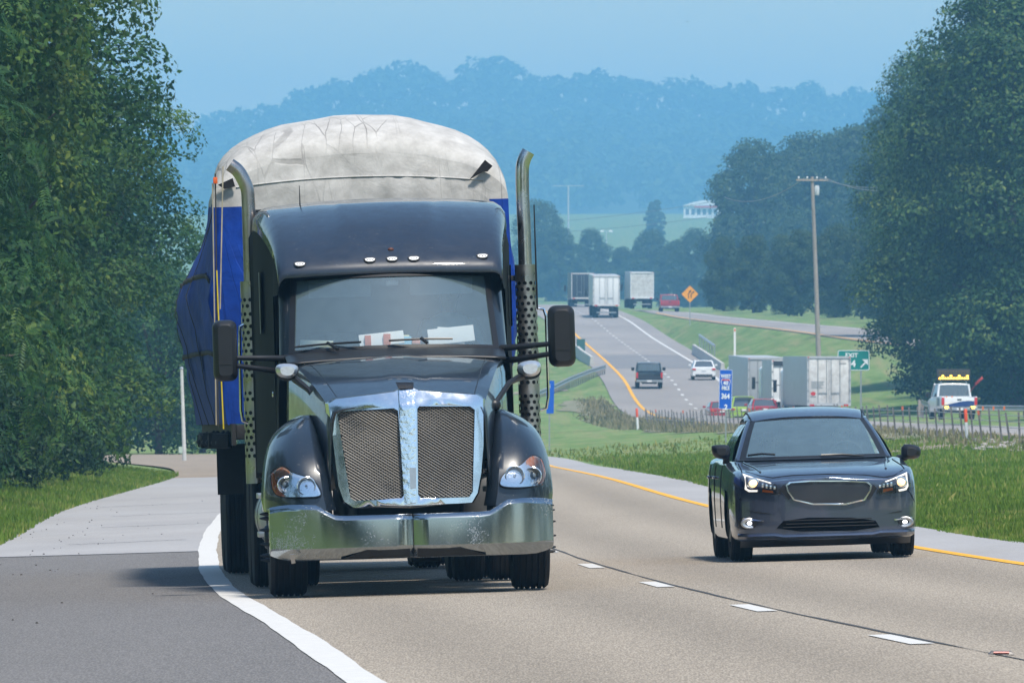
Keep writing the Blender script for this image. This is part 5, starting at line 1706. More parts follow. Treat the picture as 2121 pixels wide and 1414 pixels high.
# straps pulled straight down the left front corner
for (ax, az, bx, bz, w, m, nm) in [(452, 640, 463, 888, .075, 'strap_y', "yellow_strap"), (449, 560, 452, 640, .05, 'strap_y', "yellow_strap"), (440, 380, 448, 880, .025, 'strap_t', "faded_strap"), (446, 360, 452, 884, .018, 'strap_k', "dark_strap"),
                                   (462, 345, 456, 640, .022, 'strap_t', "faded_strap"), (470, 700, 474, 880, .03, 'tarp_b', "tarp_tail")]:
    A, B = TR.pl(ax, az, 6.62), TR.pl(bx, bz, 6.62)
    A.x += .07; B.x += .07
    mb = MB(); mb.box((0, 0, 0), (w, .012, (A - B).length), Matrix.Translation((A + B) / 2) @ (A - B).to_track_quat('Z', 'Y').to_matrix().to_4x4())
    mb.build(nm, M[m], load)
for zc, nm in ((.62, "tie_band"), (.30, "tie_band")):
    mb = MB(); P = []
    for y in np.linspace(6.9, 18.8, 60):
        p = load_pt(.30 * zc, y); P.append([(p[0] - .012, y, p[2] - .022), (p[0] - .012, y, p[2] + .022)])
    mb.grid(P); solidify(mb.build(nm, M['strap_k'], load), .006)
for y in (9.5, 12.5, 15.5): strap_over(y, M['strap_k'], .06, "dark_strap")
mb = MB(); c = TR.pl(446, 374, 6.6); mb.box((c.x + .07, 6.6, c.z), (.04, .03, .06)); mb.build("orange_clip", mat("orange_clip", (.7, .12, .02), .5), load, bevel=.006)
# ------------------------------------------------------------------ cars
def shell(sections, ys, n_y, n_s):
    """smooth body from half sections: sections[k] = list of (x, z) bottom centre -> top centre at ys[k]"""
    ys = np.array(ys, float)
    S = np.array(sections, float)                       # k, m, 2
    yy = np.concatenate([[ys[0]], np.linspace(ys[0] + .02, ys[-1] - .02, n_y), [ys[-1]]])
    out = np.zeros((len(yy), S.shape[1], 2))
    for j in range(S.shape[1]):
        for c in range(2):
            out[:, j, c] = pchip(ys, S[:, j, c], yy)
    t = np.arange(S.shape[1]); tt = np.linspace(0, S.shape[1] - 1, n_s)
    fine = np.zeros((len(yy), n_s, 2))
    for i in range(len(yy)):
        for c in range(2):
            fine[i, :, c] = pchip(t, out[i, :, c], tt)
    return yy, fine


def car_body(parent, paint, L0, L1, W, zf=.84, zcowl=1.0, zbelt=.98, ztail=1.02, axles=(0, 2.75), rw=.335, name="body", ncap=15, bulge=.12, n_y=46, n_s=29):
    w = W / 2
    def sec(wi, zb, zsh, zt, fl=1.0):
        return [(0, zb), (.55 * wi, zb), (.92 * wi, zb + .02), (.985 * wi, zb + .10), (wi * fl, zb + (zsh - zb) * .52), (.992 * wi, zb + (zsh - zb) * .78), (.955 * wi, zsh), (.88 * wi, zsh + (zt - zsh) * .55), (.70 * wi, zt - .018), (.35 * wi, zt - .002), (0, zt)]
    ys = [L0, L0 + .05, L0 + .2, L0 + .5, 0, .45, .85, 1.6, 2.4, 3.05, L1 - .25, L1 - .05, L1]
    ss = [sec(w * .86, .20, zf - .10, zf - .035), sec(w * .905, .185, zf - .07, zf - .012), sec(w * .955, .175, zf - .02, zf + .025), sec(w * .985, .17, zf + .03, zf + .07), sec(w, .17, zf + .045, zf + .105), sec(w, .17, zbelt - .06, zcowl - .03), sec(w, .17, zbelt - .03, zcowl),
          sec(w, .17, zbelt - .02, zbelt + .02), sec(w, .17, zbelt, zbelt + .03), sec(w, .18, ztail - .05, ztail + .0), sec(w * .97, .22, ztail - .04, ztail + .01), sec(w * .93, .27, ztail - .07, ztail - .03), sec(w * .88, .32, ztail - .12, ztail - .06)]
    yy, S = shell(ss, ys, n_y, n_s)
    mb = MB()
    for sx in (-1, 1):
        mb.grid([[(sx * S[i, j, 0], yy[i] , S[i, j, 1]) for j in range(n_s)] for i in range(len(yy))], flip=sx < 0)
    for i, b, fl in ((0, -bulge, False), (len(yy) - 1, .06, True)):
        P = []
        for j in range(n_s):
            x, z = S[i, j]
            P.append([(x * u, yy[i] + b * (1 - abs(u) ** 2.4) * (1 if x > .02 else 0), z) for u in np.linspace(-1, 1, ncap)])
        mb.grid(P, flip=fl)
    me = mb.mesh(name, paint, smooth=50)
    bm = bmesh.new(); bm.from_mesh(me)
    kill = []
    for f in bm.faces:
        c = f.calc_center_median()
        if abs(c.x) > w * .5 and any((c.y - a) ** 2 + (c.z - rw) ** 2 < (rw + .035) ** 2 for a in axles) and abs(f.normal.y) < .8:
            kill.append(f)
    bmesh.ops.delete(bm, geom=kill, context='FACES')
    for v in bm.verts:
        if v.is_boundary and abs(v.co.x) > w * .5:
            for a in axles:
                d = Vector((v.co.y - a, v.co.z - rw))
                if .1 < d.length < rw + .13:
                    d = d.normalized() * (rw + .045); v.co.y = a + d.x; v.co.z = max(rw + d.y, v.co.z if v.co.z < rw else 0)
    bm.to_mesh(me); bm.free()
    me.shade_smooth(); me.set_sharp_from_angle(angle=R(50))
    return link(name, me, parent)


def greenhouse(root, paint, glass, b0, b1, t0, t1, wb, wt, zb, zt, zcrest, dark, tinted=None, pill=.06, frosted=None):
    """windscreen base y b0, rear base b1; roof from t0 to t1; half widths at base and roof"""
    def pt(u, v, yb, yt, curve, wb_=wb, wt_=wt):
        w = wb_ + (wt_ - wb_) * v
        return (u * w, yb + (yt - yb) * v + curve * abs(u) ** 2.2 * (1 - .3 * v), zb + (zt - zb) * v + (.02 * math.sin(PI * v)) - .025 * u * u * v)
    U = np.linspace(-1, 1, 17)
    k = pill / wb
    for nm, yb, yt, cv, m in (("windscreen", b0, t0, .28, glass), ("rear_window", b1, t1, -.22, tinted or glass)):
        mb = MB(); mb.grid([[pt(u * (1 - k * 1.3), .03 + .93 * v, yb, yt, cv) for u in U] for v in np.linspace(0, 1, 9)], flip=nm != "windscreen")
        g = mb.build(nm, m, root, smooth=70)
        mb = MB()
        for v0, v1 in ((-.05, .035), (.955, 1.02)):
            mb.grid([[(p[0], p[1] - (.004 if nm == "windscreen" else -.004), p[2]) for p in [pt(u * (1 - k), v, yb, yt, cv) for u in U]] for v in (v0, v1)])
        for sx in (-1, 1):
            mb.grid([[(lambda p: (p[0], p[1] - (.003 if nm == "windscreen" else -.003), p[2]))(pt(sx * (1 - k * q), v, yb, yt, cv)) for q in (.35, 1.35)] for v in np.linspace(-.03, 1.0, 7)])
        mb.build("window_seal", dark, g)
        for sx in (-1, 1):
            mb = MB(); P = []
            for v in np.linspace(-.04, 1.0, 9):
                a = pt(sx * (1 - k * .4), v, yb, yt, cv); s = -1 if nm == "windscreen" else 1
                q = pt(sx, v, yb, yt, cv); o = (q[0] + sx * .022, q[1] - s * .055, q[2] - .004)
                P.append([a, ((a[0] + o[0]) / 2 + sx * .008, (a[1] + o[1]) / 2 + s * .012, (a[2] + o[2]) / 2 + .006), o])
            mb.grid(P); mb.build("pillar", paint, root, smooth=80)
    # roof
    mb = MB(); P = []
    for t in np.linspace(0, 1, 13):
        y = t0 + (t1 - t0) * t
        zc = zt - .002 + (zcrest - zt) * math.sin(PI * (.015 + .92 * t)) ** .75
        row = []
        for u in np.linspace(-1, 1, 25):
            yy = y + (.28 * .7 * abs(u) ** 2.2) * (1 - t) - .22 * .7 * abs(u) ** 2.2 * t
            row.append((u * (wt + .035), yy, zc - .05 * abs(u) ** 2.5 - (.05 if abs(u) > .98 else 0)))
        P.append(row)
    mb.grid(P); rf = mb.build("roof", paint, root, smooth=60)
    for sx in (-1, 1):
        mb = MB(); mb.tube([(sx * (wt - .005), t0 + .2 + (t1 - t0 - .35) * t, zt - .002 + (zcrest - zt) * math.sin(PI * (.015 + .92 * (.12 + .76 * t))) ** .75 - .045) for t in np.linspace(0, 1, 9)], .009, 6); mb.build("roof_ditch", dark, rf)
        # side glass: front and rear door windows with a post between
        mid = (b0 + b1) / 2 + .05
        def side(y, v):
            return (sx * (wb + .05 + (wt + .02 - wb - .05) * v + .03 * math.sin(PI * v)), y, zb - .02 + (zt - .02 - zb) * v)
        for ya0, ya1, yb0, yb1 in ((b0 + .36, t0 + .30, mid - .03, mid - .03), (mid + .03, mid + .03, b1 - .40, t1 - .12)):
            mb = MB(); mb.grid([[side((ya0 + (ya1 - ya0) * v) * (1 - s) + (yb0 + (yb1 - yb0) * v) * s, v) for s in np.linspace(0, 1, 6)] for v in np.linspace(0, 1, 6)], flip=sx < 0); mb.build("side_window", tinted or glass, root)
        mb = MB(); mb.grid([[side(mid + q, v) for q in (-.035, .035)] for v in np.linspace(-.02, 1.02, 6)], flip=sx < 0); mb.build("door_post", dark, root)
        mb = MB(); mb.tube([side((t0 + .30) * (1 - s) + (t1 - .12) * s, 1.01) for s in np.linspace(0, 1, 8)], .02, 6); mb.build("window_rail", dark, root)


CF = Frame(3.07, 101.0, float(eb_z(3.07, 101.0)) + .006, .036, .030, -.0089, 1.0)
cl = CF.pl
car = empty("sedan", mat=CF.M, label="dark blue grey sedan with lit headlights driving towards the camera in the far lane", cat="car")
M['cpaint'] = mat("graphite_car_paint", (.085, .105, .155), .24, .7, coat=1.0, var=.08, vscale=2)
M['cglass'] = glass_mat("car_glass", (.84, .92, .94), .17, .01, film=.16, filmcol=(.36, .55, .62))  # film colour stands in for bright sky mirrored in the glass
M['ctint'] = glass_mat("car_side_glass", (.16, .18, .18), .10, .02)
body = car_body(car, M['cpaint'], -.93, 3.86, 1.87)
greenhouse(car, M['cpaint'], M['cglass'], .62, 3.25, 1.42, 2.75, .755, .585, 1.0, 1.40, 1.505, M['black'], M['ctint'])
cyf = bvh_y(body.data, -.95)
for sx in (-1, 1):
    for yy in (0, 2.75):
        wheel(car, sx * .80, yy, .335, .225, M['alu'], sx)
mb = MB(); mb.box((0, 1.3, .24), (1.5, 3.8, .14)); mb.box((0, 0, .33), (1.3, .6, .2)); mb.build("underbody", M['under'], car)
# front fascia
def cpoly(l, y=-.97, it=1): return smooth_poly(CF.pts(l, y), it)
hexa = [(1623, 1007), (1638, 994.5), (1794, 994.5), (1809, 1007), (1785, 1045), (1649, 1045)]
o_ = cpoly(hexa, -1.0, 1)
ctr = (sum(p[0] for p in o_) / len(o_), sum(p[1] for p in o_) / len(o_))
inn = [(ctr[0] + (x - ctr[0]) * .962, ctr[1] + (z - ctr[1]) * .89) for x, z in o_]
mb = MB(); patch(mb, inn, cyf, .04, .05, dy=-.012); grl = mb.build("grille", mat("smooth_grille_panel", (.022, .026, .034), .35, coat=.4, var=.2, vscale=6), car)
mb = MB(); patch(mb, o_, cyf, .03, .05, holes=(inn,), dy=-.028); mb.build("grille_trim", M['chrome'], car)
mb = MB(); P0 = cpoly([(1629, 1071), (1809, 1071), (1826, 1097), (1601, 1101)], -1.0, 1); patch(mb, P0, cyf, .05, .03, dy=-.010); lowg = mb.build("lower_intake", mat("intake_void", (.004, .004, .005), .9, var=.2, vscale=9, spec=.05), car)
for k, py in enumerate((1078, 1085, 1092)):
    a, b = cl(1634 - k * 6, py, -1.0), cl(1805 + k * 5, py, -1.0)
    mb = MB(); mb.tube([(x, cyf(x, a.z) - .016, a.z) for x in np.linspace(a.x, b.x, 12)], .006, 6); mb.build("intake_bar", M['rubber'], lowg)
# chin lip
mb = MB(); lipz = lambda u: .015 * min(1, max(0, (abs(u) - .5) / .1))
mb.grid([[(u * .87, cyf(u * .86, .25) + dy_, z_ + lipz(u)) for u in np.linspace(-1, 1, 41)] for dy_, z_ in ((0, .262), (-.040, .250), (-.046, .232), (.0, .205))]); mb.build("chin_lip", M['cpaint'], car, smooth=25)
mb = MB(); mb.grid([[(u * .84, cyf(u * .84, .20) + .0 + .05 * t, .205 - .035 * t) for u in np.linspace(-1, 1, 25)] for t in (0, 1, 2)]); mb.build("chin_shade", M['black'], car)  # black strip stands in for the shaded gap below the chin
# hood shut line and creases
mb = MB(); l = [(1549, 976), (1575, 985), (1600, 989), (1640, 984), (1716, 981), (1792, 983), (1830, 988), (1852, 984), (1872, 973)]
P = []
for px, py in l:
    c = cl(px, py, -.85); P.append((c.x, cyf(c.x, c.z) - .004, c.z))
mb.tube(P, .005, 5); mb.build("hood_seam", M['sideblack'], body)
bvt = BVHTree.FromPolygons([v.co for v in body.data.vertices], [tuple(p.vertices) for p in body.data.polygons])
def top_z(x, y):
    h = bvt.ray_cast(Vector((x, y, 3)), Vector((0, 0, -1))); return h[0].z if h[0] else 1.0
for sx in (-1, 1):
    mb = MB(); mb.tube([(sx * (.62 + .09 * t), -.6 + 1.2 * t, top_z(sx * (.62 + .09 * t), -.6 + 1.2 * t) + .002) for t in np.linspace(0, 1, 10)], .012, 6); mb.build("hood_crease", M['cpaint'], body, smooth=80)
LAMP = mat("lamp_glow", (1, .9, .7), .3, emit=(1, .52, .17), estr=2.4)
DRL = mat("running_light", (.5, .5, .5), .3, emit=(1, .93, .82), estr=.9)
FOGL = mat("fog_glow", (1, 1, 1), .3, emit=(.85, .90, 1), estr=4)
M['lampdark'] = mat("lamp_housing", (.05, .05, .055), .25, .4, coat=.8, var=.5, vscale=20)
for sx in (-1, 1):
    if sx < 0:
        out = [(1532, 977), (1545, 981), (1575, 988), (1598, 997), (1612, 1012), (1617, 1024), (1600, 1024), (1570, 1020), (1545, 1018), (1534, 1008)]
        drl = [(1540, 980), (1595, 999), (1593, 1001), (1545, 985), (1545, 1011), (1551, 1014), (1567, 1014), (1566, 1018), (1549, 1018), (1541, 1013)]
        proj, turn, fog = (1558, 1001), [(1577, 1013), (1598, 1016), (1599, 1020), (1576, 1018)], (1551, 1083)
        pocket, strip = [(1529, 1078), (1535, 1070), (1568, 1073), (1566, 1090), (1545, 1097), (1530, 1094)], [(1535, 1055), (1570, 1059), (1597, 1064), (1570, 1062)]
        fs = [(1536, 1071), (1580, 1077), (1579, 1080), (1536, 1075)]
    else:
        out = [(1886, 974), (1872, 979), (1845, 988), (1826, 996), (1815, 1010), (1811, 1022), (1830, 1022), (1858, 1020), (1880, 1014), (1888, 1002)]
        drl = [(1879, 977), (1830, 996), (1832, 998), (1875, 982), (1876, 1005), (1872, 1010), (1858, 1013), (1860, 1017), (1875, 1014), (1880, 1006)]
        proj, turn, fog = (1864, 998), [(1826, 1012), (1846, 1009), (1847, 1014), (1826, 1018)], (1873, 1080)
        pocket, strip = [(1893, 1072), (1888, 1068), (1858, 1072), (1861, 1088), (1880, 1094), (1893, 1088)], [(1892, 1052), (1862, 1057), (1838, 1062), (1862, 1060)]
        fs = [(1890, 1069), (1850, 1074), (1851, 1077), (1890, 1073)]
    op = cpoly(out, -.8, 1)
    mb = MB(); patch(mb, op, cyf, .03, .04, dy=-.010); hl = mb.build("headlamp", M['lampdark'], car, smooth=50)
    mb = MB(); patch(mb, CF.pts(drl, -.8), cyf, .02, .012, dy=-.022); mb.build("running_light", DRL, hl)
    c = cl(*proj, -.8); yy = cyf(c.x, c.z)
    mb = MB(); mb.lathe([(.055, 0), (.062, -.012), (.05, .012), (.001, .014)], 20, Matrix.Translation((c.x, yy - .01, c.z)) @ Matrix.Rotation(R(90), 4, 'X')); mb.build("bulb_ring", M['reflector'], hl)
    mb = MB(); mb.ball((c.x, yy - .022, c.z), (.040, .016, .036), 14); mb.build("bulb", LAMP, hl)
    mb = MB(); patch(mb, CF.pts(turn, -.8), cyf, .04, .01, dy=-.020); mb.build("turn_signal", M['amber'], hl)
    x0 = (c.x + ctr[0]) / 2
    for k in range(4):
        q = cl(proj[0] - sx * (20 + 8 * k) if sx > 0 else proj[0] + (20 + 8 * k), proj[1] + 4 + 1.5 * k, -.85)
        mb = MB(); mb.box((q.x, cyf(q.x, q.z) - .014, q.z), (.022, .012, .045 - .005 * k)); mb.build("reflector_facet", M['reflector'], hl, bevel=.004)
    mb = MB(); patch(mb, op, cyf, .03, dy=-.034); mb.build("lens_cover", M['lens'], hl)
    # black wedge between lamp and grille
    w_ = [(1612, 1012), (1623, 1003), (1640, 1030), (1632, 1034)] if sx < 0 else [(1815, 1010), (1808, 1003), (1792, 1030), (1800, 1034)]
    mb = MB(); patch(mb, CF.pts(w_, -.95), cyf, .05, .02, dy=-.012); mb.build("fascia_wedge", M['black'], car)
    mb = MB(); patch(mb, cpoly(pocket, -.85), cyf, .03, .03, dy=-.008); fp = mb.build("fog_pocket", M['black'], car)
    mb = MB(); patch(mb, CF.pts(fs, -.85), cyf, .03, .02, dy=-.018); mb.build("fog_trim", M['chrome'], fp)
    c = cl(*fog, -.85); yy = cyf(c.x, c.z)
    mb = MB(); mb.lathe([(.034, 0), (.072, -.008), (.075, .004), (.062, .012), (.036, .006)], 20, Matrix.Translation((c.x, yy - .008, c.z)) @ Matrix.Rotation(R(90), 4, 'X') @ Matrix.Diagonal((1.15, .72, 1, 1))); mb.build("fog_ring", M['alu'], fp)
    mb = MB(); mb.ball((c.x, yy - .018, c.z), (.024, .012, .018), 12); mb.build("fog_bulb", FOGL, fp)
    mb = MB(); patch(mb, CF.pts(strip, -.85), cyf, .03, .02, dy=-.006); mb.build("bumper_slot", M['black'], car)
    # door mirror
    q = [(1473, 925), (1478, 921), (1508, 920), (1513, 930), (1512, 948), (1495, 951), (1478, 946)] if sx < 0 else [(1868, 920), (1890, 919), (1907, 926), (1907, 943), (1898, 950), (1872, 951), (1867, 945)]
    pm = smooth_poly(CF.pts(q, 1.0), 1); mc = (sum(p[0] for p in pm) / len(pm), sum(p[1] for p in pm) / len(pm))
    mb = MB(); loft(mb, [[(mc[0] + (x - mc[0]) * k, .90 + t, mc[1] + (z - mc[1]) * k) for x, z in pm] for t, k in ((0, .5), (.03, .82), (.08, 1), (.16, 1.0))]); mr = mb.build("mirror", M['black'], car)
    mb = MB(); mb.add([(mc[0] + (x - mc[0]) * .88, 1.064, mc[1] + (z - mc[1]) * .88) for x, z in pm], [tuple(range(len(pm)))]); mb.build("mirror_glass", M['chrome'], mr)
    mb = MB(); mb.tube([(mc[0] - sx * .05, 1.0, mc[1] - .05), (sx * .86, 1.05, .96)], [.03, .035], 8); mb.build("mirror_stalk", M['black'], mr)
    # door lines and handles
    for y in (.92, 2.0, 2.95):
        mb = MB(); P = []
        for z in np.linspace(.32, .94, 10):
            h = bvt.ray_cast(Vector((sx * 2, y, z)), Vector((-sx, 0, 0)))
            if h[0]: P.append((h[0].x + sx * .001, y, z))
        mb.tube(P, .005, 4); mb.build("door_seam", M['black'], body)
    for y in (1.85, 2.85):
        h = bvt.ray_cast(Vector((sx * 2, y, .82)), Vector((-sx, 0, 0)))
        mb = MB(); mb.box((h[0].x + sx * .015, y, .82), (.03, .17, .03)); mb.build("door_handle", M['cpaint'], car, bevel=.008)
for sx in (-1, 1):           # shut lines of bumper and wings
    l = [(1546, 1018), (1530, 1032), (1518, 1042)] if sx < 0 else [(1876, 1015), (1886, 1028), (1891, 1038)]
    P = [cl(px, py, -.6) for px, py in l]
    mb = MB(); mb.tube([(p.x, cyf(p.x, p.z) - .003, p.z) for p in P], .005, 5); mb.build("bumper_seam", M['sideblack'], body)
    mb = MB(); mb.tube([(sx * (.80 - .03 * t), -.62 + 1.15 * t, top_z(sx * (.80 - .03 * t), -.62 + 1.15 * t) + .001) for t in np.linspace(0, 1, 12)], .006, 5); mb.build("wing_seam", M['sideblack'], body)
# wipers, cowl
for a, b in (((1552, 943), (1606, 941)), ((1700, 942), (1790, 944))):
    A, B = cl(*a, .62), cl(*b, .62); yf_ = lambda x: .60 + .28 * (abs(x) / .755) ** 2.2
    mb = MB(); mb.tube([(A.x, yf_(A.x), A.z), ((A.x + B.x) / 2, yf_((A.x + B.x) / 2) - .02, (A.z + B.z) / 2 + .012), (B.x, yf_(B.x), B.z)], .012, 6); mb.build("wiper", M['black'], car)
mb = MB(); mb.grid([[(u * .76, .50 + .14 * t + .27 * abs(u) ** 2.2, .985 + .012 * t) for u in np.linspace(-1, 1, 17)] for t in (0, 1)]); mb.build("cowl", M['black'], car)
# cabin
mb = MB(); mb.grid([[(u * .72, .75 + .45 * t + .2 * u * u * (1 - t), .99 + .02 * t) for u in np.linspace(-1, 1, 9)] for t in np.linspace(0, 1, 4)]); mb.box((0, 1.2, .85), (1.4, .05, .3)); mb.build("dashboard", mat("car_dash", (.05, .055, .06), .7), car)
SE = mat("car_seat", (.045, .048, .055), .8)
for x in (-.37, .37):
    mb = MB(); mb.box((x, 1.75, .62), (.48, .5, .14)); mb.box((x, 2.02, .92), (.46, .12, .56), Matrix.Rotation(R(-12), 4, 'X'), taper=.85); mb.box((x, 2.1, 1.29), (.25, .09, .17)); mb.build("seat", SE, car, bevel=.035)
mb = MB(); mb.box((0, 2.75, .62), (1.2, .5, .16)); mb.box((0, 3.0, .88), (1.2, .12, .5)); mb.build("rear_seat", SE, car, bevel=.04)
mb = MB(); sw = Matrix.Translation((.37, 1.38, .98)) @ Matrix.Rotation(R(65), 4, 'X')
mb.lathe([(.18 + .014 * math.cos(a), .014 * math.sin(a)) for a in np.linspace(0, 2 * PI, 9)[:-1]], 24, sw, closed=True); mb.box((0, 0, 0), (.34, .06, .02), sw); mb.build("steering_wheel", M['black'], car)
mb = MB(); mb.box((0, 1.46, 1.335), (.25, .03, .065)); mb.box((0, 1.48, 1.38), (.09, .05, .05)); mb.build("rear_view_mirror", M['black'], car, bevel=.01)
for x in (-.17, .17):
    mb = MB(); mb.box((x, 1.45, 1.375), (.06, .03, .035)); mb.build("camera_pod", M['white_pl'], car, bevel=.008)
person((.37, 1.86, .56), CF.M, "driver in a dark top behind the windscreen of the blue grey sedan", mat("dark_top", (.05, .06, .08), .9), s=.88)
person((-.37, 1.90, .56), CF.M, "passenger in a pink top in the front of the blue grey sedan", mat("pink_top", (.35, .16, .20), .9), s=.80)

# ------------------------------------------------------------------ far traffic, seen from behind (local y away from the camera = forward)
def road_frame(px, d, fx=None, yaw=None, s=1.0, lift=.02):
    x = (px - CX) / F * d
    z = float(wb_z(x, d)) if fx is None else fx(x, d)
    if yaw is None:
        yaw = -math.atan2(float(WBX(d + 8) - WBX(d - 8)), 16)
    pitch = math.atan2(float(WBZ(d + 6) - WBZ(d - 6)), 12)
    return Matrix.Translation((x, d, z + lift)) @ Matrix.Rotation(yaw, 4, 'Z') @ Matrix.Rotation(pitch, 4, 'X') @ Matrix.Scale(s, 4)


def rear_trailer(mx, label, door_m, frame_m, side_m, H=4.05, W=2.58, Ln=15.5, roll_door=False, grp=None, stripes=True, skirt=False, cab_m=None, short=False):
    t = empty("semi_truck" if not short else "box_truck", mat=mx, label=label, cat="semi truck" if not short else "box truck", group=grp)
    z0 = 1.15
    mb = MB(); mb.box((0, Ln / 2 + .05, (z0 + H) / 2), (W, Ln, H - z0)); b_ = mb.build("trailer_box", side_m, t, bevel=.02)
    h = H - z0
    # door frame
    for sx in (-1, 1):
        mb = MB(); mb.box((sx * (W / 2 - .045), 0, z0 + h / 2), (.09, .10, h)); mb.build("door_post", frame_m, t)
    mb = MB(); mb.box((0, 0, H - .06), (W - .18, .10, .12)); mb.build("door_header", frame_m, t)
    mb = MB(); mb.box((0, 0, z0 + .07), (W - .18, .12, .16)); mb.build("door_sill", frame_m, t)
    if roll_door:
        for k in range(6):
            mb = MB(); mb.box((0, .03, z0 + .15 + (h - .27) * (k + .5) / 6), (W - .2, .05, (h - .27) / 6 - .015)); mb.build("door_panel", door_m, t)
    else:
        for sx in (-1, 1):
            mb = MB(); mb.box((sx * (W / 4 - .05), .02, z0 + .15 + (h - .28) / 2), (W / 2 - .125, .05, h - .28)); dr = mb.build("trailer_door", door_m, t, bevel=.012)
            for q in (.10, .62):
                mb = MB(); mb.tube([(sx * (.03 + q), -.03, z0 + .06), (sx * (.03 + q), -.03, H - .12)], .018, 6); mb.build("lock_rod", M['steel'], dr)
            mb = MB(); mb.box((sx * .36, -.04, z0 + .75), (.5, .03, .04)); mb.build("lock_handle", M['steel'], dr)
            for k in range(5):
                mb = MB(); mb.box((sx * (W / 2 - .05), -.055, z0 + .3 + k * (h - .5) / 4), (.13, .03, .07)); mb.build("hinge", M['steel'], dr)
    for sx in (-1, 1):
        mb = MB(); mb.box((sx * 1.0, -.07, z0 + .03), (.26, .04, .10)); mb.build("tail_light", M['red_lens'], t)
        mb = MB(); mb.box((sx * (W / 2 - .08), -.06, H - .06), (.07, .03, .06)); mb.build("clearance_light", M['red_lens'], t)
        mb = MB(); mb.box((sx * .62, .05, .78), (.07, .08, .62)); mb.build("guard_post", M['under'], t)
        mb = MB(); mb.box((sx * .9, 2.2, .58), (.62, .02, .62)); mb.build("mudflap", M['rubber'], t)
        for yy in (2.9, 4.2) if not short else (2.2,):
            wheel(t, sx * .98, yy, .51, .50, M['rimsteel'], sx, style='truck', groove=5)
    mb = MB(); mb.box((0, .03, .52), (1.9, .09, .12)); mb.build("rear_guard", M['steel'], t)
    mb = MB(); mb.box((0, Ln / 2, 1.0), (1.2, Ln - 1, .28)); mb.build("frame", M['under'], t)
    # tractor in front
    cm = cab_m or M['white_pl']
    y0 = Ln + (.9 if not short else .1)
    mb = MB(); loft(mb, [[(x, y0, z) for x, z in rrect(0, 2.0, 2.4, 2.6, .1)], [(x, y0 + 1.7, z) for x, z in rrect(0, 2.0, 2.4, 2.6, .1)], [(x, y0 + 2.5, z) for x, z in rrect(0, 1.7, 2.2, 2.0, .1)], [(x, y0 + 3.9, z) for x, z in rrect(0, 1.25, 1.9, 1.2, .15)]]); mb.build("cab", cm, t)
    for sx in (-1, 1):
        mb = MB(); mb.box((sx * 1.5, y0 + 2.1, 2.25), (.22, .12, .75)); mb.box((sx * 1.32, y0 + 2.1, 2.3), (.3, .05, .05)); mb.build("mirror", M['black'], t, bevel=.02)
        wheel(t, sx * 1.0, y0 + 3.0, .51, .32, M['rimsteel'], sx, style='truck', groove=3)
        if not short: wheel(t, sx * .95, y0 - .6, .51, .55, M['rimsteel'], sx, style='truck', groove=5)
    return t


TW = mat("trailer_white", (.74, .75, .75), .45, var=.12, vscale=2)
TWd = mat("trailer_white_dirty", (.66, .66, .65), .5, var=.3, vscale=2.5, dark=(.42, .40, .38))
TG = mat("trailer_grey", (.36, .38, .40), .5, var=.12, vscale=2)
TGr = mat("trailer_side_grey", (.48, .50, .52), .5, .2, var=.2, vscale=1.5)
TK_ = mat("trailer_black", (.03, .035, .045), .45, var=.2, vscale=3)
t1 = rear_trailer(road_frame(1717, 598, yaw=.065, lift=-.2), "white semi trailer with double doors nearest beside the green exit sign", TWd, TGr, TGr)
mb = MB()
for k, (w_, dz_) in enumerate(((.78, 0), (.70, -.09), (.74, -.18), (.55, -.27), (.66, -.36))): mb.box((-.66 + (.78 - w_) * -.3, -.012, 2.55 + dz_), (w_, .004, .05))
tag(mb.build("rear_print", mat("grey_print", (.25, .27, .28), .7), t1, smooth=0), kind='stuff')
mb = MB(); mb.lathe([(.001, 0), (.15, 0), (.15, .004), (.001, .004)], 20, Matrix.Translation((-.93, -.012, 1.86)) @ Matrix.Rotation(R(90), 4, 'X') @ Matrix.Diagonal((1, .75, 1, 1))); mb.build("red_emblem", M['red_lens'], t1)
mb = MB(); mb.box((-.93, -.012, 1.68), (.34, .004, .04)); mb.build("emblem_line", mat("dark_print", (.12, .12, .13), .7), t1)
mb = MB(); mb.box((.8, -.012, 3.62), (.42, .004, .05)); mb.build("door_line", mat("dark_print2", (.16, .16, .17), .7), t1)
rear_trailer(road_frame(1590, 664, yaw=.06, lift=-.5), "grey semi trailer with grey doors between the blue mile sign and the white box truck", TG, TGr, TGr)
bt = rear_trailer(road_frame(1637, 627, yaw=.06, lift=-.1), "white box truck squeezed between the grey and the white semi trailer", TW, TW, TGr, H=3.7, W=2.3, Ln=7, roll_door=False, short=True)
mb = MB(); mb.box((0, -.06, 3.5), (2.1, .03, .3)); mb.build("dark_header", TK_, bt)
mb = MB(); mb.box((.05, -.03, 2.0), (.28, .05, .42)); mb.build("door_latch_box", TK_, bt, bevel=.03)
rear_trailer(road_frame(1256, 1075, s=1.10), "white semi trailer with double doors cresting the hill in the right lane", TW, TWd, TGr)
rear_trailer(road_frame(1207, 1195, s=1.04, lift=-.25), "black semi trailer at the left on the crest of the hill", TK_, TWd, TK_, roll_door=False)
rear_trailer(road_frame(1330, 1180, fx=lambda x, d: 3.75, yaw=.03, s=1.05), "white semi trailer with a plain rear door entering from the ramp on the crest", TWd, TW, TGr, roll_door=True)


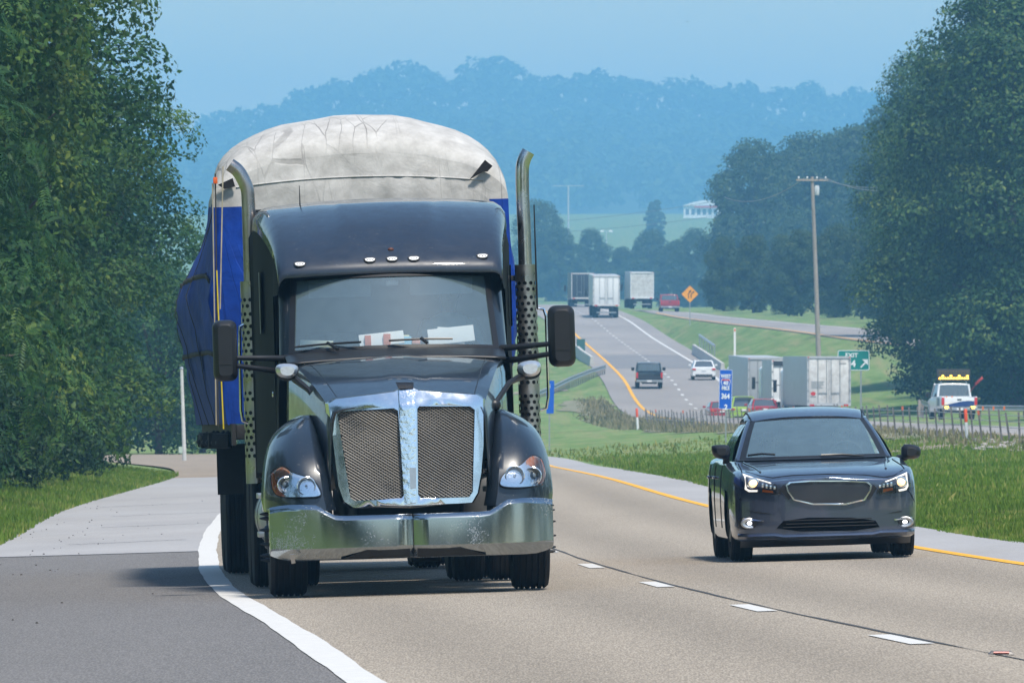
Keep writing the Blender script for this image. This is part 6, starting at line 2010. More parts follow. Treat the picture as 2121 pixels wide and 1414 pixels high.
def far_car(mx, label, paint, kind='sedan', cat="car", grp=None):
    c = empty({'sedan': "parked_car", 'suv': "sport_utility_vehicle"}[kind] if False else ("car" if kind == 'sedan' else "sport_utility_vehicle"), mat=mx, label=label, cat=cat, group=grp)
    W = 1.82
    if kind == 'sedan':
        b = car_body(c, paint, -3.86, .93, W, zf=.86, zcowl=1.0, zbelt=.96, ztail=.98, axles=(-2.75, 0), n_y=24, n_s=17, ncap=9) if False else None
    # built tail towards the viewer: y=0 tail
    H = 1.46 if kind == 'sedan' else 1.74
    deck = .55 if kind == 'sedan' else .12
    L = 4.7
    zb = .98 if kind == 'sedan' else 1.05
    def sec(y, w, zt, zl): return [(x, y, z) for x, z in rrect(0, (zt + zl) / 2, w, zt - zl, .18, 3)]
    mb = MB(); loft(mb, [sec(0, W * .90, zb - .06, .36), sec(.06, W * .95, zb - .02, .30), sec(.25, W * .99, zb, .24), sec(1.2, W, zb + .02, .22), sec(3.2, W, zb, .22), sec(4.2, W * .97, .86, .22), sec(L - .1, W * .92, .80, .24), sec(L, W * .84, .72, .3)])
    mb.build("body", paint, c, smooth=50)
    def gs(y, w, z): return (w, y, z)
    y0, y1, y2, y3 = deck, deck + (.55 if kind == 'sedan' else .25), 2.6, 3.4
    wb, wt = W / 2 - .10, W / 2 - .26
    zr = H
    mb = MB(); P = []
    for t in np.linspace(0, 1, 7):
        y = y1 + (y2 - y1) * t; P.append([(u * (wt + .02), y, zr - .05 * abs(u) ** 2.4 - (.03 * abs(2 * t - 1) ** 3)) for u in np.linspace(-1, 1, 11)])
    mb.grid(P); solidify(mb.build("roof", paint, c, smooth=60), .03)
    G = glass_mat("far_glass", (.10, .13, .14), .12, .04, film=.12) if 'far_glass' not in M else M['far_glass']
    M['far_glass'] = G
    for nm, ya, yb in (("rear_window", y0, y1), ("windscreen", y3, y2)):
        mb = MB(); mb.grid([[(u * (wb + (wt - wb) * v) * .90, ya + (yb - ya) * v - (.12 if nm == "rear_window" else -.12) * (1 - u * u) * .5 + .06 * (1 if nm == "rear_window" else -1), zb - .01 + (zr - .05 - zb) * v) for u in np.linspace(-1, 1, 9)] for v in np.linspace(.02, .98, 5)]); mb.build(nm, G, c, smooth=70)
        for sx in (-1, 1):
            mb = MB(); mb.tube([(sx * (wb + (wt - wb) * v) * .95, ya + (yb - ya) * v, zb - .02 + (zr - .04 - zb) * v) for v in np.linspace(0, 1, 5)], .055, 8); mb.build("pillar", paint, c, smooth=70)
    for sx in (-1, 1):
        mb = MB(); mb.grid([[(sx * (wb + .04 + (wt - wb) * v), (y0 + .2) * (1 - s) * (1 - v) + (y1 + .1) * (1 - s) * v + s * ((y3 - .2) * (1 - v) + (y2 - .05) * v), zb + (zr - .06 - zb) * v) for s in np.linspace(0, 1, 4)] for v in np.linspace(0, 1, 4)]); mb.build("side_window", G, c)
        mb = MB(); mb.box((sx * (W / 2 - .17), -.015, zb - .17), (.27, .07, .14)); mb.build("tail_light", M['red_lens'], c, bevel=.02)
        mb = MB(); mb.box((sx * (W / 2 + .08), 3.25, zb + .07), (.2, .12, .14)); mb.build("mirror", paint, c, bevel=.03)
        for yy in (.95, 3.75): wheel(c, sx * .79, yy, .33, .22, M['alu'], sx, groove=2)
    mb = MB(); loft(mb, [[(x, -.06 + .03 * (abs(x) / .8) ** 2, z) for x, z in rrect(0, .47, W * .92, .28, .3, 3)], [(x, .15, z) for x, z in rrect(0, .47, W * .96, .28, .3, 3)]]); bp = mb.build("bumper", paint, c)
    mb = MB(); mb.box((0, -.05, .36), (W * .7, .06, .12)); mb.build("valance", M['black'], bp)
    mb = MB(); mb.box((0, -.03, zb - .22), (.32, .04, .13)); mb.build("number_plate", M['white_pl'], c)
    mb = MB(); mb.box((0, 2.2, .24), (1.4, 3.6, .1)); mb.build("underbody", M['under'], c)
    if kind == 'suv':
        mb = MB(); mb.box((0, .16, H - .03), (1.1, .16, .03)); mb.build("spoiler", paint, c)
        for sx in (-1, 1):
            mb = MB(); mb.tube([(sx * .6, .6, H + .02), (sx * .6, 2.3, H + .02)], .02, 6); mb.build("roof_rail", M['black'], c)
    return c


PR = mat("red_car_paint", (.36, .022, .03), .3, coat=.8, var=.1, vscale=3)
PWc = mat("white_car_paint", (.74, .75, .76), .3, coat=.8, var=.06, vscale=3)
PGn = mat("lime_car_paint", (.36, .55, .07), .35, coat=.8, var=.12, vscale=3)
far_car(road_frame(1458, 752, s=.98), "white sedan in the right lane just before the black pickup", PWc)
far_car(road_frame(1496, 650, yaw=.06, s=.93, lift=-.45), "red car half hidden behind the blue mile sign", PR)
far_car(road_frame(1541, 634, yaw=.06, s=.95, lift=-.3), "lime green and white sport utility vehicle behind the blue mile sign's right side", PGn, 'suv')
far_car(road_frame(1585, 612, yaw=.06, s=.93, lift=-.05), "red car just above the blue grey sedan's roof, in front of the grey trailer", PR)


def pickup(mx, label, paint, cat="pickup truck", cab_h=1.86, tail_m=None, name="pickup_truck"):
    c = empty(name, mat=mx, label=label, cat=cat)
    W = 1.98
    mb = MB()
    for sx in (-1, 1):
        mb.box((sx * (W / 2 - .06), .98, .92), (.12, 1.96, .66))
    mb.box((0, 1.0, .66), (W - .1, 1.9, .08)); mb.build("bed", paint, c, bevel=.03)
    mb = MB(); mb.box((0, 0, .94), (W - .34, .07, .52)); tg = mb.build("tailgate", tail_m or paint, c, bevel=.025)
    mb = MB(); mb.box((0, -.04, 1.08), (.24, .02, .08)); mb.build("handle", M['black'], tg, bevel=.01)
    mb = MB(); mb.box((0, -.12, .56), (W - .05, .16, .17)); bp = mb.build("bumper", M['steel'], c, bevel=.03)
    mb = MB(); mb.box((0, -.21, .57), (.34, .02, .13)); mb.build("number_plate", M['white_pl'], bp)
    def sec(y, w, zt, zl, k=1.0): return [(x * (k if z > (zt + zl) / 2 else 1), y, z) for x, z in rrect(0, (zt + zl) / 2, w, zt - zl, .12, 3)]
    mb = MB(); loft(mb, [sec(2.0, W - .02, 1.26, .42), sec(3.9, W, 1.24, .4), sec(4.4, W, 1.18, .4), sec(5.5, W - .1, 1.08, .45), sec(5.65, W - .25, .98, .55)]); mb.build("body", paint, c)
    mb = MB(); P = []
    for t, (y, w, z) in enumerate(((2.05, W - .34, cab_h - .06), (2.2, W - .34, cab_h), (3.5, W - .36, cab_h), (3.75, W - .38, cab_h - .06))): P.append([(u * w / 2, y, z - .04 * abs(u) ** 3) for u in np.linspace(-1, 1, 9)])
    mb.grid(P); solidify(mb.build("roof", paint, c), .04)
    G = M['far_glass']
    mb = MB(); mb.grid([[(u * ((W - .22) + (-.14) * v) / 2, 2.0 + .06 * v, 1.26 + (cab_h - .1 - 1.26) * v) for u in (-.93, 0, .93)] for v in (0, 1)]); mb.build("rear_window", G, c)
    mb = MB(); mb.grid([[(u * ((W - .22) + (-.14) * v) / 2, 4.35 - .6 * v, 1.2 + (cab_h - .08 - 1.2) * v) for u in (-.95, 0, .95)] for v in (0, 1)]); mb.build("windscreen", G, c)
    for sx in (-1, 1):
        for ya, yb in ((2.0, 2.08), (4.35, 3.72)):
            mb = MB(); mb.tube([(sx * (W / 2 - .09), ya, 1.22), (sx * (W / 2 - .18), yb, cab_h - .06)], .06, 8); mb.build("pillar", paint, c)
        mb = MB(); mb.grid([[(sx * (W / 2 - .07 - .10 * v), (2.1 + .05 * v) * (1 - s) + (4.2 - .55 * v) * s, 1.24 + (cab_h - .1 - 1.24) * v) for s in (0, .5, 1)] for v in (0, 1)]); mb.build("side_window", G, c)
        mb = MB(); mb.box((sx * (W / 2 - .085), -.01, .99), (.15, .09, .42)); mb.build("tail_light", M['red_lens'], c, bevel=.015)
        mb = MB(); mb.box((sx * (W / 2 + .16), 4.1, 1.34), (.24, .14, .24)); mb.build("mirror", M['black'], c, bevel=.03)
        for yy in (1.1, 4.75): wheel(c, sx * .84, yy, .40, .27, M['alu'], sx, groove=3)
        mb = MB(); mb.box((sx * .84, .58, .42), (.28, .02, .3)); mb.build("mudflap", M['rubber'], c)
    mb = MB(); mb.box((0, 2.6, .45), (1.1, 5.2, .18)); mb.build("chassis", M['under'], c)
    mb = MB()
    for x in (-.42, .42): mb.box((x, 2.7, 1.35), (.42, .14, .55)); mb.box((x, 2.7, 1.68), (.24, .1, .14))
    tag(mb.build("seat_backs", SE, c, bevel=.03), kind='stuff')
    return c


PBk = mat("black_pickup_paint", (.016, .02, .028), .3, coat=.9, var=.15, vscale=3)
bp_ = pickup(road_frame(1345, 728, s=.97), "black pickup truck in the left lane ahead of the white sedan", PBk)
pickup(road_frame(1388, 1165, fx=lambda x, d: 3.3, yaw=.03, s=1.1), "red pickup truck coming off the ramp beside the orange merge sign", PR)
# roadside work truck
wt_white = mat("work_truck_white", (.74, .76, .78), .35, coat=.6, var=.08, vscale=3)
wt = pickup(road_frame(1987, 556, fx=lambda x, d: -4.27, yaw=.10, s=1.0), "white and blue roadside work truck with a lit amber message board on its roof", wt_white, cat="work truck", cab_h=1.98, name="work_truck")
BLU = mat("deep_blue_paint", (.010, .035, .17), .4, coat=.5)
mb = MB(); patch(mb, [(-.82, .70), (.82, .70), (.82, 1.00), (.5, 1.02), (.1, .98), (-.82, .78)], lambda x, z: -.04, .3, .01); mb.build("blue_swoosh", BLU, wt)
mb = MB(); mb.box((-1.0, 1.2, .95), (.02, .9, .45)); mb.build("side_stripe", BLU, wt)
mb = MB(); mb.box((0, 2.2, 2.42), (1.85, .14, .66)); mb.build("message_board", mat('board_black', (.03, .028, .026), .7), wt, bevel=.02)
LED = mat("amber_lamps", (.9, .55, .05), .4, emit=(1, .62, .06), estr=5)
LEDo = mat("unlit_lamps", (.10, .07, .03), .4)
for r_ in range(4):
    for k in range(11):
        mb = MB(); mb.box((-.76 + .152 * k, 2.12, 2.24 + .125 * r_), (.10, .03, .085)); mb.build("board_lamp", LED if (r_ == 0) or (r_ == 1 and k % 3 == 1) else LEDo, wt, smooth=0)
for sx in (-1, 1):
    mb = MB(); mb.box((sx * .7, 2.2, 2.05), (.06, .06, .2)); mb.build("board_post", M['steel'], wt)
    mb = MB(); mb.box((sx * .72, -.2, .66), (.2, .05, .12)); mb.build("flasher", LED, wt, bevel=.02)
mb = MB(); mb.tube([(.75, 1.2, 1.5), (1.35, .6, 2.35)], .012, 5); mb.add([(1.0, .95, 1.98), (1.34, .6, 2.34), (1.42, .62, 2.22), (1.06, .97, 1.86)], [(0, 1, 2, 3)]); solidify(mb.build("red_flag", mat("red_flag_cloth", (.55, .08, .08), .8), wt), .004)
for k, x in enumerate((-.5, -.2)):
    mb = MB(); mb.lathe([(.15, 0), (.15, .03), (.11, .04), (.03, .55), (.001, .56)], 12, Matrix.Translation((x, 1.4, .72))); mb.build("traffic_cone", mat("cone_orange", (.7, .18, .03), .6), wt)

# ------------------------------------------------------------------ signs, posts, barriers, fence
SGB = mat("sign_blue", (.010, .10, .52), .5, spec=.3, var=.06, vscale=3)
SGG = mat("sign_green", (.005, .20, .17), .5, spec=.3)
SGO = mat("sign_orange", (.80, .33, .015), .5, spec=.3)
SGW = mat("sign_white", (.80, .82, .84), .5)
SGR = mat("sign_red", (.5, .03, .03), .5)
SGK = mat("sign_black", (.015, .015, .015), .6)
d = 385.0; c = at(1500, 806, d); w, h = 27 / F * d, 82 / F * d
gz = ground_z(c.x, d)
sg = empty("mile_sign", (c.x, d, gz), "tall blue sign reading WEST 40 MILE 364 .2 in the median", "sign")
e = MB(); ct = c.z - gz
e.prism([(x, -.012, z + ct) for x, z in rrect(0, 0, w, h, .08)], (0, .024, 0), Matrix.Rotation(R(1.5), 4, 'Y')); tilt = Matrix.Rotation(R(1.5), 4, 'Y')
pn = e.build("sign_panel", SGB, sg)
e = MB(); e.prism([(x, -.014, z + ct) for x, z in rrect(0, 0, w, h, .08)], (0, .002, 0), tilt)
bo = smooth_poly([(x, z) for x, z in rrect(0, 0, w - .02, h - .02, .08)], 0)
mb = MB(); patch(mb, rrect(0, ct, w - .012, h - .012, .08), lambda x, z: -.016, .3, .002, holes=(rrect(0, ct, w - .035, h - .035, .08),))
o = mb.build("sign_border", SGW, sg); o.matrix_local = tilt
for txt, zz, size in (("WEST", .405, .185), ("MILE", .03, .185), ("364", -.22, .27), (".2", -.56, .27)):
    text_mesh(txt, size * h / 1.5, SGW, sg, tilt @ Matrix.Translation((0, -.018, ct + zz * h / 1.5 * 1.22)) @ FACE, "lettering", .03, .80 if txt != ".2" else .95)
shd = [(-.16, .10), (-.10, .13), (0, .115), (.10, .13), (.16, .10), (.175, 0), (.13, -.12), (0, -.19), (-.13, -.12), (-.175, 0)]
zc_ = ct + .22 * h / 1.5 * 1.22
mb = MB(); patch(mb, [(x * 1.05, z * 1.05 + zc_) for x, z in shd], lambda x, z: -.015, .3, .003); o = mb.build("route_shield", SGW, sg); o.matrix_local = tilt
mb = MB(); patch(mb, [(x * .95, z * .95 + zc_) for x, z in shd], lambda x, z: -.018, .3, .002); o2 = mb.build("shield_field", SGB, o)
mb = MB(); patch(mb, [(-.15, .10 + zc_), (-.10, .12 + zc_), (0, .11 + zc_), (.10, .12 + zc_), (.15, .10 + zc_), (.155, .06 + zc_), (-.155, .06 + zc_)], lambda x, z: -.020, .3, .002); mb.build("shield_band", SGR, o)
text_mesh("40", .21, SGW, sg, tilt @ Matrix.Translation((0, -.022, zc_ - .035)) @ FACE, "lettering", .03, .9)
mb = MB(); mb.box((.06, .03, ct / 2 - .2), (.05, .04, ct + 1.3)); mb.build("post", M['steel'], sg)
# the other mile sign, edge half seen by the grab rail
d = 420.0; c = at(1138, 822, d); gz = ground_z(c.x, d)
s2 = empty("mile_sign", (c.x, d, gz), "narrow blue sign seen past the truck's grab rail beside the median", "sign")
mb = MB(); mb.prism([(x, -.012, z + c.z - gz) for x, z in rrect(0, 0, .30, 1.35, .08)], (0, .024, 0), Matrix.Rotation(R(1), 4, 'Y')); mb.build("sign_panel", SGB, s2)
text_mesh("E", .2, SGW, s2, Matrix.Translation((0, -.02, c.z - gz + .45)) @ FACE)
mb = MB(); mb.box((0, .03, (c.z - gz) / 2), (.05, .04, c.z - gz + .8)); mb.build("post", M['steel'], s2)
# EXIT gore sign
d = 622.0; c = at(1768, 746, d); w, h = 66 / F * d, 42 / F * d; gz = ground_z(c.x, d)
s3 = empty("exit_sign", (c.x, d, gz), "green sign reading EXIT 364 with an arrow beside the white trailer", "sign")
ct = c.z - gz
mb = MB(); mb.prism([(x, -.015, z + ct) for x, z in rrect(0, 0, w, h, .08)], (0, .03, 0)); mb.build("sign_panel", SGG, s3)
mb = MB(); patch(mb, rrect(0, ct, w - .02, h - .02, .08), lambda x, z: -.02, .4, .002, holes=(rrect(0, ct, w - .09, h - .09, .08),)); mb.build("sign_border", SGW, s3)
text_mesh("EXIT", .36, SGW, s3, Matrix.Translation((-.12, -.022, ct + .30)) @ FACE, "lettering", .02, 1.05)
text_mesh("364", .58, SGW, s3, Matrix.Translation((-.30, -.022, ct - .22)) @ FACE, "lettering", .02)
mb = MB(); mb.box((.62, -.02, ct - .24), (.52, .004, .09), Matrix.Rotation(R(-45), 4, 'Y')); patch(mb, [(.88, ct + .06), (.88, ct - .30), (.52, ct + .06)], lambda x, z: -.023, .5, .002); mb.build("arrow", SGW, s3)
for x in (-.45, .45):
    mb = MB(); mb.box((x, .05, ct / 2 - .2), (.09, .07, ct + .7)); mb.build("post", M['steel'], s3)
# orange merge sign
d = 985.0; c = at(1429, 609, d); r_ = 17.5 / F * d; gz = ground_z(c.x, d)
s4 = empty("merge_sign", (c.x, d, gz), "orange diamond road sign with black merging arrows by the red pickup", "sign")
ct = c.z - gz
mb = MB(); mb.prism([(0, -.01, ct - r_), (r_, -.01, ct), (0, -.01, ct + r_), (-r_, -.01, ct)], (0, .02, 0)); mb.build("sign_panel", SGO, s4)
def bar(mb, x0, z0, x1, z1, t):
    L = math.hypot(x1 - x0, z1 - z0); nx_, nz_ = -(z1 - z0) / L * t / 2, (x1 - x0) / L * t / 2
    mb.add([(x0 - nx_, -.016, z0 - nz_), (x1 - nx_, -.016, z1 - nz_), (x1 + nx_, -.016, z1 + nz_), (x0 + nx_, -.016, z0 + nz_)], [(0, 1, 2, 3)])
for seg, hd in ((((-.14, -.40), (-.14, .02), (-.02, .20)), (-.02, .20, .12, .42)), (((.12, -.40), (.12, .0), (.30, .16)), (.30, .16, .42, .28))):
    mb = MB()
    for (a, b), (a2, b2) in zip(seg[:-1], seg[1:]): bar(mb, a, b + ct, a2, b2 + ct, .085)
    x0, z0, x1, z1 = hd; dx, dz = x1 - x0, z1 - z0; L = math.hypot(dx, dz); nx_, nz_ = -dz / L * .13, dx / L * .13
    mb.add([(x0 - nx_, -.017, z0 - nz_ + ct), (x1, -.017, z1 + ct), (x0 + nx_, -.017, z0 + nz_ + ct)], [(0, 1, 2)])
    solidify(mb.build("arrow", SGK, s4, smooth=0), .003)
mb = MB(); mb.box((0, .04, ct / 2 - .3), (.08, .06, ct + .4)); mb.build("post", M['steel'], s4)
# red and white marker posts
def marker(px, py1, py0, d, label, w=.10):
    a = at(px, py1, d); gz = ground_z(a.x, d); top = at(px, py0, d).z
    e = empty("marker_post", (a.x, d, gz), label, "marker post", "marker posts in the median")
    H = top - gz
    tl = Matrix.Rotation(R(-3), 4, 'Y')
    mb = MB(); mb.lathe([(w / 2, -.1), (w / 2, H * .58), (.001, H * .581)], 12, tl); mb.build("lower_post", M['white_pl'], e)
    mb = MB(); mb.lathe([(w / 2 + .004, H * .58), (w / 2 + .004, H * .97), (w / 2 * .6, H), (.001, H)], 12, tl); mb.build("red_sleeve", SGR if False else mat("marker_red", (.62, .07, .02), .5), e)
    return e
marker(2003, 929, 846, 318, "red and white marker post beside the rubble at the right")
marker(1321, 888, 845, 560, "small red and white marker post among the weeds left of the cable fence", .13)
d = 700; a = at(1522, 706, d)
e = empty("delineator", (a.x, d, ground_z(a.x, d)), "white delineator post on the green bank above the grey trailer", "post"); H = at(1522, 679, d).z - ground_z(a.x, d)
mb = MB(); mb.box((0, 0, H / 2), (.14, .05, H)); mb.build("post", M['white_pl'], e)
mb = MB(); mb.box((0, -.03, H - .15), (.10, .01, .15)); mb.build("reflector", M['amber'], e)
# utility pole with wires
d = 742.0; a = at(1697, 700, d); gz = ground_z(a.x, d); H = at(1682, 366, d).z - gz
up = empty("utility_pole", (a.x, d, gz), "tall wooden utility pole with a crossarm beside the entry ramp", "utility pole")
dx = at(1682, 366, d).x - a.x
mb = MB(); mb.tube([(0, 0, -.5), (dx * .5, 0, H * .5), (dx, 0, H)], [.19, .16, .12], 12); mb.build("pole", M['wood_pole'], up)
mb = MB(); mb.box((dx, -.16, H - .25), (2.6, .12, .14), Matrix.Rotation(R(25), 4, 'Z')); mb.build("crossarm", M['wood_pole'], up)
for k in (-1.1, -.4, .4, 1.1):
    mb = MB(); mb.lathe([(.03, 0), (.06, .04), (.06, .12), (.03, .17), (.001, .17)], 8, Matrix.Translation((dx + k * .9, -.16 + k * .42, H - .16))); mb.build("insulator", M['white_pl'], up)
mb = MB(); mb.lathe([(.16, 0), (.18, .04), (.18, .6), (.12, .7), (.001, .71)], 14, Matrix.Translation((dx + .35, 0, H - 1.35))); mb.build("transformer", mat("transformer_grey", (.55, .58, .6), .5), up)
top = Vector((a.x + dx, d, gz + H - .1))
wm = mat("wire_grey", (.16, .17, .18), .5)
for k, (ox, e_, sag) in enumerate(((-.5, at(1500, 408, 1000), 2.0), (.5, at(1860, 384, 690), .8), (.9, at(1870, 392, 690), .9))):
    p0 = top + Vector((ox, 0, .05)); mb = MB(); P = []
    for t in np.linspace(0, 1, 16): q = p0.lerp(e_, t); q.z -= sag * 4 * t * (1 - t) * .5; P.append(q)
    mb.tube(P, .025, 4)
    tag(mb.build("power_line", wm, None), ["power line sagging left from the utility pole into the grove", "upper power line running right from the utility pole to the big trees", "lower power line running right from the utility pole to the big trees"][k], "power line")
for k, (y0, y1) in enumerate(((462, 408), (480, 440), (516, 496), (527, 508))):
    A, B = at(1000, y0 + 6, 2400), at(1530, y1, 2300); mb = MB(); P = []
    for t in np.linspace(0, 1, 20): q = A.lerp(B, t); q.z -= 1.1 * 4 * t * (1 - t); P.append(q)
    mb.tube(P, .06, 4); tag(mb.build("power_line", wm), ["topmost hazy power line crossing the far valley", "second hazy power line crossing the far valley", "third hazy power line just above the far trees", "lowest hazy power line just above the far trees"][k], "power line")
# white pole on the left
d = 345.0; a = at(383, 932, d); gz = ground_z(a.x, d); H = at(376, 765, d).z - gz
e = empty("white_pole", (a.x, d, gz), "slim white pole with a small plate at the end of the slip road", "pole")
dx = at(376, 765, d).x - a.x
mb = MB(); mb.tube([(0, 0, -.3), (dx, 0, H)], [.075, .055], 10); mb.build("pole", mat("white_pole_paint", (.62, .62, .60), .7, var=.3, vscale=4), e)
mb = MB(); mb.ball((dx, 0, H + .03), .07, 8); mb.build("cap", M['steel'], e)
mb = MB(); mb.box((-.13, -.03, .42), (.16, .02, .22)); mb.build("plate", mat("pale_green_plate", (.4, .5, .42), .5), e)
# mast lights, far pole, far building, bird
mast_m = mat("mast_grey", (.42, .46, .5), .5)
d = 2900.0
e = empty("light_mast", at(1177, 505, d), "hazy tall mast with a cross arm right of the exhaust stack", "light mast")
z1 = at(1177, 385, d).z - at(1177, 505, d).z
mb = MB(); mb.tube([(0, 0, -6), (0, 0, z1)], [.34, .24], 8); mb.build("mast", mast_m, e)
mb = MB(); mb.box((0, 0, z1), (9, .3, .2)); mb.build("cross_arm", mast_m, e)
for px, y0, y1, lab in ((1137, 520, 477, "hazy twin lamp post next to the exhaust stack"), (1256, 525, 479, "hazy twin lamp post in the far field")):
    b = at(px, y0, 2600); e = empty("lamp_post", b, lab, "lamp post", "lamp posts in the far field"); H = at(px, y1, 2600).z - b.z
    mb = MB(); mb.tube([(0, 0, -3), (0, 0, H)], [.16, .10], 8); mb.build("post", mast_m, e)
    mb = MB(); mb.box((0, 0, H), (2.2, .2, .16)); mb.build("arm", mast_m, e)
    for sx in (-1, 1):
        mb = MB(); mb.box((sx * 1.1, -.1, H + .03), (.9, .8, .5)); mb.build("lamp_head", M['white_pl'], e, bevel=.04)
d = 3000.0
e = empty("light_mast", at(1511, 415, d), "faint grey mast just left of the hazy grove above the white building", "light mast"); H = at(1511, 345, d).z - at(1511, 415, d).z
mb = MB(); mb.tube([(0, 0, -9), (0, 0, H)], [.25, .16], 8); mb.build("mast", mast_m, e)
mb = MB(); mb.box((0, 0, H), (.9, .4, .5)); mb.build("lamp_head", mast_m, e)
d = 3600.0; b = at(1455, 449, d)
e = empty("white_building", b, "low white building on the hazy hillside left of the grove", "building")
w, h = 78 / F * d, 34 / F * d
mb = MB(); mb.box((0, 3, h * .3), (w, 6, h * .75)); mb.build("wall", M['white_pl'], e)
mb = MB(); mb.prism([(-w * .53, -.6, h * .66), (w * .5, -.6, h * .70), (w * .52, -.6, h * .98), (w * .0, -.6, h * 1.0), (-w * .3, -.6, h * .86)], (0, 7.2, 0)); mb.build("roof", mat("pale_roof", (.72, .75, .78), .5), e)
for k in range(6):
    mb = MB(); mb.box((-w * .4 + k * w * .15, -.05, h * .30), (w * .09, .2, h * .34)); mb.build("window", mat("far_window", (.10, .14, .18), .2), e)
mb = MB(); mb.box((w * .1, -.7, h * .60), (w * .62, .3, h * .10)); mb.build("sign_band", mat("red_band", (.55, .12, .10), .6), e)
d = 300.0; b = at(1424, 46, d)
bd = empty("bird", b, "tiny dark bird flying high in the hazy sky", "bird")
mb = MB(); mb.ball((0, 0, 0), (.011, .022, .010), 8); mb.ball((0, -.024, .004), .008, 6); mb.build("body", M['black'], bd)
for sx in (-1, 1):
    mb = MB(); mb.add([(sx * .008, -.012, .003), (sx * .03, -.014, .016), (sx * .055, .004, .010), (sx * .03, .012, .014), (sx * .008, .012, .003)], [(0, 1, 2, 3, 4)]); solidify(mb.build("wing", M['black'], bd), .002)
# small reflector marker lying by the lane seam
x, dd = float(XD(59.0)) + .26, 59.0
mb = MB(); mb.box((0, 0, .010), (.15, .10, .02), taper=.75); o = mb.build("road_reflector", mat("dark_reflector", (.06, .05, .055), .4), None, bevel=.004); o.location = (x - .14, dd, float(eb_z(x, dd)) + .004); tag(o, "dark raised lane reflector with a reddish face by the lane seam", "road reflector")
mb = MB(); mb.box((0, -.048, .012), (.09, .010, .008), Matrix.Rotation(R(-30), 4, 'X')); mb.build("reflector_face", mat("reflector_red", (.45, .10, .08), .3), o)

# cable fence
fence = empty("cable_fence", (FENX(400), 400, 0), "long cable fence with thin steel posts across the weedy median", "fence"); fence.location = (0, 0, 0)
rp = random.Random(9)
PM = MB(); PM.box((0, 0, .45), (.055, .075, 1.1)); post_me = PM.mesh("post", mat("fence_post", (.20, .19, .19), .6, .3, var=.3, vscale=6), 0)
RM = MB(); RM.box((0, 0, .93), (.07, .09, .14)); cap_me = RM.mesh("post_cap", M['amber'] if False else mat("post_cap_red", (.5, .12, .06), .5), 0)
tops = []
k = 0; dd = 262.0
while dd < 585:
    x = float(FENX(dd)) + rp.uniform(-.04, .04); z = ground_z(x, dd)
    o = link("post", post_me, fence); o.location = (x, dd, z); o.rotation_euler = (rp.uniform(-.03, .03), R(-5) + rp.uniform(-.06, .05), 0); o.scale = (1, 1, rp.uniform(.93, 1.06))
    if k % 9 == 4:
        q = link("post_cap", cap_me, o)
    tops.append((x, dd, z)); dd += 4.0 + rp.uniform(-.3, .3); k += 1
for i, hh_ in enumerate((.84, .66, .48)):
    mb = MB(); mb.tube([(x - .05 * hh_, y - .045, z + hh_) for x, y, z in tops], .012, 4); mb.build("cable", M['steel'], fence)


def guardrail(pts, label, span=2.0, h=.72, w=.32):
    """W-beam rail on posts through ground points"""
    e = empty("guardrail", (0, 0, 0), label, "guardrail", None)
    P = [Vector(p) for p in pts]
    seg = []; acc = []
    for a, b in zip(P[:-1], P[1:]):
        n = max(1, int((b - a).length / span))
        acc += [a.lerp(b, i / n) for i in range(n)]
    acc.append(P[-1])
    prof = [(0, -.5), (-.05, -.36), (.03, -.16), (.03, .16), (-.05, .36), (0, .5)]
    G = []
    for i, p in enumerate(acc):
        t = (acc[min(i + 1, len(acc) - 1)] - acc[max(i - 1, 0)]); t.z = 0; t.normalize(); nrm = Vector((t.y, -t.x, 0))
        if nrm.y > 0: nrm = -nrm
        G.append([p + nrm * (.12 - q[0]) + Vector((0, 0, h - w / 2 + q[1] * w)) for q in prof])
    mb = MB(); mb.grid(G); r_ = mb.build("rail", M['steel'], e, smooth=30); solidify(r_, .006, 0)
    for p in acc[::1]:
        mb = MB(); mb.box(tuple(p + Vector((0, .05, h / 2 - .1))), (.11, .16, h + .15)); mb.build("post", M['wood_pole'], e)
    return e
gp = [(x, d, ground_z(x, d)) for x, d in ((22.7, 566), (22.4, 572), (23.6, 578), (25.6, 579), (29.2, 578), (34, 576))]
gp = [(at(px, py, d).x, d, at(px, py, d).z) for px, py, d in ((1904, 856, 570), (1912, 860, 574), (1945, 866, 577), (2030, 868, 578), (2121, 869, 577), (2220, 871, 575))]
gr_ = guardrail(gp, "weathered guardrail curving behind the white work truck at the right", 1.9, .80)
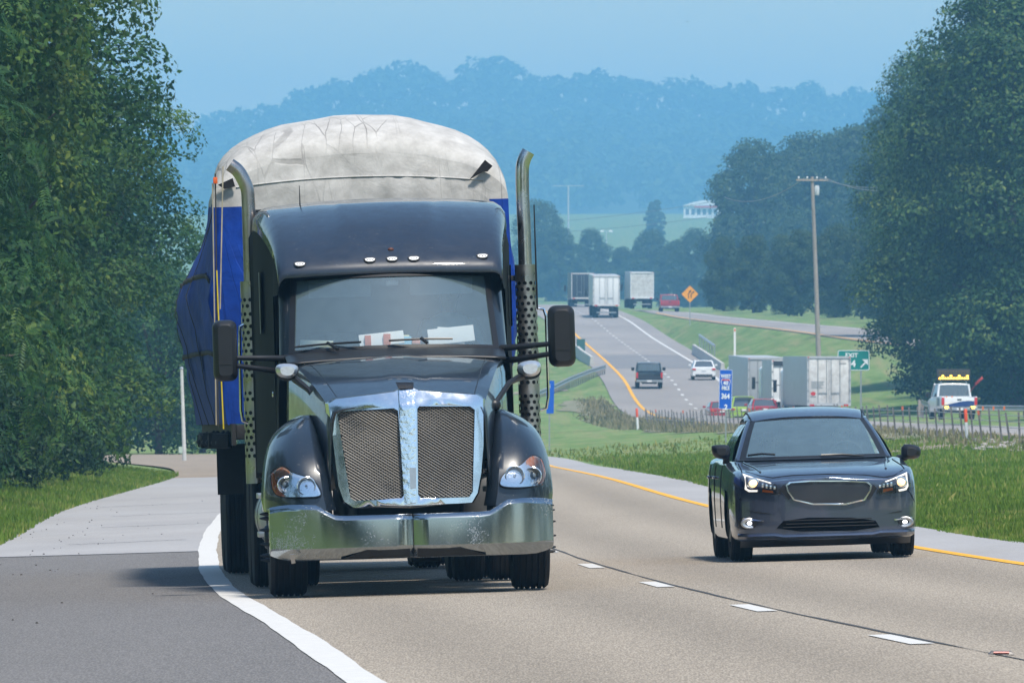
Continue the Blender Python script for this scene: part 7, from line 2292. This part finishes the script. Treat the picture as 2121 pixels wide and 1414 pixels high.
for px in (2036, 2058, 2080):
    c = at(px, 845, 576.5); mb = MB(); mb.box((0, 0, 0), (.10, .03, .2), Matrix.Translation(c)); mb.build("reflector_tab", M['amber'], gr_)
gp = [(at(px, py, d).x, d, at(px, py, d).z) for px, py, d in ((1252, 776, 775), (1220, 786, 760), (1180, 802, 742), (1140, 822, 722), (1090, 842, 700))]
guardrail(gp, "guardrail running down the median from the left bridge parapet towards the truck's rail", 2.0, .8)
for i, (pts, lab) in enumerate(((((1437, 735, 880), (1462, 752, 835), (1497, 776, 790)), "pale concrete parapet on the right side of the far bridge"), (((1192, 735, 878), (1206, 748, 845), (1226, 762, 815)), "pale concrete parapet on the left side of the far bridge"))):
    P = [at(*p) for p in pts]
    mb = MB(); S_ = []
    for p in P: S_.append([(p.x - .22, p.y, p.z - .3), (p.x + .22, p.y, p.z - .3), (p.x + .12, p.y, p.z + .92), (p.x - .12, p.y, p.z + .92)])
    loft(mb, S_); o = mb.build("parapet", M['concrete'], None, smooth=0, bevel=.02); tag(o, lab, "parapet", "bridge parapets")
# slatted rail panel right of the far bridge
P0, P1 = at(1449, 700, 870), at(1480, 722, 838)
e = empty("bridge_railing", (0, 0, 0), "grey steel railing panel above the right bridge parapet", "railing")
mb = MB(); mb.tube([P0 + Vector((0, 0, .25)), P1 + Vector((0, 0, .25))], .11, 6); mb.build("top_rail", M['steel'], e)
for k in range(7):
    q = P0.lerp(P1, k / 6); mb = MB(); mb.box(tuple(q + Vector((0, 0, -.55))), (.09, .09, 1.7)); mb.build("upright", M['steel'], e)
c = at(1203, 722, 868); mb = MB(); mb.box((0, 0, .65), (.75, .6, 1.7), taper=.95); o = mb.build("utility_cabinet", mat("cabinet_green", (.02, .09, .08), .6), None, bevel=.03); o.location = (c.x, c.y, ground_z(c.x, c.y)); tag(o, "dark green utility cabinet beside the left bridge parapet", "cabinet")
mb = MB(); mb.box((0, -.31, .7), (.6, .02, 1.3)); mb.build("cabinet_door", mat("cabinet_door", (.03, .11, .10), .6), o)
# small square signposts by the ramp mouth
for px, py, dd, lab in ((1438, 655, 970, "left thin sign post of the pair below the merge sign"),):
    pass
